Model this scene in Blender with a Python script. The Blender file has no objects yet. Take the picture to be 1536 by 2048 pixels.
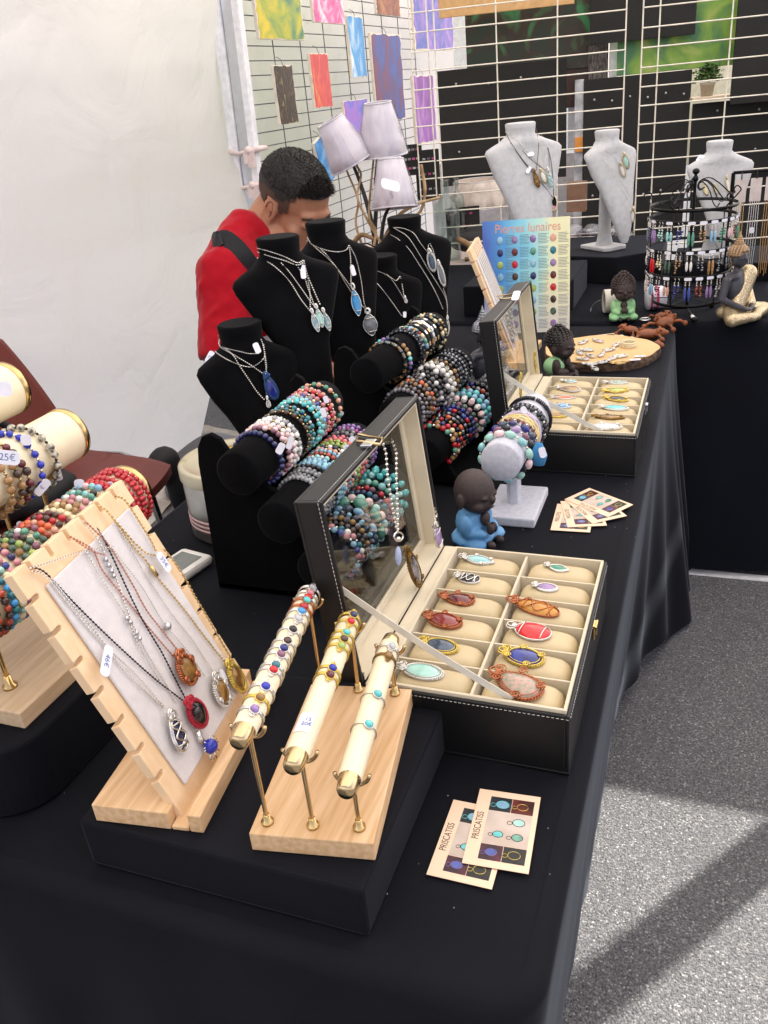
import bpy, math, random
from math import sin, cos, pi, radians as rad
from mathutils import Vector as V, Matrix, Quaternion, noise
from mathutils.bvhtree import BVHTree
random.seed(7)
S = bpy.context.scene
COL = S.collection

# ---------------------------------------------------------------- camera
FPX = 1681.4
CAM = V((.062, -.5415, 1.4))
PIT, ROL, YAW = rad(26.498), rad(-5.735), rad(22.5)
_fh = V((-sin(YAW), cos(YAW), 0)); _rt = V((cos(YAW), sin(YAW), 0)); _z = V((0, 0, 1))
_w = cos(PIT) * _fh - sin(PIT) * _z; _u = sin(PIT) * _fh + cos(PIT) * _z
CR = cos(ROL) * _rt + sin(ROL) * _u; CU = -sin(ROL) * _rt + cos(ROL) * _u
cam = bpy.data.cameras.new('camera'); camo = bpy.data.objects.new('camera', cam); COL.objects.link(camo)
camo.matrix_world = Matrix(((CR.x, CU.x, -_w.x, CAM.x), (CR.y, CU.y, -_w.y, CAM.y), (CR.z, CU.z, -_w.z, CAM.z), (0, 0, 0, 1)))
cam.sensor_fit = 'VERTICAL'; cam.sensor_height = 24; cam.lens = FPX / 2048 * 24
cam.clip_start = .02; cam.clip_end = 400
S.camera = camo

# ---------------------------------------------------------------- light
SUN_EL, SUN_AZ = rad(50), math.atan2(.59, .81)          # azimuth measured from +Y towards +X
wd = bpy.data.worlds.new('World'); S.world = wd; wd.use_nodes = True
nt = wd.node_tree; nt.nodes.clear()
sk = nt.nodes.new('ShaderNodeTexSky'); sk.sky_type = 'NISHITA'; sk.sun_disc = False
sk.sun_elevation = SUN_EL; sk.sun_rotation = SUN_AZ
hs = nt.nodes.new('ShaderNodeHueSaturation'); hs.inputs['Saturation'].default_value = .5; bg = nt.nodes.new('ShaderNodeBackground'); bg.inputs[1].default_value = .15
wo = nt.nodes.new('ShaderNodeOutputWorld'); nt.links.new(sk.outputs[0], hs.inputs['Color']); wb = nt.nodes.new('ShaderNodeMix'); wb.data_type = 'RGBA'; wb.blend_type = 'MULTIPLY'; wb.inputs[0].default_value = 1; wb.inputs[7].default_value = (1.085, .965, .985, 1); nt.links.new(hs.outputs[0], wb.inputs[6]); nt.links.new(wb.outputs[2], bg.inputs[0]); nt.links.new(bg.outputs[0], wo.inputs[0])
sl = bpy.data.lights.new('sun', 'SUN'); sl.energy = 4.6; sl.angle = rad(.6); sl.color = (1, .96, .9)
so = bpy.data.objects.new('sun', sl); COL.objects.link(so)
so.rotation_euler = V((sin(SUN_AZ) * cos(SUN_EL), cos(SUN_AZ) * cos(SUN_EL), sin(SUN_EL))).to_track_quat('Z', 'Y').to_euler()
S.view_settings.view_transform = 'Standard'; S.view_settings.look = 'None'
S.view_settings.exposure = 1.0; S.view_settings.gamma = 1; S.view_settings.use_curve_mapping = False
S.cycles.use_denoising = True; S.cycles.max_bounces = 8; S.cycles.diffuse_bounces = 5; S.cycles.sample_clamp_indirect = 6
S.cycles.transparent_max_bounces = 12

# ---------------------------------------------------------------- geometry of the view (pixel -> point on a known plane)
def ray(x, y): return _w + CR * ((x - 768) / FPX) - CU * ((y - 1024) / FPX)
def P(x, y, z):
    d = ray(x, y); return CAM + d * ((z - CAM.z) / d.z)
def PD(x, y, k): return CAM + ray(x, y) * k
def PL(x, y, o, n):
    d = ray(x, y); return CAM + d * ((o - CAM).dot(n) / d.dot(n))

# ---------------------------------------------------------------- materials
def lin(c):
    if isinstance(c, str): c = tuple(int(c[i:i + 2], 16) / 255 for i in (0, 2, 4))
    return tuple(x / 12.92 if x < .04045 else ((x + .055) / 1.055) ** 2.4 for x in c)
MC = {}
def mat(name, c, rough=.5, metal=0, vary=.12, scale=40, bump=0, bscale=200, trans=0, sheen=0, spec=.5, ior=1.45, c2=None, thr=.5, soft=.1, coat=0, rnd=.0, stretch=None, alpha=1, bdist=.002):
    if name in MC: return MC[name]
    m = bpy.data.materials.new(name); m.use_nodes = True; t = m.node_tree; N = t.nodes; Lk = t.links.new
    b = N['Principled BSDF']; c = lin(c)
    b.inputs['Roughness'].default_value = rough; b.inputs['Metallic'].default_value = metal
    b.inputs['Transmission Weight'].default_value = trans; b.inputs['IOR'].default_value = ior
    b.inputs['Specular IOR Level'].default_value = spec; b.inputs['Coat Weight'].default_value = coat
    b.inputs['Alpha'].default_value = alpha
    if sheen: b.inputs['Sheen Weight'].default_value = sheen; b.inputs['Sheen Roughness'].default_value = .25 if 'cloth' in name else .4; b.inputs['Sheen Tint'].default_value = (.75, .82, 1, 1) if 'cloth' in name else (1, 1, 1, 1)
    tc = N.new('ShaderNodeTexCoord'); src = tc.outputs['Object']
    if stretch:
        mp = N.new('ShaderNodeMapping'); mp.inputs['Scale'].default_value = stretch; Lk(src, mp.inputs[0]); src = mp.outputs[0]
    nz = N.new('ShaderNodeTexNoise'); nz.inputs['Scale'].default_value = scale; nz.inputs['Detail'].default_value = 5; Lk(src, nz.inputs['Vector'])
    mx = N.new('ShaderNodeMix'); mx.data_type = 'RGBA'
    if c2:
        cr = N.new('ShaderNodeMapRange'); cr.inputs[1].default_value = thr - soft; cr.inputs[2].default_value = thr + soft; Lk(nz.outputs[0], cr.inputs[0]); Lk(cr.outputs[0], mx.inputs[0])
        mx.inputs[6].default_value = (*c, 1); mx.inputs[7].default_value = (*lin(c2), 1)
    else:
        cr = N.new('ShaderNodeMapRange'); cr.inputs[1].default_value = .3; cr.inputs[2].default_value = .7; Lk(nz.outputs[0], cr.inputs[0]); Lk(cr.outputs[0], mx.inputs[0])
        mx.inputs[6].default_value = (*[x * (1 - vary) for x in c], 1); mx.inputs[7].default_value = (*[min(1, x * (1 + vary)) for x in c], 1)
    out = mx.outputs[2]
    if rnd:
        oi = N.new('ShaderNodeObjectInfo'); mr = N.new('ShaderNodeMapRange'); mr.inputs[3].default_value = 1 - rnd; mr.inputs[4].default_value = 1 + rnd
        Lk(oi.outputs['Random'], mr.inputs[0]); hs = N.new('ShaderNodeHueSaturation'); Lk(mr.outputs[0], hs.inputs['Value']); Lk(out, hs.inputs['Color']); out = hs.outputs[0]
    Lk(out, b.inputs['Base Color'])
    if bump:
        n2 = N.new('ShaderNodeTexNoise'); n2.inputs['Scale'].default_value = bscale; n2.inputs['Detail'].default_value = 4; Lk(src, n2.inputs['Vector'])
        bp = N.new('ShaderNodeBump'); bp.inputs['Strength'].default_value = bump; bp.inputs['Distance'].default_value = bdist; Lk(n2.outputs[0], bp.inputs['Height']); Lk(bp.outputs[0], b.inputs['Normal'])
    MC[name] = m; return m

BLACKC = mat('black_cloth', '131419', .8, vary=.25, scale=5, bump=.35, bscale=900, sheen=.16, bdist=.0006, spec=.12)
SKIRT = mat('navy_black_cloth', '0f1118', .85, vary=.15, scale=5, bump=.35, bscale=900, sheen=.05, spec=.12, bdist=.0006)
VELVET = mat('black_velvet', '08080a', .95, vary=.3, scale=30, bump=.5, bscale=700, sheen=.035, spec=.1, bdist=.001)
LEATH = mat('black_leather', '0f0f10', .45, vary=.1, scale=60, bump=.25, bscale=900, bdist=.0004)
CREAM = mat('cream_suede', 'cdc2a8', .8, vary=.05, scale=25, bump=.2, bscale=600, sheen=.15)
CUSH = mat('cream_cushion_leather', 'c2b089', .5, vary=.05, scale=25, bump=.1, bscale=300, rnd=.05)
STITCH = mat('white_thread', 'd8d6cc', .7)
GREYV = mat('pale_grey_velvet', 'c4c5cd', .95, vary=.1, scale=120, bump=.5, bscale=500, sheen=.3)
WHITEV = mat('off_white_velvet', 'b4b5b7', .95, vary=.09, scale=70, bump=.6, bscale=350, sheen=.2)
LINEN = mat('pale_linen', 'd2cdcb', .9, vary=.05, scale=90, bump=.35, bscale=500, sheen=.2)
def wood(name, c, c2, sc=(3, 40, 40), rough=.5):
    return mat(name, c, rough, c2=c2, scale=4, thr=.52, soft=.22, stretch=sc, bump=.05, bscale=30)
WOOD = wood('pale_rubberwood', 'e0bf96', 'c39a68', (40, 2.5, 40))
WOODB = wood('pale_beech_board', 'e8cba4', 'dfbd92', (30, 30, 3))
WOODL = wood('limed_wood', 'd3bb9b', 'bb9f7c', (40, 3, 40))
GOLD = mat('polished_gold', 'cdb077', .22, 1, vary=.08)
BRASS = mat('champagne_brass', 'cdb489', .2, 1, vary=.08)
SILV = mat('bright_silver', 'd9d6cf', .22, 1, vary=.1)
CHROME = mat('chrome', 'c8c8ca', .12, 1, vary=.05)
GWIRE = mat('gold_wire', 'd9c065', .28, 1, vary=.2, scale=300)
COPPER = mat('copper_wire', 'b5714f', .25, 1, vary=.2, scale=300)
ROSEW = mat('rose_copper_chain', 'bd8672', .35, 1)
PGW = mat('pale_champagne_wire', 'd2c7a6', .3, 1, vary=.15)
BRONZE = mat('antique_bronze_wire', '8a6c3a', .35, 1, vary=.3, scale=300)
BLKM = mat('black_metal', '121214', .35, .6)
IVORY = mat('cream_leatherette', 'e6d9b8', .35, vary=.03, bump=.03, bscale=200)
PAPER = mat('white_paper', 'e6e6ea', .6, vary=.03)
TAGM = mat('price_tag_paper', 'e2e2ec', .5, vary=.05)
INKB = mat('blue_ink', '5b74a6', .6)
INKK = mat('dark_brown_ink', '33302a', .6)
def glassm(name, c=(1, 1, 1), rough=.02, mixv=.12):
    m = bpy.data.materials.new(name); m.use_nodes = True; t = m.node_tree; N = t.nodes; N.clear()
    o = N.new('ShaderNodeOutputMaterial'); tr = N.new('ShaderNodeBsdfTransparent'); tr.inputs[0].default_value = (*c, 1)
    g = N.new('ShaderNodeBsdfGlossy'); g.inputs['Roughness'].default_value = rough
    fr = N.new('ShaderNodeLayerWeight'); fr.inputs[0].default_value = .5; pw = N.new('ShaderNodeMath'); pw.operation = 'POWER'; pw.inputs[1].default_value = 3.5; t.links.new(fr.outputs['Facing'], pw.inputs[0])
    ad = N.new('ShaderNodeMath'); ad.operation = 'MULTIPLY_ADD'; ad.inputs[1].default_value = .5; ad.inputs[2].default_value = mixv; t.links.new(pw.outputs[0], ad.inputs[0])
    mx = N.new('ShaderNodeMixShader'); t.links.new(ad.outputs[0], mx.inputs[0]); t.links.new(tr.outputs[0], mx.inputs[1]); t.links.new(g.outputs[0], mx.inputs[2]); t.links.new(mx.outputs[0], o.inputs[0])
    return m
GLASS = glassm('window_glass', (.93, .94, .93), .01, .02)
BOTTLE = glassm('bottle_glass', (.86, .9, .89), .03, .05)
PLASTIC = glassm('crinkled_clear_film', (.95, .95, .97), .1, .09)
def tentm(name, c, tr, bump=.4):
    m = bpy.data.materials.new(name); m.use_nodes = True; t = m.node_tree; N = t.nodes; Lk = t.links.new; b = N['Principled BSDF']; o = N['Material Output']
    b.inputs['Base Color'].default_value = (*lin(c), 1); b.inputs['Roughness'].default_value = .55
    tl = N.new('ShaderNodeBsdfTranslucent'); tl.inputs[0].default_value = (*lin(c), 1)
    mx = N.new('ShaderNodeMixShader'); mx.inputs[0].default_value = tr; Lk(b.outputs[0], mx.inputs[1]); Lk(tl.outputs[0], mx.inputs[2]); Lk(mx.outputs[0], o.inputs[0])
    tc = N.new('ShaderNodeTexCoord'); n1 = N.new('ShaderNodeTexNoise'); n1.inputs['Scale'].default_value = 3.2; n1.inputs['Detail'].default_value = 6; n1.inputs['Distortion'].default_value = .8
    Lk(tc.outputs['Object'], n1.inputs['Vector'])
    bp = N.new('ShaderNodeBump'); bp.inputs['Strength'].default_value = bump; bp.inputs['Distance'].default_value = .05; Lk(n1.outputs[0], bp.inputs['Height'])
    for x in (b, tl): Lk(bp.outputs[0], x.inputs['Normal'])
    return m
TENT = tentm('white_tent_fabric', 'fff9f0', .8, .8)
ROOFM = tentm('white_canopy_fabric', 'fdf7ee', .76, .1)

# ---------------------------------------------------------------- mesh builder
M_of = {}
def fr(a, b, up=None):
    """frame with local z along a->b"""
    d = (V(b) - V(a)); L = d.length; q = d.to_track_quat('Z', 'Y'); return Matrix.Translation(V(a)) @ q.to_matrix().to_4x4(), L
class MB:
    def __init__(s): s.v = []; s.f = []; s.sm = []; s.mi = []
    def add(s, vs, fs, M=None, smooth=False, mi=0):
        k = len(s.v)
        s.v += [(M @ V(p)) if M else V(p) for p in vs]
        for f in fs: s.f.append(tuple(i + k for i in f)); s.sm.append(smooth); s.mi.append(mi)
        return s
    def box(s, x0, x1, y0, y1, z0, z1, M=None, mi=0):
        return s.add([(x, y, z) for x in (x0, x1) for y in (y0, y1) for z in (z0, z1)],
                     [(0, 1, 3, 2), (4, 6, 7, 5), (0, 4, 5, 1), (2, 3, 7, 6), (0, 2, 6, 4), (1, 5, 7, 3)], M, False, mi)
    def prism(s, pts, h0, h1, M=None, mi=0):
        """polygon in xy, extruded along z"""
        n = len(pts); vs = [(x, y, h0) for x, y in pts] + [(x, y, h1) for x, y in pts]
        fs = [tuple(reversed(range(n))), tuple(range(n, 2 * n))] + [(i, (i + 1) % n, n + (i + 1) % n, n + i) for i in range(n)]
        return s.add(vs, fs, M, False, mi)
    def lathe(s, prof, n=24, M=None, smooth=True, mi=0, arc=2 * pi):
        k = len(prof); cl = abs(arc - 2 * pi) < 1e-6; nn = n if cl else n + 1
        vs = [(r * cos(arc * j / n), r * sin(arc * j / n), z) for j in range(nn) for r, z in prof]
        fs = []
        for j in range(n):
            a, b = j * k, ((j + 1) % nn) * k
            for i in range(k - 1): fs.append((a + i, b + i, b + i + 1, a + i + 1))
        return s.add(vs, fs, M, smooth, mi)
    def cyl(s, a, b, r, r2=None, n=16, cap=True, mi=0, smooth=True):
        M, L = fr(a, b); r2 = r if r2 is None else r2
        pr = ([(0, 0)] if cap else []) + [(r, 0), (r2, L)] + ([(0, L)] if cap else [])
        k = len(pr); vs = []; 
        if cap:
            vs = [(r * cos(2 * pi * j / n), r * sin(2 * pi * j / n), 0) for j in range(n)] + [(r2 * cos(2 * pi * j / n), r2 * sin(2 * pi * j / n), L) for j in range(n)]
            s.add(vs, [(j, (j + 1) % n, n + (j + 1) % n, n + j) for j in range(n)], M, smooth, mi)
            s.add(vs[:n], [tuple(reversed(range(n)))], M, False, mi); s.add(vs[n:], [tuple(range(n))], M, False, mi); return s
        return s.lathe(pr, n, M, smooth, mi)
    def tube(s, pts, r, n=6, closed=False, mi=0, cap=True):
        pts = [V(p) for p in pts]; m = len(pts); rings = []; up = None
        for i, p in enumerate(pts):
            a = pts[(i - 1) % m] if (closed or i > 0) else p; b = pts[(i + 1) % m] if (closed or i < m - 1) else p
            d = (b - a); d = d.normalized() if d.length > 1e-9 else V((0, 0, 1))
            if up is None:
                up = V((0, 0, 1)) if abs(d.z) < .9 else V((1, 0, 0))
            x = up.cross(d); x = x.normalized() if x.length > 1e-6 else V((1, 0, 0)); y = d.cross(x); up = y
            rr = r[i] if isinstance(r, (list, tuple)) else r
            rings.append([p + (x * cos(2 * pi * j / n) + y * sin(2 * pi * j / n)) * rr for j in range(n)])
        vs = [q for g in rings for q in g]; fs = []
        for i in range(m if closed else m - 1):
            a, b = i * n, ((i + 1) % m) * n
            for j in range(n): fs.append((a + j, a + (j + 1) % n, b + (j + 1) % n, b + j))
        if cap and not closed: fs += [tuple(reversed(range(n))), tuple(range((m - 1) * n, m * n))]
        return s.add(vs, fs, None, True, mi)
    def ell(s, c, r, R=None, nu=12, nv=8, mi=0, fn=None):
        if isinstance(r, (int, float)): r = (r, r, r)
        vs = []; 
        for i in range(nv + 1):
            t = pi * i / nv
            for j in range(nu):
                a = 2 * pi * j / nu; p = V((sin(t) * cos(a), sin(t) * sin(a), cos(t)))
                if fn: p = fn(p)
                p = V((p.x * r[0], p.y * r[1], p.z * r[2]))
                if R: p = R @ p
                vs.append(p + V(c))
        fs = [(i * nu + j, (i + 1) * nu + j, (i + 1) * nu + (j + 1) % nu, i * nu + (j + 1) % nu) for i in range(nv) for j in range(nu)]
        return s.add(vs, fs, None, True, mi)
    def grid(s, fn, nu, nv, smooth=True, mi=0):
        vs = [fn(i / nu, j / nv) for j in range(nv + 1) for i in range(nu + 1)]
        return s.add(vs, [(j * (nu + 1) + i, j * (nu + 1) + i + 1, (j + 1) * (nu + 1) + i + 1, (j + 1) * (nu + 1) + i) for j in range(nv) for i in range(nu)], None, smooth, mi)
    def chain(s, pts, r=.0011, step=None, mi=0):
        r *= .82; pts = [V(p) for p in pts]; step = step or r * 1.75; k = 0; carry = 0
        for a, b in zip(pts, pts[1:]):
            d = b - a; L = d.length
            if L < 1e-6: continue
            d /= L; x = d.orthogonal().normalized(); y = d.cross(x); t = carry
            while t < L:
                c = a + d * t; q = x if k % 2 else y; w = y if k % 2 else x
                h = step * 1.05
                s.add([c + d * h, c - d * h, c + q * r * 1.15, c - q * r * 1.15, c + w * r * .55, c - w * r * .55],
                      [(0, 2, 4), (0, 4, 3), (0, 3, 5), (0, 5, 2), (1, 4, 2), (1, 3, 4), (1, 5, 3), (1, 2, 5)], None, False, mi)
                k += 1; t += step
            carry = t - L
        return s
    def mesh(s, name, mats, inv=None):
        me = bpy.data.meshes.new(name); vs = [inv @ p for p in s.v] if inv else s.v
        me.from_pydata([tuple(p) for p in vs], [], s.f); me.polygons.foreach_set('use_smooth', s.sm)
        for m in (mats if isinstance(mats, (list, tuple)) else [mats]): me.materials.append(m)
        me.polygons.foreach_set('material_index', s.mi); me.update(); return me
    def build(s, name, mats, parent=None, bevel=0, sub=0, local=False, kind=None, label=None):
        inv = None if (local or parent is None) else M_of[parent].inverted()
        o = bpy.data.objects.new(name, s.mesh(name, mats, inv)); COL.objects.link(o)
        if parent: o.parent = parent; M_of[o] = M_of[parent]
        else: M_of[o] = Matrix()
        if bevel:
            m = o.modifiers.new('bevel', 'BEVEL'); m.width = bevel; m.segments = 2; m.limit_method = 'ANGLE'; m.angle_limit = rad(40)
        if sub: m = o.modifiers.new('sub', 'SUBSURF'); m.levels = m.render_levels = sub
        if kind: o['kind'] = kind
        if label: o['label'] = label
        return o
    def bvh(s): return BVHTree.FromPolygons([tuple(p) for p in s.v], s.f)

def tag(o, label, cat, group=None):
    o['label'] = label; o['category'] = cat
    if group: o['group'] = group
    return o
def thing(name, label, cat, loc=(0, 0, 0), rz=0, group=None):
    o = bpy.data.objects.new(name, None); COL.objects.link(o); o.location = loc; o.rotation_euler = (0, 0, rz); o.empty_display_size = .02
    M_of[o] = Matrix.Translation(V(loc)) @ Matrix.Rotation(rz, 4, 'Z'); return tag(o, label, cat, group)
def struct(o): o['kind'] = 'structure'; return o
def inst(name, me, parent, Mw, label=None):
    o = bpy.data.objects.new(name, me); COL.objects.link(o)
    if parent: o.parent = parent; o.matrix_local = M_of[parent].inverted() @ Mw
    else: o.matrix_world = Mw
    M_of[o] = Mw
    return o
def txt(name, body, size, Mw, m, parent, ext=.0001, align='CENTER', sx=1, font=None):
    c = bpy.data.curves.new(name, 'FONT'); c.body = body; c.size = size; c.extrude = ext; c.align_x = align; c.align_y = 'CENTER'; c.materials.append(m)
    o = bpy.data.objects.new(name, c); COL.objects.link(o); Mw = Mw @ Matrix.Diagonal((sx, 1, 1, 1))
    if parent: o.parent = parent; o.matrix_local = M_of[parent].inverted() @ Mw
    else: o.matrix_world = Mw
    return o
def smoothpath(pts, k=6):
    pts = [V(p) for p in pts]
    if len(pts) < 3: return pts
    out = []; q = [pts[0] * 2 - pts[1]] + pts + [pts[-1] * 2 - pts[-2]]
    for i in range(1, len(q) - 2):
        a, b, c, d = q[i - 1:i + 3]
        for j in range(k):
            t = j / k; out.append(.5 * ((2 * b) + (c - a) * t + (2 * a - 5 * b + 4 * c - d) * t * t + (3 * b - a - 3 * c + d) * t ** 3))
    return out + [pts[-1]]
def blob(name, mb, m, parent, voxel=.006, smooth=6, label=None):
    """fuse overlapping shapes into one continuous surface"""
    o = mb.build(name, m, parent, label=label)
    r = o.modifiers.new('r', 'REMESH'); r.mode = 'VOXEL'; r.voxel_size = voxel; r.use_smooth_shade = True
    if smooth: q = o.modifiers.new('s', 'SMOOTH'); q.iterations = smooth; q.factor = .5
    return o
# ================================================================ the setting
def asphalt():
    m = bpy.data.materials.new('asphalt'); m.use_nodes = True; t = m.node_tree; N = t.nodes; Lk = t.links.new; b = N['Principled BSDF']; b.inputs['Roughness'].default_value = .85
    tc = N.new('ShaderNodeTexCoord')
    vo = N.new('ShaderNodeTexVoronoi'); vo.inputs['Scale'].default_value = 300; Lk(tc.outputs['Object'], vo.inputs['Vector'])
    n1 = N.new('ShaderNodeTexNoise'); n1.inputs['Scale'].default_value = 210; n1.inputs['Detail'].default_value = 8; Lk(tc.outputs['Object'], n1.inputs['Vector'])
    n2 = N.new('ShaderNodeTexNoise'); n2.inputs['Scale'].default_value = 2.5; n2.inputs['Detail'].default_value = 5; Lk(tc.outputs['Object'], n2.inputs['Vector'])
    sp = N.new('ShaderNodeSeparateColor'); Lk(vo.outputs['Color'], sp.inputs[0])
    rp = N.new('ShaderNodeValToRGB'); e = rp.color_ramp.elements; e[0].position = 0; e[0].color = (.085, .085, .088, 1); e[1].position = 1; e[1].color = (.38, .37, .35, 1)
    for p, c in ((.35, (.12, .12, .122, 1)), (.75, (.155, .154, .152, 1)), (.93, (.22, .215, .21, 1))): q = e.new(p); q.color = c
    Lk(sp.outputs[0], rp.inputs[0])
    mx = N.new('ShaderNodeMix'); mx.data_type = 'RGBA'; mx.blend_type = 'MULTIPLY'; mx.inputs[0].default_value = .9; Lk(rp.outputs[0], mx.inputs[6])
    r2 = N.new('ShaderNodeMapRange'); r2.inputs[1].default_value = .35; r2.inputs[2].default_value = .6; r2.inputs[3].default_value = .6; r2.inputs[4].default_value = 1.25; Lk(n1.outputs[0], r2.inputs[0])
    cc = N.new('ShaderNodeCombineColor'); [Lk(r2.outputs[0], cc.inputs[i]) for i in range(3)]; Lk(cc.outputs[0], mx.inputs[7])
    r3 = N.new('ShaderNodeMapRange'); r3.inputs[3].default_value = .75; r3.inputs[4].default_value = 1.25; Lk(n2.outputs[0], r3.inputs[0])
    hs = N.new('ShaderNodeHueSaturation'); Lk(r3.outputs[0], hs.inputs['Value']); Lk(mx.outputs[2], hs.inputs['Color']); Lk(hs.outputs[0], b.inputs['Base Color'])
    bp = N.new('ShaderNodeBump'); bp.inputs['Strength'].default_value = 1; bp.inputs['Distance'].default_value = .0035
    ad = N.new('ShaderNodeMath'); Lk(n1.outputs[0], ad.inputs[0]); ml = N.new('ShaderNodeMath'); ml.operation = 'MULTIPLY'; ml.inputs[1].default_value = -.6; Lk(vo.outputs['Distance'], ml.inputs[0]); Lk(ml.outputs[0], ad.inputs[1]); Lk(ad.outputs[0], bp.inputs['Height']); Lk(bp.outputs[0], b.inputs['Normal'])
    return m
ASPH = asphalt()
struct(MB().add([(-60, -60, 0), (60, -60, 0), (60, 60, 0), (-60, 60, 0)], [(0, 1, 2, 3)]).build('ground', ASPH))
# loose chips of stone on the asphalt beside the table
mb = MB(); rg = random.Random(3)
for i in range(900):
    x, y = rg.uniform(-.1, .75), rg.uniform(.15, 2.0); r = rg.uniform(.0009, .0024)
    mb.ell((x, y, r * .3), (r, r * rg.uniform(.6, 1), r * .6), Matrix.Rotation(rg.uniform(0, 6), 3, 'Z'), 5, 3)
g = mb.build('gravel', mat('pale_stone_chips', '8b877f', .8, vary=.4, scale=60)); g['kind'] = 'stuff'

# ---- tables and cloths
TZ = .74
def rrect(x0, x1, y0, y1, r, step):
    pts = []
    def seg(a, b):
        n = max(1, int((V(b) - V(a)).length / step)); pts.extend([tuple(V(a).lerp(V(b), i / n)) for i in range(n)])
    def arc(cx, cy, a0):
        n = 8
        for i in range(n): a = a0 + pi / 2 * i / n; pts.append((cx + r * cos(a), cy + r * sin(a)))
    seg((x1, y0 + r), (x1, y1 - r)); arc(x1 - r, y1 - r, 0); seg((x1 - r, y1), (x0 + r, y1)); arc(x0 + r, y1 - r, pi / 2)
    seg((x0, y1 - r), (x0, y0 + r)); arc(x0 + r, y0 + r, pi); seg((x0 + r, y0), (x1 - r, y0)); arc(x1 - r, y0 + r, 1.5 * pi)
    return pts
def cloth(name, x0, x1, y0, y1, r, label, m, hem, flare, seed, amp=.03, cat='tablecloth', top=.74, wave=.55, step=.016):
    pts = rrect(x0, x1, y0, y1, r, step); n = len(pts); cx, cy = (x0 + x1) / 2, (y0 + y1) / 2; mb = MB(); vs = []
    f = .02; rows = []
    nrm = []
    for i in range(n):
        a, b = V(pts[i - 1]), V(pts[(i + 1) % n]); d = (b - a).normalized(); nrm.append(V((d.y, -d.x)))
    for k in range(8): rows.append(('f', k / 7))
    for k in range(1, 17): rows.append(('s', k / 16))
    for ty, t in rows:
        for i in range(n):
            p = V(pts[i]); q = nrm[i]
            if ty == 'f': a = t * pi / 2; off = -f + f * sin(a); z = top - f + f * cos(a)
            else:
                s = noise.noise(V((p.x * 5 + seed, p.y * 5, .3))) + .6 * sin((p.x + p.y * 1.1) * 2 * pi / wave * 3 + seed + noise.noise(V((p.x * 2, p.y * 2, seed))) * 3)
                h = hem(p.x, p.y) if callable(hem) else hem
                fl = flare(p.x, p.y) if callable(flare) else flare
                e = t ** 1.1; off = fl * e + (amp(p.x, p.y) if callable(amp) else amp) * s * e; z = top - f - (top - f - h) * t
            vs.append((p.x + q.x * off, p.y + q.y * off, z))
    fs = [(a * n + i, a * n + (i + 1) % n, (a + 1) * n + (i + 1) % n, (a + 1) * n + i) for a in range(len(rows) - 1) for i in range(n)]
    mb.add(vs, [tuple(reversed(q)) for q in fs], None, True)
    # top surface with slight wrinkles
    nx, ny = int((x1 - x0) / .008), int((y1 - y0) / .03)
    base = len(mb.v); first = [V(v) for v in vs[:n]]
    def inside(u, v):
        X, Y = x0 + f - .004 + (x1 - x0 - 2 * f + .008) * u, y0 + f - .004 + (y1 - y0 - 2 * f + .008) * v
        # pull the corners in to the rounded outline
        for ax, ay in ((x0 + r, y0 + r), (x1 - r, y0 + r), (x0 + r, y1 - r), (x1 - r, y1 - r)):
            dx, dy = X - ax, Y - ay
            if (dx < 0) == (ax < cx) and (dy < 0) == (ay < cy) and dx != 0 and dy != 0 and math.hypot(dx, dy) > r - f + .004:
                k = (r - f + .004) / math.hypot(dx, dy); X, Y = ax + dx * k, ay + dy * k
        e = min(u, 1 - u, v, 1 - v) * 8; e = min(1, e)
        w = noise.noise(V((X * 7 + seed, Y * 3.5, 0))); w = max(0, w) * .0034 + .0008 * noise.noise(V((X * 25, Y * 18, seed)))
        w += .0022 * math.exp(-((X + .10 + .03 * noise.noise(V((Y * 3, seed, 0)))) / .007) ** 2) * max(0, 1 - abs(Y - .1) * 2.2) + .0018 * math.exp(-((X + .055 + .02 * noise.noise(V((Y * 4, 3, 0)))) / .005) ** 2) * max(0, 1 - abs(Y - .45) * 1.6)
        return (X, Y, top - .0006 * (1 - e) + w * e)
    mb.grid(inside, nx, ny)
    o = mb.build(name, m); return tag(o, label, cat)
rg = random.Random(77); lint = MB()
for i in range(150):
    x, y, r_ = rg.uniform(-.8, -.01), rg.uniform(-.12, 1.9), rg.uniform(.0003, .0007); lint.ell((x, y, .7425), (r_ * 1.5, r_, .0005), Matrix.Rotation(rg.uniform(0, 3), 3, 'Z'), 6, 4)
lint.build('lint', mat('white_lint', '9a9a9a', .9), None, kind='stuff')
def folding_table(label, x0, x1, y0, y1):
    t = thing('folding_table', label, 'table', ((x0 + x1) / 2, (y0 + y1) / 2, 0))
    MB().box(x0 + .02, x1 - .02, y0 + .02, y1 - .02, .70, .732).build('tabletop', mat('grey_plastic', '8c8c8a', .6), t, bevel=.005)
    for x in (x0 + .1, x1 - .1):
        for y in (y0 + .2, y1 - .2): MB().cyl((x, y, 0), (x, y, .70), .014).build('leg', BLKM, t)
folding_table('near folding table hidden beneath the black cloth', -.84, -.02, -.12, 1.90)
folding_table('far folding table hidden beneath the other black cloth', -1.0, 1.4, 1.98, 2.85)
def hemn(x, y): return .015 + (.05 if y < 1.4 else 0) * (x > -.1)
def flaren(x, y):
    if x > -.1: k = max(0, min(1, (y - 1.0) / .6)); k = k * k * (3 - 2 * k); return -.05 + .135 * k
    return .015
nc = cloth('near_tablecloth', -.855, -.018, -.14, 1.93, .05, 'black cloth draped over the near table that carries most jewellery', BLACKC, hemn, flaren, 1.3, amp=lambda x, y: .006 + .016 * max(0, min(1, (y - 1.0) / .5)) if x > -.1 else .018)
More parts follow.
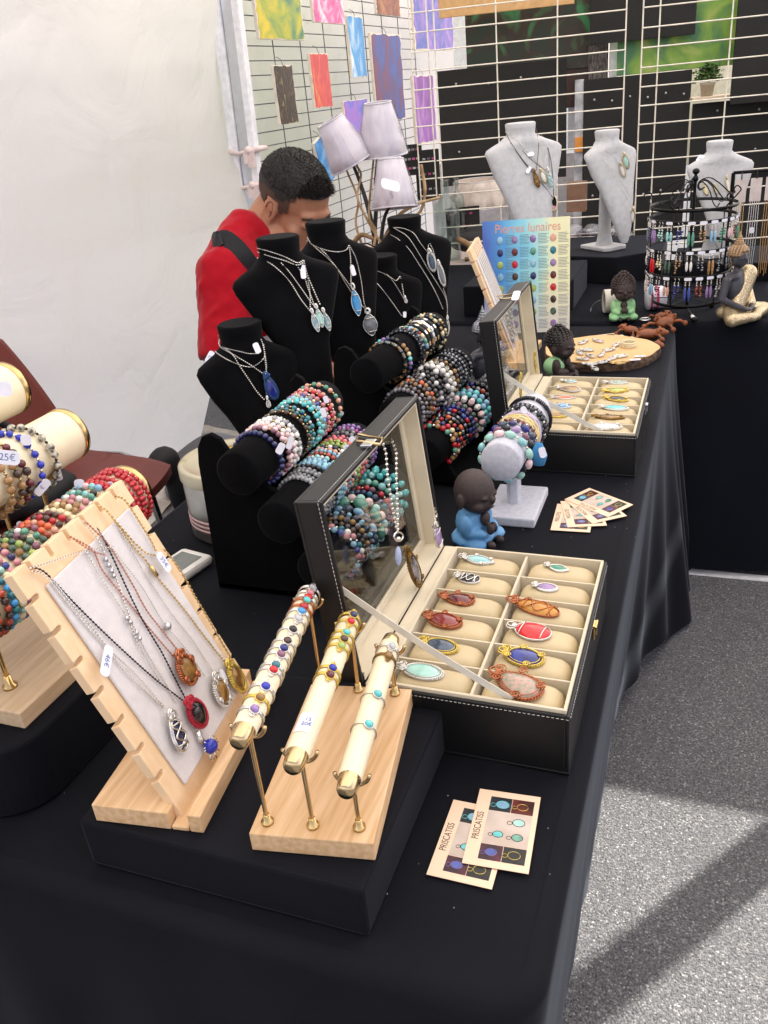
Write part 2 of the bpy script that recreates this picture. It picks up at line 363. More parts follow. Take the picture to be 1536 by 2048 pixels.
cloth('far_tablecloth', -1.02, 1.42, 1.955, 2.87, .03, 'black cloth hanging to the ground from the far cross table', SKIRT, .028, .13, 5.1, amp=.022, wave=1.6)
mb = MB(); mb.grid(lambda u, v: (-.09 + .16 * u * (1 - .7 * v), 1.30 + .26 * u + .12 * v, .006 + .012 * abs(sin(5 * u + 3 * v))), 10, 8)
tag(mb.build('cloth_scrap', BLACKC), 'loose corner of black cloth lying on the asphalt by the table corner', 'cloth')
tag(MB().box(.02, 1.45, 1.815, 1.845, .0, .004).build('sunlit_ground_strip', mat('painted_sunlight', 'f0efec', .7)), 'line of sunlit asphalt along the far cloth hem, painted as a white strip', 'strip')  # sunlit ground at the hem, painted as a near-white strip

# ---- tent
def sheet(fn, nu, nv, name, m, label, cat):
    o = MB().grid(fn, nu, nv).build(name, m); return tag(o, label, cat)
WE = [(lambda q: (q.z, q.x))(PL(a, b, V((0, 2.46, 0)), V((0, 1, 0)))) for a, b in ((436, -60), (434, 60), (430, 130), (440, 230), (458, 300), (480, 345), (500, 430))]
def wedge(z):
    if z >= WE[0][0]: return WE[0][1]
    for (z1, x1), (z0, x0) in zip(WE, WE[1:]):
        if z >= z0: return x0 + (x1 - x0) * (z - z0) / (z1 - z0)
    return WE[-1][1] - .45 * (WE[-1][0] - z)
def wallf(u, v):
    y = -1.6 + 4.06 * u; z = 2.4 * (1 - v)
    x = -2.05 + .27 * max(0, u) ** 2 - .22 * v ** 1.5
    x += .035 * sin(y * 3.1 + 2.3 * z) * v + .055 * noise.noise(V((y * 1.7, z * 1.1, 2))) + .022 * noise.noise(V((y * 5, z * 3.5, 1))) + .03 * max(0, noise.noise(V((y * 2.2 + z * 1.3, z * .5, 7))))
    k = abs((z - 1.55) + .75 * (y - 1.8)); x += .02 * math.exp(-(k / .09) ** 2)
    if u > .6:
        k = min(1, (u - .6) / .4); k = k * k * (3 - 2 * k); x = x * (1 - k) + wedge(z) * k
    for (ya, za, yb, zb, am, wd) in CREASE:
        d_ = V((yb - ya, zb - za)); L_ = d_.length; q_ = V((y - ya, z - za)); s_ = max(0, min(1, q_.dot(d_) / L_ / L_)); e_ = (q_ - d_ * s_).length
        if e_ < wd * 4: x += am * math.exp(-(e_ / wd) ** 2) * sin(pi * min(1, max(0, s_ * .9 + .05)))
    return (x, y, z)
_r = random.Random(31); CREASE = []
for i in range(26):
    a_ = _r.uniform(.2, 2.4); b_ = _r.uniform(.3, 2.1); g_ = _r.choice([.5, .7, .3, 1.2, 2.6]) + _r.uniform(-.2, .2); l_ = _r.uniform(.15, .5); CREASE.append((a_, b_, a_ + l_ * cos(g_), b_ + l_ * sin(g_), _r.uniform(.004, .010), _r.uniform(.008, .016)))
CREASE += [(1.6, 2.3, 2.3, 1.3, .03, .10), (.9, 2.3, 1.5, .9, .025, .12), (.4, 1.0, 1.9, .5, .02, .09)]
sheet(wallf, 300, 180, 'tent_side_wall', TENT, 'large white tent side wall sheet hanging behind the seated man', 'tent wall')
mb = MB(); mb.grid(lambda u, v: (-2.28 + .42 * v + .02 * sin(9 * u), 1.2 + 1.5 * u, .035 * (1 - v) * (1 + sin(13 * u)) + .004 + .02 * max(0, noise.noise(V((u * 9, v * 5, 0))))), 40, 10)
tag(mb.build('ground_flap', mat('dirty_white_tarp', 'cfc8bf', .7, c2='9a8f83', scale=7, thr=.55, soft=.15)), 'dirty bottom flap of the white sheet lying on the asphalt', 'tarp')
def backf(u, v):
    y = 2.62 + 3.4 * u; z = 2.4 * (1 - v); return (-1.78 + .02 * noise.noise(V((y * 2, z * 2, 4))) + .01 * sin(y * 14), y, z)
sheet(backf, 60, 30, 'tent_back_wall', TENT, 'white tent wall sheet behind the wire grid of paintings', 'tent wall')
RZ = 2.35
def rooff(x0, x1, y0, y1):
    def f(u, v):
        x, y = x0 + (x1 - x0) * u, y0 + (y1 - y0) * v
        return (x, y, RZ + .9 * (1 - max(abs(2 * u - 1), abs(2 * v - 1))) + .01 * noise.noise(V((x, y, 0))))
    return f
sheet(rooff(-2.3, 1.03, -1.5, 6.6), 24, 24, 'tent_roof', ROOFM, 'white pitched canopy over both jewellery tables', 'tent roof')
sheet(rooff(1.07, 5.2, 2.47, 7.5), 16, 16, 'neighbour_tent_roof', ROOFM, 'white pitched canopy of the neighbouring stall across the gap', 'tent roof')
ALU = mat('brushed_aluminium', 'c9ccd2', .35, .7, vary=.06); ALUW = mat('white_enamel', 'e3e5ea', .4)
def leg(x, y, w, label):
    t = thing('tent_leg', label, 'tent leg', (x, y, 0), 0, 'metal legs of the tent')
    MB().box(x - w / 2, x + w / 2, y - w / 2, y + w / 2, .01, RZ).build('post', ALU, t, bevel=.004)
    MB().box(x - w, x + w, y - w, y + w, 0, .01).build('foot_plate', ALU, t); return t
leg(1.045, 1.87, .075, 'aluminium tent leg standing in the sunlit gap by the far table')
# corner pole with its rails and tied rags
t = thing('corner_pole', 'white and silver tent pole between the white sheet and the wire grid', 'tent pole', (-1.64, 2.5, 0))
_a, _b = PL(506, 400, V((0, 2.5, 0)), V((0, 1, 0))), PL(457, 0, V((0, 2.5, 0)), V((0, 1, 0))); _k = (_b.x - _a.x) / (_b.z - _a.z); _x = _a.x - _k * _a.z
Mp_ = Matrix(((1, 0, _k, _x + 1.676), (0, 1, 0, 0), (0, 0, 1, 0), (0, 0, 0, 1)))
MB().box(-1.735, -1.70, 2.47, 2.505, 0, 2.4, Mp_).build('outer_rail', ALUW, t, bevel=.003)
MB().box(-1.698, -1.655, 2.48, 2.52, 0, 2.4, Mp_).build('post', ALU, t, bevel=.003)
MB().box(-1.653, -1.625, 2.47, 2.505, 0, 2.4, Mp_).build('inner_rail', ALUW, t, bevel=.003)
RAG = mat('pinkish_rag', 'd9c8c6', .9)
for z, k in ((1.13, 'upper'), (1.25, 'x')):
    t2 = thing('rag_tie', 'pinkish rag knotted round the tent pole, ' + ('lower of two' if z < 1.2 else 'upper of two'), 'rag tie', (-1.63, 2.48, z)); dx_ = _k * z + _x + 1.676
    MB().tube([(a_ + dx_, b_, c_) for a_, b_, c_ in ((-1.75, 2.46, z), (-1.68, 2.448, z - .01), (-1.615, 2.46, z), (-1.61, 2.53, z), (-1.75, 2.53, z))], (.010, .008, .012, .009, .010), 6, True).build('loop', RAG, t2)
    MB().ell((-1.64 + dx_, 2.44, z), (.013, .010, .014)).box(-1.645 + dx_, -1.615 + dx_, 2.438, 2.441, z - .06, z - .005).box(-1.66 + dx_, -1.642 + dx_, 2.436, 2.439, z - .045, z - .004).build('knot', RAG, t2)
# foliage seen in the slit between sheet and pole
t = thing('green_bush', 'bright green bush seen through the slit beside the tent pole', 'bush', (-2.9, 3.1, 0))
MB().tube([(-2.9, 3.1, 0), (-2.88, 3.1, .8), (-2.92, 3.15, 1.5)], .03).build('trunk', mat('bark', '5a4636', .9), t)
mb = MB(); rg = random.Random(5)
for i in range(6000):
    c = V((rg.gauss(-2.7, .25), rg.gauss(3.1, .35), rg.uniform(.6, 2.1))); a = rg.uniform(0, 6); b = rg.uniform(-1, 1); q = Matrix.Rotation(a, 3, 'Z') @ Matrix.Rotation(b, 3, 'X')
    mb.add([c, c + q @ V((.03, .02, 0)), c + q @ V((.07, 0, .01)), c + q @ V((.03, -.02, 0))], [(0, 1, 2, 3)])
mb.build('crown', mat('sunlit_leaf', 'a5d040', .6, c2='5f9a2c', scale=20), t)['kind'] = 'stuff'

# ---- dark wire grid with paintings (a wall of wire along +Y)
GX = -1.58; gn = V((1, 0, 0)); go = V((GX, 2.54, 1))
WIRE = mat('dark_zinc_wire', '4d4e52', .45, .6); WIREW = mat('ivory_coated_wire', 'e2dccd', .4)
def wires(t, hor, ver, m, r):
    for a, b in hor + ver: MB().cyl(a, b, r, n=6, cap=False).build('wire', m, t)
t = thing('wire_grid_panel', 'dark wire mesh panel hung with small abstract paintings', 'wire grid', (GX, 2.54, 0))
y1 = 4.55
hor = [((GX, 2.54, z), (GX, y1, z)) for z in [.62 + .0485 * i for i in range(26)]]
ver = [((GX - .004, y, .6), (GX - .004, y, 1.86)) for y in [2.54, 2.79, 3.04, 3.29, 3.54, 3.79, 4.04, 4.29, 4.55]]
wires(t, hor, ver, WIRE, .0022)
def paintm(name, c1, c2, c3, sc=6, st=(1, 1, 1), thr=.5):
    m = bpy.data.materials.new(name); m.use_nodes = True; tt = m.node_tree; N = tt.nodes; Lk = tt.links.new; b = N['Principled BSDF']; b.inputs['Roughness'].default_value = .5
    tc = N.new('ShaderNodeTexCoord'); mp = N.new('ShaderNodeMapping'); mp.inputs['Scale'].default_value = st; mp.inputs['Rotation'].default_value = (.5, .2, .3); Lk(tc.outputs['Object'], mp.inputs[0])
    nz = N.new('ShaderNodeTexNoise'); nz.inputs['Scale'].default_value = sc; nz.inputs['Detail'].default_value = 7; nz.inputs['Distortion'].default_value = 1.5; Lk(mp.outputs[0], nz.inputs['Vector'])
    rp = N.new('ShaderNodeValToRGB'); e = rp.color_ramp.elements; e[0].position = thr - .14; e[0].color = (*lin(c1), 1); e[1].position = thr + .14; e[1].color = (*lin(c3), 1); q = e.new(thr); q.color = (*lin(c2), 1)
    Lk(nz.outputs[0], rp.inputs[0]); Lk(rp.outputs[0], b.inputs['Base Color'])
    bp = N.new('ShaderNodeBump'); bp.inputs['Strength'].default_value = .6; bp.inputs['Distance'].default_value = .003; Lk(nz.outputs[0], bp.inputs['Height']); Lk(bp.outputs[0], b.inputs['Normal']); return m
CANV = mat('bare_canvas', 'ddd4c4', .8)
def painting(q, m, label, tilt=0, off=.012):
    (xa, ya), (xb, yb) = q
    p = PL(xa, ya, go + gn * off, gn); r = PL(xb, yb, go + gn * off, gn); y0_, y1_ = sorted((p.y, r.y)); z0_, z1_ = sorted((p.z, r.z)); x = GX + off
    cy, cz = (y0_ + y1_) / 2, (z0_ + z1_) / 2; w, h = (y1_ - y0_) / 2, (z1_ - z0_) / 2
    t = thing('abstract_painting', label, 'painting', (x, cy, z0_), 0, 'small paintings on the wire grid')
    M = Matrix.Translation((x, cy, cz)) @ Matrix.Rotation(tilt, 4, 'X')
    MB().box(0, .012, -w, w, -h, h, M).build('canvas', CANV, t, bevel=.001)
    rg = random.Random(int(cy * 1e4)); pts = []
    for i in range(40):
        s = i / 40 * 4; k = int(s); f = s - k; e = .93 + .06 * rg.random()
        a, b = [((-1, -1), (1, -1)), ((1, -1), (1, 1)), ((1, 1), (-1, 1)), ((-1, 1), (-1, -1))][k]
        pts.append(((a[0] + (b[0] - a[0]) * f) * w * e, (a[1] + (b[1] - a[1]) * f) * h * (e + .01)))
    MB().add([(.0128, a, b) for a, b in pts], [tuple(range(40))], M).build('paint_layer', m, t)
    MB().tube([M @ V((.014, 0, h)), M @ V((.006, 0, h + .02)), M @ V((-.012, 0, h + .03))], .0012, 5).build('hook', WIRE, t)
PT = [(((497, -40), (605, 82)), paintm('paint_green_yellow', '3c7a63', '9aa838', 'd6be2a', 5), 'green and yellow painting, largest at the top of the wire grid'),
 (((615, -30), (686, 50)), paintm('paint_pink', 'c44a8a', 'd76aa2', 'f0d8dc', 9), 'pink painting with ragged white edges at the grid top'),
 (((688, 31), (730, 155)), paintm('paint_sky_blue', '2f7fc0', '4b9ad2', 'd5e4ee', 8, (1, 1, .4)), 'narrow sky blue painting with a cream border'),
 (((745, -20), (797, 34)), paintm('paint_rust', '6a3526', '8a4a2e', 'b0763c', 8), 'small rust brown painting above the blue and red one'),
 (((818, -30), (905, 102)), paintm('paint_blue_violet', '3d5aa8', '7464b4', '9c7cc0', 6), 'blue violet painting behind the corner of the ivory grid'),
 (((735, 66), (808, 238)), paintm('paint_blue_red', '2c4f9e', '4c3a74', '7c2a38', 5, (1, 1, .6)), 'tall dark blue and red painting above the lampshades'),
 (((540, 131), (592, 245)), paintm('paint_dark_olive', '2c2a1c', '4a2f22', '93924a', 26, (1, 2, 1), .58), 'dark olive painting with yellow dashes, nearest the pole'),
 (((613, 107), (661, 213)), paintm('paint_red_gold', 'c23b3e', 'd1503f', 'd99a4a', 12, (1, 1, .5), .56), 'red painting with gold flecks between olive and blue ones'),
 (((681, 203), (736, 262)), paintm('paint_lilac', '5d62c0', '8a6bc8', 'a45ab0', 7), 'small lilac painting partly behind the raised lampshade'),
 (((820, 152), (870, 280)), paintm('paint_magenta_violet', '6e2f86', '8a4ca2', 'ad82b8', 7, (1, 1, .5)), 'magenta violet painting behind the ivory grid edge')]
for q, m, l in PT: painting(q, m, l)
painting(((626, 275), (662, 368)), paintm('paint_cobalt', '1e5fa8', '2f86c4', '6fb4dc', 8, (1, .6, 1)), 'cobalt blue painting hanging askew behind the man', rad(16))

# ---- ivory wire grid behind the far table (turned 13.5 degrees)
ga = rad(13.5); gd = V((cos(ga), sin(ga), 0)); gnn = V((-sin(ga), cos(ga), 0)); gorg = V((-.3, 3.0, 0))
def GP(u, z, off=0): return gorg + gd * u + gnn * off + V((0, 0, z))
def pu(x, y, off=0):
    p = PL(x, y, gorg + gnn * off, gnn); return (p - gorg).dot(gd), p.z
rows = [.70 + .0628 * i for i in range(20)]
def grid_panel(us, u0, u1, z0, label):
    t = thing('ivory_grid_panel', label, 'wire grid', GP((u0 + u1) / 2, 0), 0, 'ivory wire grid panels')
    hz = [(GP(u0, z), GP(u1, z)) for z in rows if z >= z0]
    wires(t, hz, [(GP(u, z0, .003), GP(u, 1.95, .003)) for u in us], WIREW, .0026)
grid_panel([-.760, -.697], -.760, -.697, .945, 'narrow ivory wire grid strip at the left end of its row')
grid_panel([-.672, -.448, -.230, .010], -.690, .010, .64, 'ivory wire grid panel behind the first two grey busts')
grid_panel([.068, .126, .372, .61, .85, 1.09], .068, 1.09, .64, 'ivory wire grid panel behind the earring carousel and grey bust')

# ---- backs of the next stall seen through the grid
PEG = mat('black_pegboard', '1c1c1b', .8, vary=.15, scale=8); STUD = mat('steel_stud', 'b5b5b5', .3, 1)
Mg = Matrix.Translation(gorg) @ Matrix.Rotation(ga, 4, 'Z')
def board(name, q, off, m, label, cat, thick=.012, studs=0, group=None):
    (xa, ya), (xb, yb) = q; u0, z1 = pu(xa, ya, off); u1 = pu(xb, ya - (xb - xa) * .1, off)[0]; z0 = pu(xa, yb, off)[1]
    t = thing(name, label, cat, Mg @ V(((u0 + u1) / 2, off, z0)), 0, group)
    MB().box(u0, u1, off, off + thick, z0, z1, Mg).build('panel', m, t, bevel=.002)
    if studs:
        rg = random.Random(studs); k = 0
        me = MB().ell((0, 0, 0), .006, None, 6, 4).mesh('stud', STUD)
        for i in range(studs): inst('stud', me, t, Mg @ Matrix.Translation((u0 + (u1 - u0) * (i % (studs // 2) + .6) / (studs // 2), off - .002, z0 + (z1 - z0) * (.88 if i < studs // 2 else .3) - .01 * (i % 2))))
    return t
OF = .7
board('pegboard', ((872, 143), (1134, 375)), OF, PEG, 'black pegboard behind the first grey bust', 'board', studs=8, group='black boards of the next stall')
board('pegboard', ((1168, 160), (1385, 485)), OF, PEG, 'black pegboard behind the second grey bust, beside the pale gap', 'board', studs=12, group='black boards of the next stall')
board('pegboard', ((1182, -30), (1398, 90)), OF - .05, PEG, 'black board hung over the green painting at the frame top', 'board', group='black boards of the next stall')
board('pegboard', ((1386, 208), (1640, 350)), OF, PEG, 'black board below the small shelf with the potted plant', 'board', studs=6, group='black boards of the next stall')
board('pegboard', ((1385, 350), (1700, 690)), OF + .03, PEG, 'lowest black board behind the third grey bust and chains', 'board', group='black boards of the next stall')
board('pegboard', ((1480, -30), (1700, 208)), OF - .1, PEG, 'black board in the upper corner beside the green painting', 'board', group='black boards of the next stall')
board('tan_board', ((872, -80), (1150, 38)), OF - .3, mat('tan_board', 'c69e6c', .7), 'tan board at the top of the ivory grid', 'board')
board('dark_painting', ((926, -60), (1188, 160)), OF + .05, paintm('paint_dark_forest', '15291c', '2f2018', '2f7346', 6, thr=.52), 'dark green and red canvas behind the pegboards', 'painting')
board('grey_fringe', ((1178, 78), (1218, 170)), OF + .04, mat('grey_fringe', '6f6a68', .9, c2='3a3634', scale=40, stretch=(6, 1, 1)), 'grey fringed cloth between the dark canvases', 'cloth')
board('rail_post', ((1220, 78), (1236, 170)), OF + .05, ALUW, 'short white post beside the grey fringed cloth', 'post', .02)
board('dark_painting', ((1090, 110), (1180, 220)), OF + .06, paintm('paint_dark_red', '2a1712', '402018', '53301f', 6), 'dark maroon canvas low beside the black pegboard', 'painting')
board('green_painting', ((1240, -60), (1486, 152)), OF, paintm('paint_spring_green', '3c6e48', '6f9435', '9ca65a', 5), 'bright green canvas at the top behind the ivory grid', 'painting')
board('rail_post', ((1137, 160), (1150, 300)), OF + .1, ALUW, 'white post in the gap between two pegboards', 'post', .03)
board('plastic_sleeve', ((1150, 160), (1168, 470)), OF + .02, mat('crinkled_film_white', 'c9ccd2', .25, c2='8d9096', scale=12), 'crinkled clear plastic hanging between two pegboards', 'plastic sleeve')
board('orange_card', ((1150, 275), (1170, 305)), OF + .01, mat('orange_card', 'd08a3c', .6), 'orange card in the gap beside the second grey bust', 'card')
board('lit_wall', ((1372, 115), (1485, 330)), OF + .5, mat('cream_wall_sheet', 'f3eed9', .7), 'cream sheet behind the small potted plant', 'sheet')
board('pale_back_sheet', ((790, -80), (960, 420)), OF + 2.8, mat('pale_back_sheet', 'c9cbcb', .8), 'pale sheet far behind the corner of the ivory grid', 'sheet')
board('white_lower_wall', ((860, 330), (1190, 560)), OF + .6, mat('pale_grey_sheet', 'c3c3c8', .7), 'pale sheet low behind the glass bottles', 'sheet')
t = board('wall_shelf', ((1385, 196), (1640, 204)), OF - .06, mat('pale_shelf_edge', 'c9b89d', .5), 'narrow shelf holding the small potted plant', 'shelf', .12)
# potted plant on that shelf
u, z = pu(1413, 197, OF); c = Mg @ V((u, OF, z))
t = thing('potted_plant', 'small bushy plant in a grey pot on the shelf behind the grid', 'potted plant', c)
MB().lathe([(0, 0), (.032, 0), (.042, .075), (.046, .075), (.046, .09), (.036, .09), (.034, .08), (0, .08)], 16, Matrix.Translation(c) @ Matrix.Scale(.7, 4)).build('pot', mat('grey_clay', 'b9ae9b', .8), t)
mb = MB(); rg = random.Random(9)
for i in range(420):
    a, b, r = rg.uniform(0, 6.3), rg.uniform(-.3, 1.5), rg.uniform(.02, .085); p = c + V((cos(a) * cos(b) * r, sin(a) * cos(b) * r, .115 + sin(b) * r)) * .7; q = Matrix.Rotation(rg.uniform(0, 6), 3, 'Z') @ Matrix.Rotation(rg.uniform(-1.5, 1.5), 3, 'X')
    mb.add([p, p + q @ V((.010, .006, 0)), p + q @ V((.022, 0, .004)), p + q @ V((.010, -.006, 0))], [(0, 1, 2, 3)])
mb.build('foliage', mat('dusty_leaf', '5f7a3c', .7, c2='39542a', scale=30), t)
# ================================================================ stones, pendants, chains
def stone(n, c, rough=.15, vary=.25, c2=None, tr=0, sc=90):
    return mat('stone_' + n, c, rough, vary=vary, scale=sc, c2=c2, thr=.52, soft=.12, rnd=.10, coat=.4, trans=tr)
ST = dict(
 navy=stone('navy', '23264f', c2='2f3466'), cobalt=stone('cobalt', '1c2ea8', vary=.1), lapis=stone('lapis', '20308c', c2='16205e'), rose=stone('rose', 'e0c0bf'), mauve=stone('mauve', '7d5364'),
 white=stone('white', 'e3e0db', vary=.06), clear=stone('clear', 'd2d4d6', .08, tr=.5), smoke=stone('smoke', '8b8f92', .08, tr=.3), brown=stone('brown', '54392c', c2='2d2420'), teal=stone('teal', '1f5f78', c2='2f7f86'),
 turq=stone('turq', '47b3b4', c2='6cc9c6'), aqua=stone('aqua', '9fd0cc', c2='7cbcc0'), sky=stone('sky', '8fb8cc', c2='7aa8c4'), blue=stone('blue', '3c4f9c', c2='2b3c80'), grey=stone('grey', '8d8d92', c2='5d5d63'),
 pink=stone('pink', 'b9757c', c2='c98d90'), red=stone('red', 'b3202a', vary=.15), coral=stone('coral', 'e0747a', vary=.12), peach=stone('peach', 'cf9c84', vary=.15), green=stone('green', '4b8a76', c2='6aa58c'),
 olive=stone('olive', '97ac58', vary=.15), purple=stone('purple', '7c5c98', c2='a084ba'), black=stone('black', '17171a', .12, vary=.3), hema=mat('stone_hematite', '3a3b40', .15, .8, rnd=.15), hsil=mat('stone_silver_hematite', '7e8086', .15, .9, rnd=.2),
 wood=stone('tan_jasper', 'a88254', c2='7c5a34'), dal=stone('dalmatian', 'cfc8b4', c2='35322c', sc=160), ivory=stone('ivory', 'dcd0a8', vary=.08), orange=stone('orange', 'd86a3a', c2='c24a30'), brick=stone('brick', 'a0402c', vary=.2),
 dgreen=stone('dark_green', '2e4a3c', c2='54705a'), agate=stone('grey_agate', '3c3a40', c2='8c8688', sc=60), amber=stone('amber', 'c98a1e', .1, vary=.2, tr=.25), garnet=stone('garnet', '5c1f26', vary=.3), amet=stone('amethyst', '9a7ab0', .1, c2='b59ac6', tr=.2),
 emer=stone('emerald', '2f8a6a', .1, vary=.2), redc=stone('carnelian', 'c8141c', .1, vary=.06), tigr=stone('tiger_eye', '6a4a24', c2='a37a3c'), rhod=stone('pink_granite', 'b98f80', c2='7e8a72', sc=200), lblue=stone('light_blue', '3f9ad8', .1, vary=.1),
 dkred=stone('dark_red', '7c2a2a', vary=.15), pteal=stone('pale_teal', '9cc9bc', vary=.08), slate=stone('slate', '2e3a4c', .15, c2='47586a'), rain=mat('stone_iridescent', '3f7f8f', .12, .8, c2='a07a3a', scale=90, rnd=.3), labr=stone('labradorite', '7fa7b4', .08, c2='c3d4cc', tr=.2),
 magenta=stone('magenta', 'b0487c'), goldb=GOLD, silvb=SILV)
BM = {}
def bead_mesh(k, r, shape='s'):
    key = (k, round(r, 5), shape)
    if key not in BM:
        mb = MB()
        if shape == 's': mb.ell((0, 0, 0), r, None, 10, 7)
        elif shape == 'c': mb.ell((0, 0, 0), (r, r, r * 1.5), None, 8, 6)           # nugget, long axis z
        elif shape == 'f': mb.ell((0, 0, 0), (r, r * .8, r * .7), None, 6, 4); mb.sm = [False] * len(mb.f)
        elif shape == 'd': mb.lathe([(0, -r * .45), (r, -r * .45), (r, r * .45), (0, r * .45)], 10, None, False)
        elif shape == 'x': mb.lathe([(0, -r * 1.1), (r * .75, -r * 1.1), (r * .9, 0), (r * .75, r * 1.1), (0, r * 1.1)], 8, None, True)
        BM[key] = mb.mesh('bead', ST[k])
    return BM[key]
ORD = ['first', 'second', 'third', 'fourth', 'fifth', 'sixth', 'seventh', 'eighth', 'ninth', 'tenth', 'eleventh', 'twelfth', 'thirteenth', 'fourteenth', 'fifteenth', 'sixteenth', 'seventeenth', 'eighteenth', 'nineteenth', 'twentieth', 'twenty-first', 'twenty-second', 'twenty-third', 'twenty-fourth', 'twenty-fifth']
CORD = mat('bracelet_cord', '3a3a3c', .7)
def bracelet(c, ax, R, r, pat, label, group, seed, shape='s', sag=.0025, cordm=None):
    rg = random.Random(seed)
    t = thing('bead_bracelet', label, 'bracelet', c, 0, group)
    q = V(ax).to_track_quat('Z', 'Y').to_matrix() @ Matrix.Rotation(rg.uniform(-.07, .07), 3, 'X') @ Matrix.Rotation(rg.uniform(-.07, .07), 3, 'Y')
    RR = R + r * .85 + sag; cc = V(c) - V((0, 0, sag)); a = rg.uniform(0, 6.3); a0 = a; i = 0
    MB().tube([cc + q @ V((cos(x / 20 * 2 * pi) * RR, sin(x / 20 * 2 * pi) * RR, 0)) for x in range(20)], .0006, 4, True).build('cord', cordm or CORD, t)
    while a < a0 + 2 * pi - r * 1.2 / RR:
        p = pat[i % len(pat)]; k, s = (p, 1) if isinstance(p, str) else p; rr = r * s
        ln = {'s': 1, 'c': 1.5, 'f': .9, 'd': .5, 'x': 1.1}[shape if s > .7 else 's']
        a += rr * ln * 1.0 / RR
        if a > a0 + 2 * pi - rr * ln * .6 / RR: break
        tang = q @ V((-sin(a), cos(a), 0)); rad_ = q @ V((cos(a), sin(a), 0)); z = tang; x = rad_; y = z.cross(x)
        pos = cc + rad_ * RR + (q @ V((0, 0, 1))) * rg.uniform(-.0006, .0006)
        Mw = Matrix((( x.x, y.x, z.x, pos.x), (x.y, y.y, z.y, pos.y), (x.z, y.z, z.z, pos.z), (0, 0, 0, 1))) @ Matrix.Scale(rg.uniform(.92, 1.05), 4) @ Matrix.Rotation(rg.uniform(0, 6), 4, 'Z')
        inst('bead', bead_mesh(k, rr, shape if s > .7 else 's'), t, Mw)
        a += rr * ln * 1.0 / RR; i += 1
    return t
def roll_set(A, B, R, specs, phrase, group):
    """specs: (t along roll from near end, bead radius, pattern, description[, shape])"""
    A, B = V(A), V(B); ax = (B - A).normalized()
    for i, sp in enumerate(specs):
        t, r, pat, desc = sp[:4]; shape = sp[4] if len(sp) > 4 else 's'
        bracelet(A.lerp(B, t), ax, R, r, pat, f'{desc} bracelet, {ORD[i]} along {phrase}', group, hash((phrase, i)) % 9973 if False else len(phrase) * 31 + i * 17, shape)
def disc_tag(p, u, v, w, h, parent, text=None, name='price_tag', m=None, rot=0):
    """flat paper tag centred p, spanned by unit vectors u (width) and v (height)"""
    u, v = V(u).normalized(), V(v).normalized(); n = u.cross(v); Mw = Matrix(((u.x, v.x, n.x, p[0]), (u.y, v.y, n.y, p[1]), (u.z, v.z, n.z, p[2]), (0, 0, 0, 1))) @ Matrix.Rotation(rot, 4, 'Z')
    k = .35; pts = []
    for cx, cy, a0 in ((1, 1, 0), (-1, 1, 90), (-1, -1, 180), (1, -1, 270)):
        for j in range(5): a = rad(a0 + 22.5 * j); rr = min(w, h) * k; pts.append((cx * (w / 2 - rr) + rr * cos(a), cy * (h / 2 - rr) + rr * sin(a)))
    MB().prism(pts, -.0002, .0002, Mw).build(name, m or TAGM, parent)
    if text: txt('handwriting', text, min(w, h) * .7, Mw @ Matrix.Translation((0, 0, .0003)), INKB, parent)
def spiral(c, u, v, r0, turns=2, n=14):
    return [V(c) + V(u) * (r0 * (1 - i / (turns * n + 2)) * cos(i / n * 2 * pi)) + V(v) * (r0 * (1 - i / (turns * n + 2)) * sin(i / n * 2 * pi)) for i in range(turns * n)]
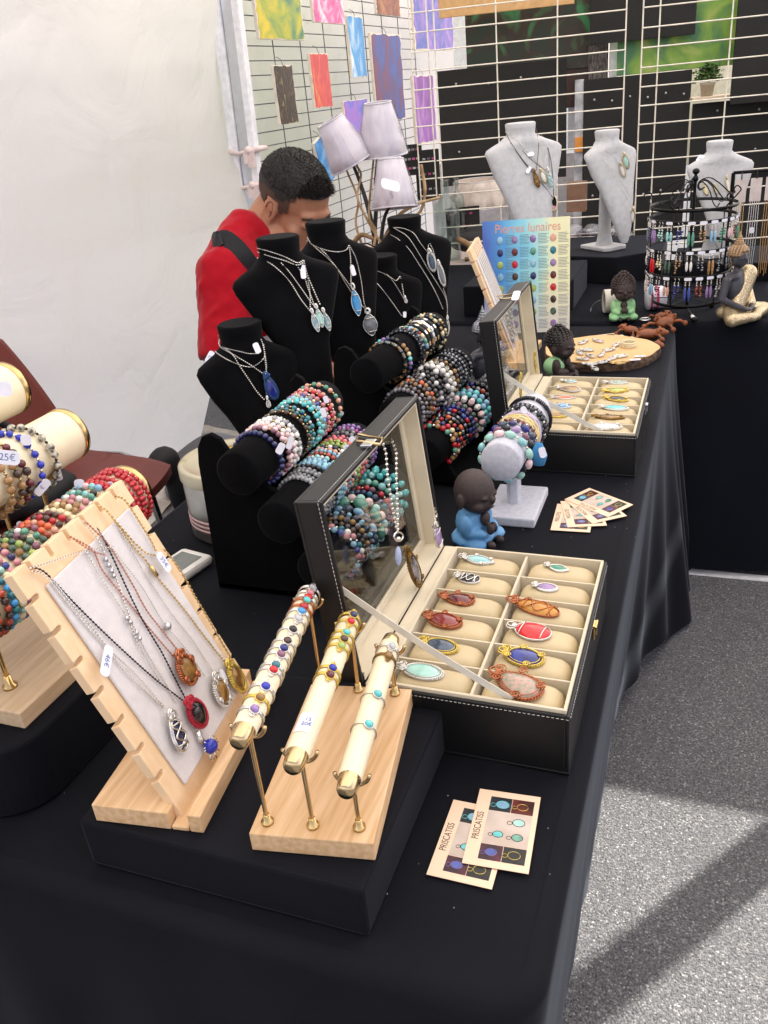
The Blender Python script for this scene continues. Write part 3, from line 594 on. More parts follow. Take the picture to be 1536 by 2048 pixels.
def pendant(Mw, L, W, sk, wm, label, shape='oval', style='plain', cat='pendant', group=None, parent=None, wr=.0007, name='wire_wrapped_pendant'):
    """long axis +x (bail at -x), thickness z"""
    t = parent or thing(name, label, cat, Mw.translation, 0, group)
    def fn(p):
        if shape == 'tear': k = 1 - .55 * max(0, -p.x) ** 1.2 * 1; return V((p.x, p.y * (.55 + .45 * (p.x + 1) / 2 + .12), p.z))
        if shape == 'marq': return V((p.x, p.y * (1 - .45 * p.x * p.x), p.z))
        return p
    mb = MB(); mb.ell((0, 0, 0), (L / 2, W / 2, W * .17), None, 16, 8, 0, fn); mb.v = [Mw @ p for p in mb.v]; mb.build('stone', ST[sk], t)
    def edge(k, z=0): 
        out = []
        for i in range(26):
            a = 2 * pi * i / 26; p = fn(V((cos(a), sin(a), 0))); out.append(Mw @ V((p.x * L / 2 * k, p.y * W / 2 * k, z)))
        return out
    fm = MB()
    fm.tube(edge(1.0, -.0005), wr * 1.4, 6, True); fm.tube(edge(1.03, wr * 1.6), wr, 5, True)
    if style in ('beaded', 'ornate'):
        for ph in (0, pi):
            rp = []
            for i in range(110):
                a = 2 * pi * i / 110; p = fn(V((cos(a), sin(a), 0))); k_ = 1.09 + 1.6 * wr / (W / 2) * cos(a * 20 + ph); rp.append(Mw @ V((p.x * L / 2 * k_, p.y * W / 2 * k_, wr * 1.6 * sin(a * 20 + ph))))
            fm.tube(rp, wr * .9, 4, True)
        fm.tube(edge(.90, W * .10), wr * .7, 4, True)
    if style in ('plain', 'wrap'):
        for s in (-.62, .62): fm.tube([Mw @ V((L / 2 * s + .001 * j, W / 2 * y * .8, W * .17 * math.sqrt(max(0, 1 - y * y * .8)) * .95 + wr)) for j in (0,) for y in (-1, -.7, -.35, 0, .35, .7, 1)], wr, 5)
    if style == 'wrap':
        fm.tube([Mw @ V((L / 2 * (-.9 + 1.7 * i / 20), W / 2 * .8 * sin(i / 20 * 2 * pi * 1.3), W * .17 * (1 - (i / 10 - 1) ** 2 * .6) + wr)) for i in range(21)], wr, 5)
        fm.tube([Mw @ V((L / 2 * (-.9 + 1.7 * i / 20), -W / 2 * .8 * sin(i / 20 * 2 * pi * 1.1 + .4), W * .17 * (1 - (i / 10 - 1) ** 2 * .6) + wr)) for i in range(21)], wr, 5)
    if style == 'ornate':
        for a in (.6, 1.9, 3.6, 5.1):
            c = Mw @ V((cos(a) * L / 2, sin(a) * W / 2, W * .12)); x = (Mw.to_3x3() @ V((1, 0, 0))); y = (Mw.to_3x3() @ V((0, 1, 0))); fm.tube(spiral(c, x, y, W * .16, 2, 9), wr * 1.1, 5)
    x = (Mw.to_3x3() @ V((1, 0, 0))).normalized(); y = (Mw.to_3x3() @ V((0, 1, 0))).normalized()
    bl = max(.008, L * .28)
    # bail: coils and a loop
    for k in range(3): fm.tube([Mw @ V((-L / 2 - wr * 2 * k - .001, W * .14 * cos(a), W * .14 * sin(a))) for a in [2 * pi * j / 9 for j in range(9)]], wr * 1.1, 5, True)
    fm.tube([Mw @ V((-L / 2 - bl * (.5 - .5 * cos(a)), W * .2 * sin(a), .0015)) for a in [2 * pi * j / 14 for j in range(14)]], wr * 1.5, 6, True)
    fm.tube([Mw @ V((-L / 2 - bl * (.5 - .5 * cos(a)) * .9, W * .13 * sin(a), .0035)) for a in [2 * pi * j / 14 for j in range(14)]], wr * 1.2, 6, True)
    if style != 'plain': fm.tube(spiral(Mw @ V((-L / 2 - bl * .35, W * .16, .003)), x, y, W * .2, 2, 9), wr * 1.1, 5); fm.tube(spiral(Mw @ V((-L / 2 - bl * .1, -W * .2, .003)), x, y, W * .16, 2, 9), wr * 1.1, 5)
    fm.build('wire_frame', wm, t)
    return t

# ================================================================ hinged display boxes
def open_box(x0, x1, y0, y1, h, tilt, L, label, hx):
    z0, z1 = TZ + .001, TZ + h; t = thing('display_box', label, 'jewellery box', ((x0 + x1) / 2, (y0 + y1) / 2, TZ), 0, 'black leather display boxes')
    w = .004
    b = MB(); b.box(hx, x1, y0, y1, z0, z0 + .004); b.box(x1 - w, x1, y0, y1, z0 + .004, z1); b.box(hx, hx + w, y0, y1, z0 + .004, z1); b.box(hx + w, x1 - w, y0, y0 + w, z0 + .004, z1); b.box(hx + w, x1 - w, y1 - w, y1, z0 + .004, z1)
    b.build('case', LEATH, t, bevel=.0012)
    i0, i1, j0, j1 = x0, x1 - w, y0 + w, y1 - w; lw = .0035; zt = z1 + .004
    l = MB(); l.box(hx + w, i1, j0, j1, z0 + .006, z0 + .012); l.box(i1 - lw, i1, j0, j1, z0 + .012, zt); l.box(i0, i0 + lw, j0, j1, z0 + .012, zt); l.box(i0 + lw, i1 - lw, j0, j0 + lw, z0 + .012, zt); l.box(i0 + lw, i1 - lw, j1 - lw, j1, z0 + .012, zt)
    l.box(hx + .0025, i0 - .0003, y0 + .0008, y1 - .0008, z0 + .012, z1 + .0015)
    l.build('lining', CREAM, t, bevel=.0006)
    xm = (i0 + i1) / 2; MB().box(xm - .0016, xm + .0016, j0 + lw, j1 - lw, z0 + .0125, zt - .003).build('divider', CREAM, t)
    n = 6; ys = [j0 + lw + (j1 - j0 - 2 * lw) * i / n for i in range(n + 1)]
    for a, b_ in ((i0 + lw, xm - .0017), (xm + .0017, i1 - lw)):
        for y in ys[1:-1]: MB().box(a, b_, y - .0012, y + .0012, z0 + .0125, zt - .005).build('divider', CREAM, t)
    # stitching round the rim
    s = MB(); zz = z1 - .004
    def dash(a, b_, nrm):
        a, b_ = V(a), V(b_); d = b_ - a; k = int(d.length / .0048); u = d.normalized()
        for i in range(k): p = a + d * ((i + .2) / k); s.tube([p + V(nrm) * .0002, p + u * .0028 + V(nrm) * .0002], .00035, 4)
    dash((x1 + .0001, y0 + .003, zz), (x1 + .0001, y1 - .003, zz), (1, 0, 0)); dash((hx, y0 - .0001, zz), (x1, y0 - .0001, zz), (0, -1, 0))
    s.build('stitching', STITCH, t)
    # clasp
    c = MB(); ym = y0 + (y1 - y0) * .55; c.box(x1 + .0005, x1 + .003, ym - .007, ym + .007, z1 - .022, z1 - .002); c.cyl((x1 + .004, ym - .008, z1 - .004), (x1 + .004, ym + .008, z1 - .004), .002, n=8); c.box(x1 + .0035, x1 + .0055, ym - .002, ym + .002, z1 - .018, z1 - .006)
    c.build('clasp', GOLD if 'near' in label else CHROME, t, bevel=.0005)
    # lid: shallow case standing up from the hinge line, glass at its back
    Ml = Matrix.Translation((hx, 0, z1 + .001)) @ Matrix.Rotation(-tilt, 4, 'Y')   # local: x depth (negative = outwards), z up the lid
    D = .028; lw2 = .0045
    o = MB(); o.box(-D, 0, y0, y0 + lw2, 0, L, Ml); o.box(-D, 0, y1 - lw2, y1, 0, L, Ml); o.box(-D, 0, y0 + lw2, y1 - lw2, 0, lw2, Ml); o.box(-D, 0, y0 + lw2, y1 - lw2, L - lw2, L, Ml)
    fw = .024
    o.box(-D - .004, -D, y0, y1, 0, fw, Ml); o.box(-D - .004, -D, y0, y1, L - fw * .5, L, Ml); o.box(-D - .004, -D, y0, y0 + fw * .5, fw, L - fw * .5, Ml); o.box(-D - .004, -D, y1 - fw * .5, y1, fw, L - fw * .5, Ml)
    lid = o.build('lid', LEATH, t, bevel=.001)
    q = MB(); a0, a1 = y0 + lw2 + .0003, y1 - lw2 - .0003; e = .004; D2 = D - .001
    q.box(-D2, -.003, a0, a0 + e, lw2 + .0003, L - lw2, Ml); q.box(-D2, -.003, a1 - e, a1, lw2 + .0003, L - lw2, Ml); q.box(-D2, .0006, a0 + e, a1 - e, lw2 + .0003, lw2 + e, Ml); q.box(.0002, .0016, a0, a1, .0012, lw2 + e, Ml); q.box(-D2, -.003, a0 + e, a1 - e, L - lw2 - e, L - lw2, Ml)
    g = .010
    q.box(-D2, -D2 + .004, a0 + e, a0 + e + g, lw2 + e, L - lw2 - e, Ml); q.box(-D2, -D2 + .004, a1 - e - g, a1 - e, lw2 + e, L - lw2 - e, Ml); q.box(-D2, -D2 + .004, a0 + e + g, a1 - e - g, lw2 + e, lw2 + e + g, Ml); q.box(-D2, -D2 + .004, a0 + e + g, a1 - e - g, L - lw2 - e - g * .5, L - lw2 - e, Ml)
    q.build('lid_lining', CREAM, lid, bevel=.0005)
    MB().box(-D2 + .001, -D2 + .0025, a0 + e + g - .001, a1 - e - g + .001, lw2 + e + g - .001, L - lw2 - e - g * .5 + .001, Ml).build('glass_pane', GLASS, lid)
    s = MB()
    def d2(a, b_): 
        a, b_ = Ml @ V(a), Ml @ V(b_); d = b_ - a; k = int(d.length / .0048); u = d.normalized()
        for i in range(k): p = a + d * ((i + .2) / k); s.tube([p, p + u * .0028], .00035, 4)
    d2((-.004, y0 - .0003, 0), (-.004, y0 - .0003, L)); d2((-.004, y0, L + .0003), (-.004, y1, L + .0003)); d2((-.0, y0, L + .0003), (0, y1, L + .0003)) if False else None
    s.build('stitching', STITCH, lid)
    # ribbon stay
    a = Ml @ V((-.006, y0 + lw2 + e + .001, L * .52)); b_ = V((x1 - .062, y0 + .012, z1 + .001)); up = V((0, 0, 1)); nr = (b_ - a).cross(V((0, 1, 0))).normalized()
    m = MB(); pts = [a.lerp(b_, i / 12) + V((0, 0, -.012 * sin(pi * i / 12) * .35)) for i in range(13)]; wd_ = .0042
    vs = []; 
    for p in pts: vs += [p + nr * wd_, p - nr * wd_, p - nr * wd_ + V((0, .0007, 0)), p + nr * wd_ + V((0, .0007, 0))]
    m.add(vs, [(i * 4 + j, i * 4 + (j + 1) % 4, i * 4 + 4 + (j + 1) % 4, i * 4 + 4 + j) for i in range(12) for j in range(4)])
    m.build('ribbon_stay', mat('ivory_ribbon', 'd9d5c6', .4), t)
    cells = {}
    for ci, (a, b_) in enumerate(((i0 + lw, xm - .0017), (xm + .0017, i1 - lw))):
        for r_ in range(6): cells[(ci, 5 - r_)] = ((a + b_) / 2, (ys[r_] + ys[r_ + 1]) / 2, b_ - a, ys[r_ + 1] - ys[r_])
    return t, cells, zt, Ml
def cushion(cell, zt, label, group):
    x, y, w, h = cell; rw, rh = w * .47, h * .45
    def fn(p):
        f = lambda v, e: math.copysign(abs(v) ** e, v)
        return V((f(p.x, .45), f(p.y, .5), f(p.z, .8)))
    mb = MB(); mb.ell((x, y, zt - .026), (rw, rh, .022), None, 24, 12, 0, fn)
    o = mb.build('cushion', CUSH); tag(o, label, 'cushion', group)
    return zt - .006
B1, c1, zt1, Ml1 = open_box(-.243, -.037, .131, .447, .08, rad(5.3), .222, 'near open black display box of pendants, its lid propped by a ribbon', -.262)
B2, c2, zt2, Ml2 = open_box(-.243, -.038, .889, 1.205, .08, rad(6), .205, 'far open black display box of pendants, behind the round bracelet post', -.262)
ROWN = ['farthest', 'second', 'third', 'fourth', 'fifth', 'nearest']
def fill(cells, zt, items, which):
    for (ci, r_), it in items.items():
        side = 'inner' if ci == 0 else 'outer'
        ztop = cushion(cells[(ci, r_)], zt, f'cream cushion in the {ROWN[r_]} compartment of the {side} column, {which} box', 'cream cushions in the display boxes')
        if not it: continue
        L, W, sk, wm, desc, shape, style, dx, rot = it; x, y, w, h = cells[(ci, r_)]
        Mw = Matrix.Translation((x + dx, y + .002, ztop + W * .12 + .0015)) @ Matrix.Rotation(rad(rot), 4, 'Z') @ Matrix.Rotation(rad(3), 4, 'X')
        pendant(Mw, L * 1.12, W * 1.15, sk, wm, f'{desc}, {ROWN[r_]} cushion of the {side} column, {which} box', shape, style, group='pendants on cushions')
I1 = {(0, 0): (.034, .016, 'aqua', SILV, 'pale teal pendant in silver wire', 'marq', 'ornate', -.012, -8), (0, 1): (.026, .017, 'black', SILV, 'black oval pendant in silver wire', 'oval', 'wrap', -.012, -12),
 (0, 2): (.032, .02, 'garnet', COPPER, 'dark red pendant in copper wire', 'tear', 'ornate', -.012, -6), (0, 3): (.036, .022, 'dkred', COPPER, 'brick red oval pendant in rose copper wire', 'oval', 'ornate', -.016, -14),
 (0, 4): (.034, .02, 'slate', GWIRE, 'dark pendant in yellow wire under the ribbon', 'oval', 'beaded', -.006, -10), (0, 5): (.038, .02, 'pteal', SILV, 'pale aqua pendant edged with silver beading', 'oval', 'beaded', -.012, -4),
 (1, 0): (.022, .012, 'emer', SILV, 'small green marquise pendant in silver', 'marq', 'beaded', -.004, -14), (1, 1): (.022, .014, 'amet', SILV, 'small amethyst pendant in silver', 'oval', 'beaded', -.01, -4),
 (1, 2): (.050, .022, 'amber', COPPER, 'large amber pendant in copper wire', 'oval', 'wrap', -.012, -18), (1, 3): (.038, .026, 'redc', SILV, 'bright red oval pendant in silver wire', 'oval', 'plain', -.008, -12),
 (1, 4): (.036, .024, 'lapis', GWIRE, 'lapis blue oval pendant in gold wire', 'oval', 'ornate', -.008, -12), (1, 5): (.046, .032, 'rhod', COPPER, 'large teardrop granite pendant in copper wire', 'tear', 'ornate', -.004, -28)}
fill(c1, zt1, I1, 'near')
I2 = {(0, 0): (.026, .014, 'aqua', SILV, 'clear aqua pendant in silver', 'marq', 'wrap', -.006, -4), (0, 1): (.036, .022, 'tigr', SILV, 'brown teardrop pendant in white wire', 'tear', 'beaded', .0, -12), (0, 2): (.036, .013, 'orange', SILV, 'long orange pendant in silver', 'marq', 'plain', .0, 6),
 (0, 3): (.034, .018, 'lblue', SILV, 'bright blue teardrop pendant in silver', 'tear', 'wrap', 0, -3), (0, 4): (.036, .016, 'wood', GWIRE, 'tan pendant with pale beading', 'oval', 'beaded', -.004, -4), (0, 5): None,
 (1, 0): (.036, .012, 'pteal', SILV, 'pale mint pendant in silver', 'oval', 'wrap', -.008, 4), (1, 1): (.036, .018, 'olive', GWIRE, 'pendant wrapped in bright yellow wire', 'marq', 'ornate', -.004, 14), (1, 2): (.034, .018, 'black', GWIRE, 'dark pendant with zigzag yellow wire', 'oval', 'ornate', .002, -16),
 (1, 3): (.038, .018, 'turq', SILV, 'teal bar pendant with silver ends', 'oval', 'beaded', .004, -4), (1, 4): (.040, .016, 'tigr', BRONZE, 'dark bronze wire pendant', 'marq', 'ornate', .0, 0), (1, 5): (.044, .022, 'white', SILV, 'large white wire pendant', 'oval', 'ornate', -.002, 6)}
fill(c2, zt2, I2, 'far')
# things hung on the lids
def hang_plane(Ml): o = Ml @ V((.003, 0, 0)); n = (Ml.to_3x3() @ V((1, 0, 0))).normalized(); return o, n
def frame_px(pa, pb, o, n):
    """matrix with x from pixel a towards pixel b on a plane, z = plane normal"""
    a, b = PL(*pa, o, n), PL(*pb, o, n); x = (b - a).normalized(); z = n.normalized(); y = z.cross(x).normalized(); c = (a + b) / 2
    return Matrix(((x.x, y.x, z.x, c.x), (x.y, y.y, z.y, c.y), (x.z, y.z, z.z, c.z), (0, 0, 0, 1))), (b - a).length
o1, n1 = hang_plane(Ml1)
t = thing('pendant_necklace', 'silver double chain with pale blue drop clipped on the near box lid', 'necklace', PL(797, 1070, o1, n1))
MB().chain([PL(x, y, o1 + n1 * k, n1) for x, y, k in ((765, 884, .001), (772, 905, .003), (776, 960, .004), (784, 1010, .004), (795, 1066, .004))], .0021).chain([PL(x, y, o1 + n1 * .004, n1) for x, y in ((784, 880), (793, 905), (793, 960), (795, 1010), (796, 1066))], .0021).build('chain', SILV, t)
ring = [PL(797 + 9 * cos(a), 1073 + 9 * sin(a), o1 + n1 * .006, n1) for a in [i / 12 * 2 * pi for i in range(12)]]
MB().tube(ring, .0013, 6, True).ell(PL(797, 1078, o1 + n1 * .006, n1), .003).build('ring', SILV, t)
Mw, L = frame_px((796, 1092), (797, 1132), o1 + n1 * .006, n1); mb = MB(); mb.ell((0, 0, 0), (L / 2, .0045, .004), None, 10, 8); mb.v = [Mw @ p for p in mb.v]; mb.build('drop', mat('pale_blue_chalcedony', 'b9c4e4', .12, trans=.3), t)
pa = Ml1 @ V((-.02, .265, .2222)); 
t = thing('gold_clip', 'champagne rectangular clip loop over the top edge of the near lid', 'clip', pa)
pts = [PL(x, y, Ml1 @ V((-.02, 0, .2255)), (Ml1.to_3x3() @ V((0, 0, 1)))) for x, y in ((716, 868), (766, 877), (760, 889), (713, 882))]
MB().tube(pts, .0018, 6, True).build('loop', BRASS, t)
MB().box(-.012, .002, .268, .288, .2225, .2265, Ml1).build('hinge_block', CHROME, t, bevel=.0008)
Mw, L = frame_px((815, 1108), (842, 1168), o1 + n1 * .004, n1)
pendant(Mw, L * .95, .024, 'agate', BRONZE, 'bronze wire pendant with sparkling grey stone resting on the near lid ledge', 'oval', 'ornate')
Mw, L = frame_px((870, 1052), (880, 1094), o1 + n1 * .004, n1)
t = pendant(Mw, L * .9, .024, 'amet', SILV, 'pointed violet agate slice pendant hung at the far edge of the near lid', 'tear', 'plain')
MB().chain([PL(x, y, o1 + n1 * .003, n1) for x, y in ((868, 1014), (874, 1030), (870, 1040), (873, 1050))], .0022).build('chain', SILV, t)
o2, n2 = hang_plane(Ml2)
Mw, L = frame_px((1040, 756), (1042, 795), o2 + n2 * .004, n2); pendant(Mw, L, .012, 'slate', GWIRE, 'blue black pendant in yellow wire hung inside the far box lid', 'oval', 'beaded')
Mw, L = frame_px((1068, 712), (1072, 745), o2 + n2 * .004, n2); pendant(Mw, L, .009, 'white', GWIRE, 'gold wire loop pendant hung at the far edge of the far lid', 'oval', 'wrap')
t = thing('gold_clip', 'champagne clip with a white tag on the far box lid', 'clip', Ml2 @ V((-.02, 1.05, .207)))
pts = [PL(x, y, Ml2 @ V((-.02, 0, .2085)), (Ml2.to_3x3() @ V((0, 0, 1)))) for x, y in ((995, 592), (1028, 588), (1026, 596), (1000, 598))]
MB().tube(pts, .0016, 6, True).build('loop', BRASS, t)
disc_tag(PL(1032, 591, Ml2 @ V((-.01, 0, .212)), (Ml2.to_3x3() @ V((0, 0, 1)))), (1, 0, 0), (0, 1, .4), .014, .03, t)
# ================================================================ velvet stands with bracelets
def velvet_stand(x, y0, y1, label, yaw=0):
    t = thing('bracelet_stand', label, 'bracelet stand', (x, y0, TZ), 0, 'three-tier black velvet bracelet stands')
    Mr = Matrix.Translation((x, y0, 0)) @ Matrix.Rotation(yaw, 4, 'Z'); L = y1 - y0; out = []
    prof = [(-.098, .742), (-.090, .950), (-.086, .975), (-.076, .992), (-.062, .997), (-.048, .990), (-.028, .955), (0, .93), (.028, .915), (.045, .87), (.07, .85), (.095, .80), (.125, .785), (.15, .742)]
    prof2 = [(-.060, .742), (-.052, .965), (-.046, .998), (-.034, 1.010), (-.022, 1.002), (-.010, .955)] + prof[7:]
    for yy, prof in ((.045, prof), (L - .03, prof2)):
        mb = MB(); n = len(prof); vs = [(a, yy, z) for a, z in prof] + [(a, yy + .010, z) for a, z in prof]
        mb.add(vs, [tuple(range(n)), tuple(reversed(range(n, 2 * n)))] + [((i + 1) % n, i, n + i, n + (i + 1) % n) for i in range(n)], Mr); mb.build('side_panel', VELVET, t, bevel=.002)
    MB().box(-.098, .15, .045, L - .05, .741, .753, Mr).build('base', VELVET, t, bevel=.002)
    MB().box(-.05, -.042, .056, L - .061, .80, .93, Mr).build('back_rail', VELVET, t, bevel=.002)
    for k, (dx, z) in enumerate(((0, .96), (.05, .89), (.10, .82))):
        A, B = Mr @ V((dx, 0, z)), Mr @ V((dx, L, z)); M, LL = fr(A, B); R = .032
        MB().lathe([(0, 0), (R - .003, 0), (R, .003), (R, LL - .003), (R - .003, LL), (0, LL)], 40, M).build('roll', VELVET, t); out.append((A, B))
    return out
RA = velvet_stand(-.512, .345, .645, 'nearer three-tier black velvet stand loaded with bead bracelets')
RB = velvet_stand(-.488, .765, 1.085, 'farther three-tier black velvet stand with dark stone bracelets', rad(-5))
g = 'bead bracelets on the black velvet stands'; r8 = .0042; r6 = .0034
s = ('goldb', .45)
A1 = [(.20, r8, ['navy'], 'navy bead'), (.265, r8, ['mauve', 'rose', s, 'mauve'], 'mauve bead'), (.295, r8, ['rose', 'rose', s], 'rose quartz bead'), (.325, r8, ['white', 'rose'], 'pale pink and white bead'), (.355, r8, ['white', s, 'white'], 'milky white bead'), (.385, r8, ['clear', 'white'], 'frosted white bead'), (.41, r6, ['clear', ('silvb', .6)], 'clear chip bead', 'f'),
 (.485, r8, ['brown', s], 'dark brown and gold bead'), (.515, r6, ['dgreen', 'teal', s], 'dark teal bead'), (.545, r8, ['teal', s, 'teal', ('white', .6)], 'deep blue green bead'),
 (.62, r8, ['turq', ('white', .5)], 'turquoise bead'), (.65, r8, ['aqua', s, 'turq'], 'pale aqua bead'), (.68, r8, ['sky', ('white', .6), 'grey'], 'pale blue and grey bead'), (.71, r8, ['blue', s, 'grey', ('ivory', .7)], 'blue and yellow bead'), (.745, r8, ['pink', 'pink', ('silvb', .5)], 'dusty pink bead'), (.78, r8, ['red', s], 'bright red bead'), (.81, r8, ['peach', ('silvb', .5), 'pink'], 'dusty rose and silver bead'), (.89, r8, ['peach', s, 'green'], 'peach and green bead')]
roll_set(*RA[0], .032, A1, 'top roll, nearer velvet stand', g)
A2 = [(.24, r6, ['clear'], 'clear crystal bead'), (.265, r6, ['clear', 'smoke'], 'smoky clear bead'), (.29, r6, ['smoke'], 'grey crystal bead'), (.315, r6, ['smoke', 'clear'], 'grey and clear bead'), (.345, r8, ['agate', 'smoke'], 'smoky grey bead'), (.375, r8, ['black'], 'matte black bead'),
 (.405, r8, ['sky'], 'sky blue bead'), (.435, r8, ['sky', 'aqua'], 'pale sky bead'), (.465, r8, ['sky'], 'soft blue bead'), (.495, r8, ['aqua', ('white', .8)], 'icy aqua bead'), (.53, r8, ['brick', 'brick', s], 'brick red and gold bead'), (.56, r8, ['sky', ('sky', .8)], 'steel blue bead'), (.59, r8, ['peach', 'peach', ('white', .6)], 'peach bead'), (.62, r8, ['white', 'navy', s], 'white and navy bead'),
 (.655, r8, ['olive'], 'olive green bead'), (.69, r8, ['olive', s], 'lime green and gold bead'), (.73, r8, ['coral'], 'coral pink bead'), (.76, r8, ['coral', ('mauve', .8)], 'coral and plum bead'), (.80, r8, ['agate', 'smoke'], 'grey marbled bead'), (.84, r8, ['agate', 'black'], 'black and grey bead'), (.88, r8, ['purple', ('magenta', .8)], 'lilac bead'), (.92, r8, ['purple'], 'amethyst purple bead')]
roll_set(*RA[1], .032, A2, 'middle roll, nearer velvet stand', g)
A3 = [(.18, .005, ['blue', 'pink', ('silvb', .5), 'sky'], 'blue and pink bead'), (.22, .005, ['pink', ('silvb', .5), 'teal', 'white'], 'rose and blue bead'), (.26, .0046, ['black', 'brown'], 'black and brown bead'), (.30, .0046, ['tigr', 'agate'], 'tiger brown bead'), (.35, .006, ['sky', 'slate'], 'blue chip bead', 'f'), (.40, .006, ['slate', 'sky'], 'grey blue nugget', 'c'),
 (.46, .008, ['green', ('silvb', .3)], 'green aventurine nugget', 'c'), (.52, .007, ['rose', 'pteal'], 'pale rose nugget'), (.60, .005, ['navy', 'teal', 'slate'], 'navy and teal bead'), (.65, .005, ['red', ('silvb', .4), 'red', 'mauve'], 'crimson bead'), (.71, .006, ['aqua', 'green'], 'mint bead'), (.78, .008, ['turq', 'aqua'], 'turquoise chip', 'f'), (.84, .009, ['turq'], 'bright turquoise chip', 'f')]
roll_set(*RA[2], .032, A3, 'lowest roll, nearer velvet stand', g)
Bm = [(.27, .0032, ['hema', 'rain', 'wood', 'hsil'], 'thin black and bronze bead', 'd'), (.34, .0045, ['wood', 'wood', 'ivory', 'turq', 'purple', 'navy', 'hema', 'black', 'hema'], 'rainbow bead'), (.50, .0042, ['hema', ('hsil', .6)], 'black hematite bead', 'd'), (.54, .0046, ['hema', 'hsil'], 'faceted black bead', 'd'), (.58, .0046, ['rain', ('red', .7), 'ivory', 'green', 'sky'], 'iridescent square bead', 'x'), (.85, .0044, ['rain', 'ivory', 'hema'], 'iridescent and gold bead', 'x'), (.90, .0036, ['hema', 'ivory', 'rain'], 'small black and yellow bead')]
roll_set(*RB[0], .032, Bm, 'top roll, farther velvet stand', g)
A_, B_ = RB[0]
for i, tt in enumerate((.655, .70, .745, .79)):
    c = A_.lerp(B_, tt); M, _ = fr(c, B_); w = .006
    t = thing('metal_bangle', f'{["polished", "gold inlaid", "wide silver and black", "glossy black"][i]} metal bangle, {ORD[i]} along the farther top roll', 'bangle', c, 0, 'metal bangles on the farther top roll')
    MB().lathe([(.0335, -w), (.0355, -w), (.036, 0), (.0355, w), (.0335, w), (.0335, -w)], 40, M).build('band', BLKM if i != 2 else CHROME, t)
    for k in range(10): MB().box(.0356, .0366, -.004, .004, -.0035, .0035, M @ Matrix.Rotation(k * pi / 5, 4, 'Z')).build('inlay', CHROME if i != 1 else GOLD, t)
B2s = [(.12, .0042, ['agate', 'grey'], 'dark grey bead'), (.17, .0042, ['agate', 'brown'], 'brown grey bead'), (.22, .0046, ['wood', 'agate', 'brown'], 'orange brown bead'), (.27, .0046, ['orange', 'wood', 'agate'], 'amber and black bead'), (.32, .0046, ['agate', 'black'], 'matte charcoal bead'), (.38, .005, ['black', 'agate', 'white'], 'black and white bead'), (.43, .005, ['black'], 'glossy black bead'), (.49, .006, ['white', 'black', 'agate'], 'large black and white bead'), (.54, .0058, ['white'], 'white howlite bead'), (.59, .0056, ['white', 'dal'], 'speckled white bead'),
 (.65, .005, ['tigr', 'brown'], 'tiger eye bead'), (.71, .0042, ['hsil', 'hema'], 'silver hematite bead'), (.755, .0042, ['hema', 'hsil'], 'bright hematite bead', 'd'), (.80, .004, ['hsil'], 'polished hematite bead'), (.845, .004, ['hema'], 'dark hematite bead'), (.89, .004, ['hsil', 'hema'], 'small hematite bead')]
roll_set(*RB[1], .032, B2s, 'middle roll, farther velvet stand', g)
B3s = [(.16, .0052, ['red', 'green', ('silvb', .6), 'wood'], 'red, green and orange bead'), (.21, .0052, ['wood', 'navy', 'red', 'ivory'], 'amber and navy bead'), (.26, .0046, ['hema', 'rain', 'red'], 'black bead with red'), (.31, .0046, ['hsil', 'hema', 'orange'], 'silver cube bead', 'x'), (.36, .0046, ['hema', 'hsil'], 'dark metal cube bead', 'x'), (.42, .0046, ['hema', 'blue', 'red'], 'dark metal and blue bead', 'x'), (.47, .0052, ['navy', 'lapis'], 'royal blue bead'), (.52, .0056, ['dgreen', 'mauve'], 'dark green and plum bead'), (.60, .0085, ['rose', 'white'], 'pale pink nugget', 'f'),
 (.68, .0062, ['turq', 'sky'], 'turquoise blue bead'), (.74, .0066, ['sky', 'turq'], 'sky turquoise bead'), (.82, .0052, ['brick', 'black', 'grey'], 'brick and black bead'), (.88, .006, ['black', 'black', 'lapis', 'black'], 'black bead with lapis')]
roll_set(*RB[2], .032, B3s, 'lowest roll, farther velvet stand', g)
# small paper tags tied among the bracelets
def loose_tag(px, py, z, w, h, label, text=None, rot=0, rx=.6):
    p = P(px, py, z); t = thing('price_tag', label, 'price tag', p, 0, 'paper price tags'); disc_tag(p, CR, (CU * .8 - _w * .2), w * .8, h * .8, t, text, 'tag_paper', rot=rot); return t
for q in [(561, 897, .99, .012, .02, 'white tag on the mauve bracelets of the nearer top roll', None, -.5), (580, 886, .985, .010, .022, 'white tag beside the frosted bracelets of the nearer top roll', None, -.3), (647, 825, .99, .01, .018, 'lilac tag beside the red bracelets of the nearer top roll', None, .3), (652, 799, .985, .01, .014, 'small tag low on the red bracelets of the nearer top roll', None, .3), (706, 880, .925, .012, .016, 'white tag on the coral bracelets of the nearer middle roll', None, .8), (694, 897, .92, .012, .016, 'white tag on the lime bracelets of the nearer middle roll', '3', .5), (680, 825, .93, .01, .016, 'white tag by the lilac bracelets of the nearer middle roll', None, .9)]: loose_tag(*q[:6], text=q[6], rot=q[7])

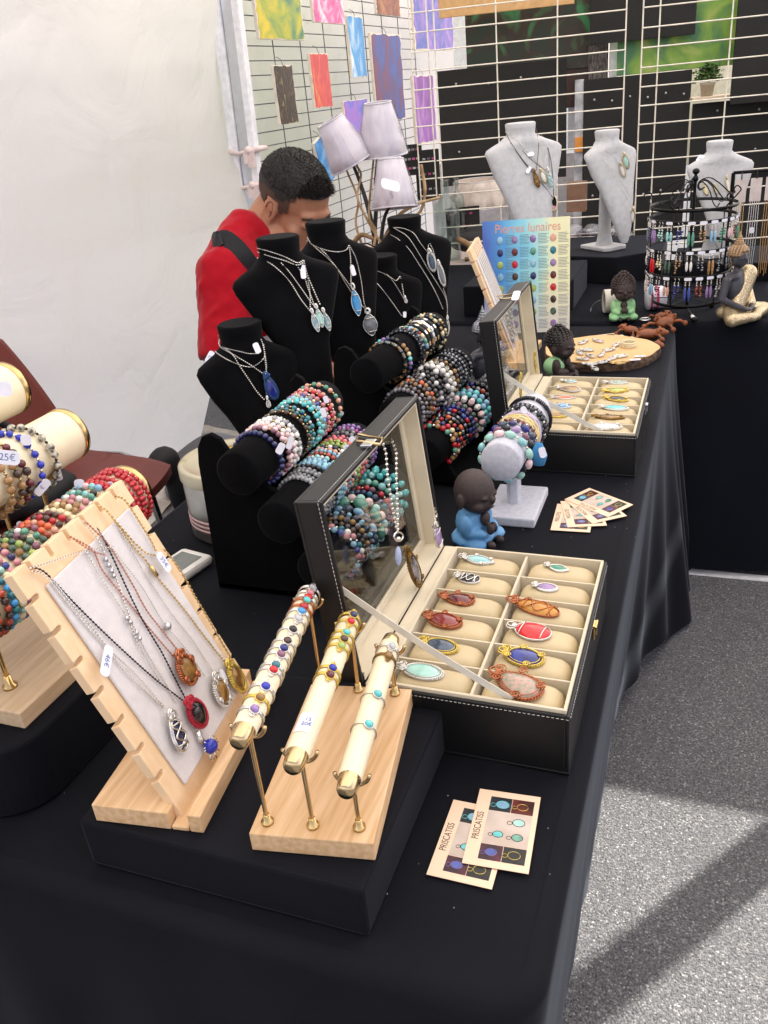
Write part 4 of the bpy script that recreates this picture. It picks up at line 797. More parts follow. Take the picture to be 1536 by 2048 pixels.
# ================================================================ grey T-shaped bracelet post
t = thing('bracelet_post', 'pale grey velvet T-shaped bracelet post beside the blue monk figurine', 'bracelet stand', (-.218, .728, TZ))
MB().box(-.262, -.176, .664, .792, TZ + .001, TZ + .018).build('base', GREYV, t, bevel=.003)
MB().lathe([(0, 0), (.0125, 0), (.0125, .085), (0, .085)], 6, Matrix.Translation((-.222, .725, TZ + .017)) @ Matrix.Rotation(.2, 4, 'Z'), False).build('column', GREYV, t, bevel=.002)
TA, TB = V((-.229, .662, .857)), V((-.222, .905, .857)); M, LL = fr(TA, TB); R = .0332
MB().lathe([(0, 0), (R - .003, 0), (R, .003), (R, LL - .003), (R - .003, LL), (0, LL)], 40, M).build('roll', GREYV, t)
T = [(.12, .0062, ['pteal', ('silvb', .35), 'aqua', ('silvb', .35), 'pteal', 'rose'], 'mint amazonite nugget', 'c'), (.22, .0052, ['mauve', 'black', 'amet', ('silvb', .4)], 'plum and black oval bead', 'c'), (.30, .0055, ['lapis', 'slate', 'navy'], 'lapis and slate oval bead', 'c'), (.37, .0048, ['garnet', 'dkred', ('silvb', .5)], 'dark red chip bead', 'f'), (.62, .0044, ['hema', 'black', ('silvb', .6)], 'black bead with silver'), (.68, .004, ['hema', 'hsil'], 'dark disc bead', 'd'), (.84, .0036, ['hema'], 'fine black hematite bead', 'd')]
roll_set(TA, TB, R, T, 'the grey velvet post', 'bracelets on the grey velvet post')
YC = mat('cream_waxed_cord', 'dcca8c', .6); LC = mat('lilac_cord', 'c9b8cc', .6)
for i, (tt, m, l) in enumerate(((.43, YC, 'cream braided cord'), (.47, YC, 'pale yellow braided cord'), (.52, LC, 'lilac and white twisted cord'))):
    c = TA.lerp(TB, tt); M, _ = fr(c, TB); M = M @ Matrix.Rotation(.06 * (i - 1), 4, 'X'); pts = [M @ V((cos(a) * (R + .003), sin(a) * (R + .003), .0016 * sin(9 * a))) for a in [2 * pi * k / 60 for k in range(60)]]
    t = thing('cord_bracelet', f'{l} bracelet around the grey velvet post', 'bracelet', c, 0, 'bracelets on the grey velvet post')
    MB().tube(pts, .0016, 6, True).build('cord', m, t); pts2 = [M @ V((cos(a) * (R + .004), sin(a) * (R + .004), .0045 - .0016 * sin(9 * a))) for a in [2 * pi * k / 60 for k in range(60)]]; MB().tube(pts2, .0014, 6, True).build('cord', m, t)
loose_tag(1085, 905, .86, .014, .022, 'pink paper tag low on the side of the grey velvet post', rot=.3); loose_tag(1048, 820, .9, .012, .016, 'white tag on the black bracelet of the grey velvet post', rot=.6)
tt_ = thing('suede_tassel', 'blue suede tassel hanging from a bracelet on the grey velvet post', 'tassel', P(1078, 925, .84))
MB().lathe([(0, 0), (.009, 0), (.014, .018), (.006, .038), (0, .04)], 10, Matrix.Translation(P(1078, 930, .835)) @ Matrix.Diagonal((1, .5, 1, 1))).build('fringe', mat('blue_suede', '3f86b8', .8), tt_)

# ================================================================ cream rolls on gilt posts, far left
LX = [(-.780, 1.10), (-.705, 1.040), (-.628, .965)]; LY0, LY1 = -.06, .27; LR = .034
MB_ = MB(); rr = rrect(-.98, -.565, -.085, .25, .06, .05)
def riser(pts, z0, z1, label, m=BLACKC):
    o = MB().prism(pts, z0, z1).build('display_riser', m, bevel=.004); return tag(o, label, 'riser', 'black cloth covered risers')
riser(rr, TZ + .001, .828, 'tall rounded black riser under the cream bracelet rolls')
t = thing('roll_stand', 'three-tier stand of cream rolls on gilt posts with a limed wood base', 'bracelet stand', (-.70, .12, .829))
MB().box(-.84, -.584, -.035, .235, .829, .85).build('base', WOODL, t, bevel=.0015)
for k, (x, z) in enumerate(LX):
    M, L = fr((x, LY0, z), (x, LY1, z))
    ro = MB().lathe([(0, .001), (LR - .002, .001), (LR, .003), (LR, L - .011)], 40, M).build('roll', IVORY, t)
    MB().lathe([(LR, L - .011), (LR + .001, L - .011), (LR + .001, L - .002), (LR - .002, L), (LR - .008, L - .001), (LR - .008, L - .003), (0, L - .003)], 40, M).build('end_cap', GOLD, ro)
    for yy in (LY0 + .06, .20):
        p = MB().cyl((x, yy, .855), (x, yy, z - LR - .004), .0027, n=12).build('post', GOLD, t)
        MB().lathe([(0, 0), (.008, 0), (.008, .003), (.005, .005), (.004, .016), (0, .016)], 16, Matrix.Translation((x, yy, .8502))).build('foot', GOLD, p)
        MB().tube([(x + (LR + .003) * cos(a), yy, z + (LR + .003) * sin(a)) for a in [rad(d) for d in range(200, 341, 10)]], .003, 8).build('saddle', GOLD, p)
gL = 'bracelets on the cream rolls'
def LP(i): return (V((LX[i][0], LY0, LX[i][1])), V((LX[i][0], LY1, LX[i][1])))
roll_set(*LP(0), LR, [(.50, .005, ['hema', 'agate'], 'dark grey bead'), (.56, .0046, ['mauve', 'hema'], 'plum and steel bead'), (.62, .0046, ['hema', 'mauve'], 'small plum bead'), (.68, .0042, ['grey', 'hema', 'rose'], 'grey and rose bead')], 'the highest cream roll', gL)
roll_set(*LP(1), LR, [(.30, .0055, ['grey', ('silvb', .5), 'smoke'], 'large grey bead'), (.36, .005, ['hema', 'grey', s], 'grey and gunmetal bead'), (.41, .005, ['black', s, 'hema'], 'dark bead with gold'), (.53, .0055, ['wood', 'wood', s], 'tan jasper bead'), (.58, .005, ['brown', s, 'wood'], 'brown and tan bead'), (.63, .0052, ['garnet', 'brown', s], 'plum brown bead'), (.70, .0046, ['cobalt', ('silvb', .5)], 'cobalt blue bead'), (.765, .0052, ['dal', ('black', .4)], 'speckled dalmatian bead')], 'the middle cream roll', gL)
lo = [['rose', 'aqua', 'white'], ['brick', 'black'], ['brown', 'brick'], ['lblue', 'teal'], ['ivory', 'pteal'], ['blue', 'pink'], ['pink', 'navy'], ['dgreen', 'wood'], ['olive', 'dgreen'], ['brown', 'dgreen', 'mauve'], ['green', 'dgreen', 'white'], ['brick', 'mauve', 'orange'], ['orange', 'orange', 'peach'], ['red', 'brown'], ['garnet', 'brown', 'red'], ['ivory'], ['ivory', 'wood'], ['pink', 'wood'], ['white', 'pink'], ['green', 'aqua'], ['black', 'wood', 'slate'], ['sky', 'rose', 'aqua']]
ld = ['rose and aqua', 'brick and black', 'brown', 'bright blue', 'ivory', 'blue and pink', 'pink and navy', 'green brown', 'olive', 'dark mixed', 'green and white', 'brick orange', 'orange', 'ruby red', 'dark red', 'ivory yellow', 'yellow tan', 'pink and tan', 'white and pink', 'mint green', 'black and tan', 'pale blue and rose']
roll_set(*LP(2), LR, [(.10 + i * .0325, .0044, lo[i], ld[i] + ' bead') for i in range(22)], 'the lowest cream roll', gL)
A_, B_ = LP(2)
for i in range(7):
    bracelet(A_.lerp(B_, .80 + i * .024), V((0, 1, 0)), LR, .0037, ['red'] if i % 2 else ['red', ('red', .95)], f'red coral bead bracelet, {ORD[i]} of seven nearing the lowest gold cap', gL, 900 + i)
for q in [(160, 975, 1.0, .016, .026, 'white tag lying on the lowest cream roll by the pale bracelets', None, .1), (215, 975, .995, .022, .016, 'rounded white tag on the lowest cream roll next to the red beads', '35€', .3), (52, 1053, .985, .028, .011, 'long slim white tag across the lowest cream roll', '45€', -.25), (10, 778, 1.13, .02, .022, 'white tag on the highest cream roll', None, .1), (52, 880, 1.075, .016, .016, 'round white tag on the tan bracelets of the middle cream roll', None, 0), (15, 915, 1.08, .034, .020, 'wide white tag with blue writing on the middle cream roll', '25€', -.1), (85, 975, 1.02, .03, .012, 'white tag hanging below the brown bracelets of the middle cream roll', '€', .8), (116, 950, 1.01, .012, .018, 'white tag hanging below the cobalt bracelet', None, .2)]: loose_tag(*q[:6], text=q[6], rot=q[7])
# silver tray-like object on the riser
# ================================================================ near riser, necklace board, ring rack
riser([(-.469, -.105), (-.173, -.105), (-.173, .152), (-.469, .152)], TZ + .001, .80, 'low square black riser carrying the necklace board and ring rack')
def notched(W, L, nt, sd, depth=.011, w=.005):
    """board outline with open slots on the top edge and both sides (x across, y up)"""
    pts = [(0, 0)]
    pts.append((W, 0))
    for k in range(sd): y = L * (.18 + .72 * k / (sd - 1)); pts += [(W, y - w / 2), (W - depth, y - w / 2), (W - depth - .002, y), (W - depth, y + w / 2), (W, y + w / 2)]
    pts.append((W, L))
    for k in reversed(range(nt)): x = W * (.12 + .76 * k / (nt - 1)); pts += [(x + w / 2, L), (x + w / 2, L - depth), (x, L - depth - .002), (x - w / 2, L - depth), (x - w / 2, L)]
    pts.append((0, L))
    for k in reversed(range(sd)): y = L * (.18 + .72 * k / (sd - 1)); pts += [(0, y + w / 2), (depth, y + w / 2), (depth + .002, y), (depth, y - w / 2), (0, y - w / 2)]
    return pts
yw = rad(97.4); bo = V((-.364, -.078, .803)); bd = V((cos(yw), sin(yw), 0)); bn_ = V((-sin(yw), cos(yw), 0)); be = bn_ * sin(rad(21.06)) + V((0, 0, cos(rad(21.06)))); bz = bd.cross(be)
if bz.x < 0: bz = -bz
Mb = Matrix(((bd.x, be.x, bz.x, bo.x), (bd.y, be.y, bz.y, bo.y), (bd.z, be.z, bz.z, bo.z), (0, 0, 0, 1)))
t = thing('necklace_board', 'leaning notched wooden board with linen panel hung with necklaces, on the low riser', 'necklace display', bo)
Mbase = Matrix.Translation((bo.x, bo.y, 0)) @ Matrix.Rotation(yw - pi / 2, 4, 'Z')
b = MB(); b.box(-.088, -.009, -.012, .205, .801, .822, Mbase); b.box(.0105, .024, -.012, .205, .801, .822, Mbase); b.box(-.008, .0095, -.012, .205, .801, .806, Mbase)
b.build('base', WOOD, t, bevel=.0012)
o = MB().prism(notched(.19, .284, 6, 7), -.010, 0, Mb).build('board', WOODB, t, bevel=.0008)
MB().box(.022, .172, .022, .258, .0005, .004, Mb).build('linen_panel', LINEN, t, bevel=.0015)
bp, bq = Mb @ V((0, 0, .005)), bz.copy()
def necklace(pls, r, m, label, group, o=None, n=None, proj=None, name='chain_necklace'):
    """pls: list of pixel polylines laid on a plane (or draped by proj)"""
    pr = proj or (lambda x, y, k: PL(x, y, o + n * .0012 * k, n))
    mb = MB(); first = None
    for j, pl in enumerate(pls):
        pts = smoothpath([pr(x, y, 1 + .6 * (j % 3)) for x, y in pl], 5); first = first or pts[0]; mb.chain(pts, r)
    t = thing(name, label, 'necklace', first, 0, group); mb.build('chain', m, t); return t
def c3(pl, ox=0, oy=950, s=3.072): return [(ox + x / s, oy + y / s) for x, y in pl]
gN = 'necklaces on the notched board'
BLKCH = mat('black_violet_chain', '2a2430', .35, .8)
def nb(pls, r, m, label): return necklace([c3(p) for p in pls], r, m, label, gN, bp, bq)
t = nb([[(190, 568), (240, 578), (300, 620), (450, 780), (600, 930), (780, 1100), (960, 1260), (1130, 1390)], [(600, 330), (640, 400), (680, 480), (740, 610), (800, 740), (870, 880), (940, 1000), (1000, 1100), (1080, 1260), (1145, 1385)]], .0013, BLKCH, 'black chain necklace with a red and black corded pendant at the board foot')
RED = mat('crimson_cord', 'a81f33', .6); Mw, L = frame_px(c3([(1150, 1395)])[0], c3([(1275, 1530)])[0], bp + bq * .006, bq)
pendant(Mw, L * .8, .024, 'black', RED, '', 'oval', 'beaded', parent=t, wr=.0009)
MB().ell(PL(*c3([(1210, 1455)])[0], bp + bq * .012, bq), .005).build('button', ST['black'], t)
t = nb([[(425, 375), (560, 450), (600, 520), (640, 600), (780, 770), (860, 870), (950, 980), (1070, 1120)], [(530, 290), (640, 400), (700, 480), (760, 580), (830, 700), (900, 830), (1000, 960), (1110, 1100)], [(425, 375), (520, 440), (600, 480), (650, 490)]], .0013, ROSEW, 'rose copper chain necklace with a ridged copper pendant in mid board')
Mw, L = frame_px(c3([(1095, 1110)])[0], c3([(1200, 1275)])[0], bp + bq * .006, bq); pendant(Mw, L * .85, .024, 'tigr', COPPER, '', 'oval', 'ornate', parent=t, wr=.0010)
t = nb([[(200, 590), (270, 610), (340, 690), (420, 790), (520, 910), (640, 1050), (760, 1200), (870, 1310), (1000, 1430)], [(320, 640), (450, 800), (560, 930), (680, 1080), (850, 1240), (1010, 1430)], [(190, 570), (320, 530), (430, 490), (530, 465), (700, 440)]], .0012, SILV, 'fine silver necklace with a dark navy stone pendant lowest on the board')
Mw, L = frame_px((338, 1425), (372, 1512), bp + bq * .006, bq); pendant(Mw, L * .72, .017, 'navy', SILV, '', 'tear', 'wrap', parent=t, wr=.0011)
t = nb([[(510, 285), (590, 380), (640, 480), (700, 600), (800, 880), (900, 1090), (1000, 1250), (1080, 1400)], [(530, 470), (600, 600), (680, 720), (780, 880), (870, 1080), (980, 1260)]], .0012, SILV, 'silver chain necklace with square links and a royal blue bead drop')
for x, y in ((650, 520), (668, 555), (685, 590), (700, 620), (780, 880), (800, 905), (840, 970), (858, 1005)): MB().ell(PL(*c3([(x, y)])[0], bp + bq * .003, bq), .0026, None, 6, 4).build('link', CHROME, t)
pc = PL(421, 1492, bp + bq * .008, bq); MB().ell(pc, .0075, None, 16, 10).build('bead', ST['cobalt'], t)
mb = MB(); rg = random.Random(2); mb.tube([PL(x, y, bp + bq * .004, bq) for x, y in ((395, 1462), (400, 1478), (410, 1488))], .003, 6)
for i in range(16): a = rg.uniform(0, 6.28); mb.tube([pc + bd * (.006 * cos(a)) + be * (.006 * sin(a)), pc + bd * (.013 * cos(a)) + be * (.012 * sin(a) - .002)], .0007, 4)
mb.build('wire_nest', SILV, t)
t = nb([[(690, 250), (830, 500), (950, 700), (1060, 860), (1180, 1010), (1250, 1120), (1310, 1210)], [(600, 340), (760, 540), (880, 700), (1000, 900), (1120, 1040), (1200, 1150), (1260, 1240)]], .0010, SILV, 'thin silver necklace with a brown stone in white wire, far side of the board')
MB().ell(PL(*c3([(1030, 930)])[0], bp + bq * .004, bq), .0045, None, 6, 4).build('bead', CHROME, t)
Mw, L = frame_px((428, 1353), (458, 1413), bp + bq * .006, bq); pendant(Mw, L * .8, .021, 'tigr', SILV, '', 'oval', 'ornate', parent=t, wr=.0009)
t = nb([[(610, 190), (650, 215), (680, 250), (740, 330), (820, 440), (900, 530), (960, 620), (1060, 740), (1150, 850), (1270, 1010), (1390, 1160)], [(680, 250), (760, 340), (830, 420), (900, 480), (955, 495)], [(700, 130), (760, 150), (820, 230), (870, 310), (920, 390), (960, 470)]], .0015, GOLD, 'gold chain necklace looped over two top notches of the board')
MB().tube([PL(x, y, bp + bq * .005, bq) for x, y in c3([(925, 560), (945, 590), (965, 620)])], .0022, 8).build('clasp', GOLD, t)
t = nb([[(1005, 455), (1060, 520), (1130, 620), (1200, 750), (1290, 900), (1340, 990), (1380, 1060), (1430, 1140)]], .0017, GOLD, 'gold link necklace running down the notched edge, with a fluted gold pendant')
Mw, L = frame_px((455, 1328), (492, 1382), bp + bq * .006, bq); pendant(Mw, L * .8, .020, 'tigr', GWIRE, '', 'oval', 'beaded', parent=t, wr=.0010)
for a, b_, wv, tx, lb in (((316, 1106), (340, 1142), .011, '35€', 'white tag with blue writing on the gold chain of the board'), ((219, 1292), (208, 1352), .011, '46€', 'long white tag with blue writing on the silver chain of the board')):
    Mw, L = frame_px(a, b_, bp + bq * .008, bq); t = thing('price_tag', lb, 'price tag', Mw.translation, 0, 'paper price tags'); disc_tag(Mw.translation, Mw.to_3x3() @ V((1, 0, 0)), Mw.to_3x3() @ V((0, 1, 0)), L, wv, t, tx, 'tag_paper')
Mw, L = frame_px((440, 1340), (452, 1365), bp + bq * .004, bq); t = thing('price_tag', 'small blank white tag behind the brown stone pendant of the board', 'price tag', Mw.translation, 0, 'paper price tags'); disc_tag(Mw.translation, Mw.to_3x3() @ V((1, 0, 0)), Mw.to_3x3() @ V((0, 1, 0)), L, .01, t, None, 'tag_paper')

# ring rack
rf = [V((-.274, -.076, 0)), V((-.232, -.069, 0)), V((-.191, -.060, 0))]; rb = [V((-.306, .118, 0)), V((-.262, .118, 0)), V((-.221, .122, 0))]; rz = [.936, .912, .887]
t = thing('ring_rack', 'gilt ring rack of three cream bars on a pale wooden block', 'ring display', (-.245, .02, .80))
MB().prism([(-.285, -.092), (-.173, -.073), (-.206, .134), (-.318, .116)], .8012, .822).build('base', WOOD, t, bevel=.0012)
RINGBAR = []
for k in range(3):
    a, b_ = rf[k], rb[k]; d = (b_ - a).normalized(); A = a - d * .024 + V((0, 0, rz[k])); B = b_ + d * .012 + V((0, 0, rz[k])); M, L = fr(A, B); R = .0108
    bar = MB().lathe([(R * .86, .014), (R, .018), (R, L - .018), (R * .86, L - .014)], 32, M).build('bar', IVORY, t)
    for z0_, s_ in ((0, 1), (L, -1)):
        MB().lathe([(0, z0_), (R * .62, z0_ + s_ * .0004), (R * .78, z0_ + s_ * .003), (R * .95, z0_ + s_ * .017), (R * .90, z0_ + s_ * .018)], 28, M).build('end_cap', BRASS, bar)
    for q in (a, b_):
        z = rz[k] - R - .004; p = MB().cyl((q.x, q.y, .823), (q.x, q.y, z), .0021, n=12).build('post', BRASS, t)
        MB().lathe([(0, 0), (.0058, 0), (.0058, .0025), (.0035, .004), (.003, .010), (0, .010)], 18, Matrix.Translation((q.x, q.y, .8222))).build('foot', GOLD, p)
        x = V((d.y, -d.x, 0)); MB().tube([V((q.x, q.y, rz[k])) + x * ((R + .0045) * cos(rad(g_))) + V((0, 0, (R + .0035) * sin(rad(g_)))) for g_ in range(185, 356, 10)] , .0019, 8).build('cradle', BRASS, p)
    RINGBAR.append((A, B, R))
def ring(bar, tt, sk, m, label, lean=0, sz=.0042, orn=1):
    A, B, R = RINGBAR[bar]; c = A.lerp(B, tt); d = (B - A).normalized(); M, _ = fr(c, B); M = M @ Matrix.Rotation(rad(8 * lean), 4, 'X')
    up = V((0, 0, 1)); side = d.cross(up).normalized(); n = (up * .93 - side * (-.30 if lean >= 0 else .1)).normalized(); n = (up * .8 + side * .45 - d * .15).normalized()
    t = thing('wire_ring', label, 'ring', c, 0, 'rings on the cream bars'); mb = MB()
    for o_ in (-.0013, 0, .0013)[:1 + 2 * orn]: mb.tube([M @ V((cos(a) * (R + .0009), sin(a) * (R + .0009), o_)) for a in [2 * pi * i / 32 for i in range(32)]], .0007, 5, True)
    p = c + n * (R + .0028)
    x = d; y = n.cross(x)
    if orn:
        mb.tube(spiral(p - x * .0062 - n * .001, x, y, .0030, 2, 9), .0006, 5); mb.tube(spiral(p + x * .0062 - n * .001, x, y, .0030, 2, 9), .0006, 5)
    mb.tube([p + x * (sz * 1.1 * cos(a)) + y * (sz * 1.1 * sin(a)) - n * .0008 for a in [2 * pi * i / 16 for i in range(16)]], .0007, 5, True)
    mb.build('band', m, t)
    s_ = MB().ell((0, 0, 0), (sz, sz, sz * .75), None, 14, 8); q = Matrix(((x.x, y.x, n.x, p.x), (x.y, y.y, n.y, p.y), (x.z, y.z, n.z, p.z), (0, 0, 0, 1))); s_.v = [q @ v for v in s_.v]; s_.build('stone', ST[sk], t)
R1 = [(.14, 'purple', SILV, 'dark purple'), (.205, 'tigr', GWIRE, 'gold wired brown'), (.27, 'cobalt', SILV, 'royal blue'), (.37, 'redc', SILV, 'small red'), (.40, 'teal', SILV, 'teal blue'), (.47, 'mauve', SILV, 'dark mauve'), (.51, 'lapis', SILV, 'lapis'), (.56, 'brown', SILV, 'brown'), (.64, 'black', SILV, 'glossy black'), (.72, 'clear', SILV, 'clear crystal'), (.775, 'lblue', SILV, 'bright blue'), (.81, 'red', COPPER, 'copper and red'), (.86, 'turq', COPPER, 'turquoise on copper'), (.885, 'redc', SILV, 'cherry red'), (.92, 'pink', SILV, 'dusty pink'), (.96, 'clear', SILV, 'clear white')]
for tt, k, m, l in R1: ring(0, tt, k, m, f'{l} stone ring on the first cream bar, next to the necklace board')
for tt, k, l in ((.50, 'garnet', 'garnet'), (.545, 'cobalt', 'cobalt blue'), (.70, 'olive', 'olive green'), (.75, 'brown', 'dark brown'), (.80, 'turq', 'turquoise blue'), (.885, 'redc', 'bright red'), (.94, 'navy', 'navy')): ring(1, tt, k, GWIRE, f'{l} stone ring in gold wire on the middle cream bar')
for tt, k, l, m, o_ in ((.34, 'turq', 'small turquoise bead ring nearest the front', SILV, 0), (.53, 'turq', 'pale turquoise bead ring midway', SILV, 0), (.80, 'wood', 'bronze wire ring with bead near the back', BRONZE, 1), (.87, 'clear', 'silver wire ring with clear bead near the back', SILV, 1)): ring(2, tt, k, m, f'{l} of the third cream bar', orn=o_)
A, B, R = RINGBAR[1]; p = A.lerp(B, .18); d = (B - A).normalized(); up = V((0, 0, 1)); side = d.cross(up)
t = thing('price_tag', 'white paper label with handwriting curled over the middle cream bar', 'price tag', p, 0, 'paper price tags')
MB().grid(lambda u, v: p + d * (.024 * (v - .3)) + (up * cos(-.7 + 1.3 * u) + side * sin(-.7 + 1.3 * u)) * (R + .0006), 8, 2).build('tag_paper', TAGM, t)
n_ = (up * .9 + side * .2).normalized(); y_ = n_.cross(-side); q = p + n_ * (R + .001) + d * .005; txt('handwriting', '15\n20€', .006, Matrix(((side.x, d.x, n_.x, q.x), (side.y, d.y, n_.y, q.y), (side.z, d.z, n_.z, q.z), (0, 0, 0, 1))), INKB, t)

# ================================================================ business cards
CARDM = mat('peach_card', 'edcfb0', .55, vary=.02); PH = [mat('print_black_blue', '14171c', .4, c2='27323a', scale=30), mat('print_dark_red', '2b1414', .4, c2='6a2420', scale=40), mat('print_beige', 'cfc0b2', .45, c2='bfae9f', scale=25), mat('print_plum', '2f1a26', .4, c2='5a1f34', scale=50), mat('print_charcoal', '17181a', .4, c2='2c2b29', scale=40)]
def card(c, yaw, label, z, grp, back=False):
    """65 x 96 mm card; local y along the long side, x across; lettering along the left edge"""
    t = thing('business_card', label, 'business card', (c[0], c[1], z), 0, grp); M = Matrix.Translation((c[0], c[1], z)) @ Matrix.Rotation(yaw, 4, 'Z'); W, H = .0625, .0955; h = .0006
    MB().box(-W / 2, W / 2, -H / 2, H / 2, 0, h, M).build('card_stock', CARDM, t)
    x0, x1 = -W / 2 + .0135, W / 2 - .005; y0, y1 = -H / 2 + .008, H / 2 - .008; a, b_ = y0 + .019, y1 - .019; xm = (x0 + x1) / 2; e = .0005; zz = h
    for (p0, p1, q0, q1), m in (((x0, xm - e / 2, b_ + e, y1), PH[0]), ((xm + e / 2, x1, b_ + e, y1), PH[1]), ((x0, x1, a, b_), PH[2]), ((x0, xm - e / 2, y0, a - e), PH[3]), ((xm + e / 2, x1, y0, a - e), PH[4])):
        MB().box(p0, p1, q0, q1, zz, zz + .00012, M).build('printed_picture', m, t)
    zz += .00014
    def fig(cx, cy, r, m1, m2, tear=True):
        r *= 1.25
        mb = MB(); n = 14; pts = [(cx + r * .8 * cos(2 * pi * i / n), cy + r * .62 * sin(2 * pi * i / n)) for i in range(n)]; mb.prism(pts, zz, zz + .00008, M); mb.build('printed_gem', m1, t)
        MB().tube([M @ V((x, y, zz + .0001)) for x, y in pts], .00035, 4, True).tube([M @ V((cx - r * 1.15 + r * .35 * cos(a_), cy - r * .2 + r * .3 * sin(a_), zz + .0001)) for a_ in [2 * pi * i / 8 for i in range(8)]], .0003, 4, True).build('printed_setting', m2, t)
    fig((x0 + xm) / 2 + .002, (b_ + y1) / 2, .0065, ST['sky'], ST['turq']); fig((xm + x1) / 2, (b_ + y1) / 2, .0055, PH[1], GWIRE)
    fig(x0 + .014, a + .013, .005, ST['turq'], PH[4]); fig(x1 - .012, b_ - .011, .006, ST['pteal'], PH[4]); fig(x1 - .011, a + .012, .0055, ST['green'], PH[4])
    fig((x0 + xm) / 2, (y0 + a) / 2, .0055, ST['blue'], ST['purple']); fig((xm + x1) / 2, (y0 + a) / 2, .006, PH[4], GWIRE)
    txt('lettering', 'PRISCATISS', .0098, M @ Matrix.Translation((-W / 2 + .0068, 0, h + .0001)) @ Matrix.Rotation(pi / 2, 4, 'Z'), INKK, t, sx=.72, ext=.00003)
def pxc(*q, z=TZ): return sum((P(x, y, z) for x, y in q), V()) / len(q)
z_ = TZ + .003
a, b_, c_, d_ = P(962, 1580, z_), P(1080, 1600, z_), P(926, 1728, z_), P(1055, 1749, z_)
yawc = lambda top, bot: math.atan2(-(top - bot).x, (top - bot).y)
card(((a + b_ + c_ + d_) / 4), yawc(a, c_), 'peach card with gemstone pictures lying on top of another by the riser', TZ + .0045, 'business cards')
a, b2, c_, d2 = P(910, 1601, z_), P(1020, 1622, z_), P(856, 1750, z_), P(985, 1778, z_)
card(((a + b2 + c_ + d2) / 4), yawc(a, c_), 'peach card half covered by another by the riser', TZ + .0028, 'business cards')
# fan of four further along
fan = [((1102, 1057), (1115, 1008), 'bottom card of the fan of four beside the grey post', .0028), ((1134, 1050), (1121, 1003), 'second card from the bottom of the fan of four', .0038), ((1183, 1046), (1130, 1001), 'third card from the bottom of the fan of four', .0048), ((1215, 1034), (1129, 999), 'topmost card of the fan of four beside the grey post', .0058)]
for k, (s_, e_, l, dz) in enumerate(fan):
    s0, e0 = P(*s_, TZ + dz), P(*e_, TZ + dz); u = (e0 - s0).normalized(); v = V((u.y, -u.x, 0)); mid = e0 - u * .0478; c = mid + v * .031; card(c, yawc(e0, s0), 'peach ' + l, TZ + dz, 'business cards')
for k, (cx, cy, dz) in enumerate(((1205, 676, .003), (1222, 680, .0045), (1245, 684, .006))):
    p = P(cx, cy, TZ + dz); card((p.x, p.y), rad(118 + 4 * k), f'peach card {["lowest", "in the middle", "uppermost"][k]} of the three behind the wood slice', TZ + dz, 'business cards')
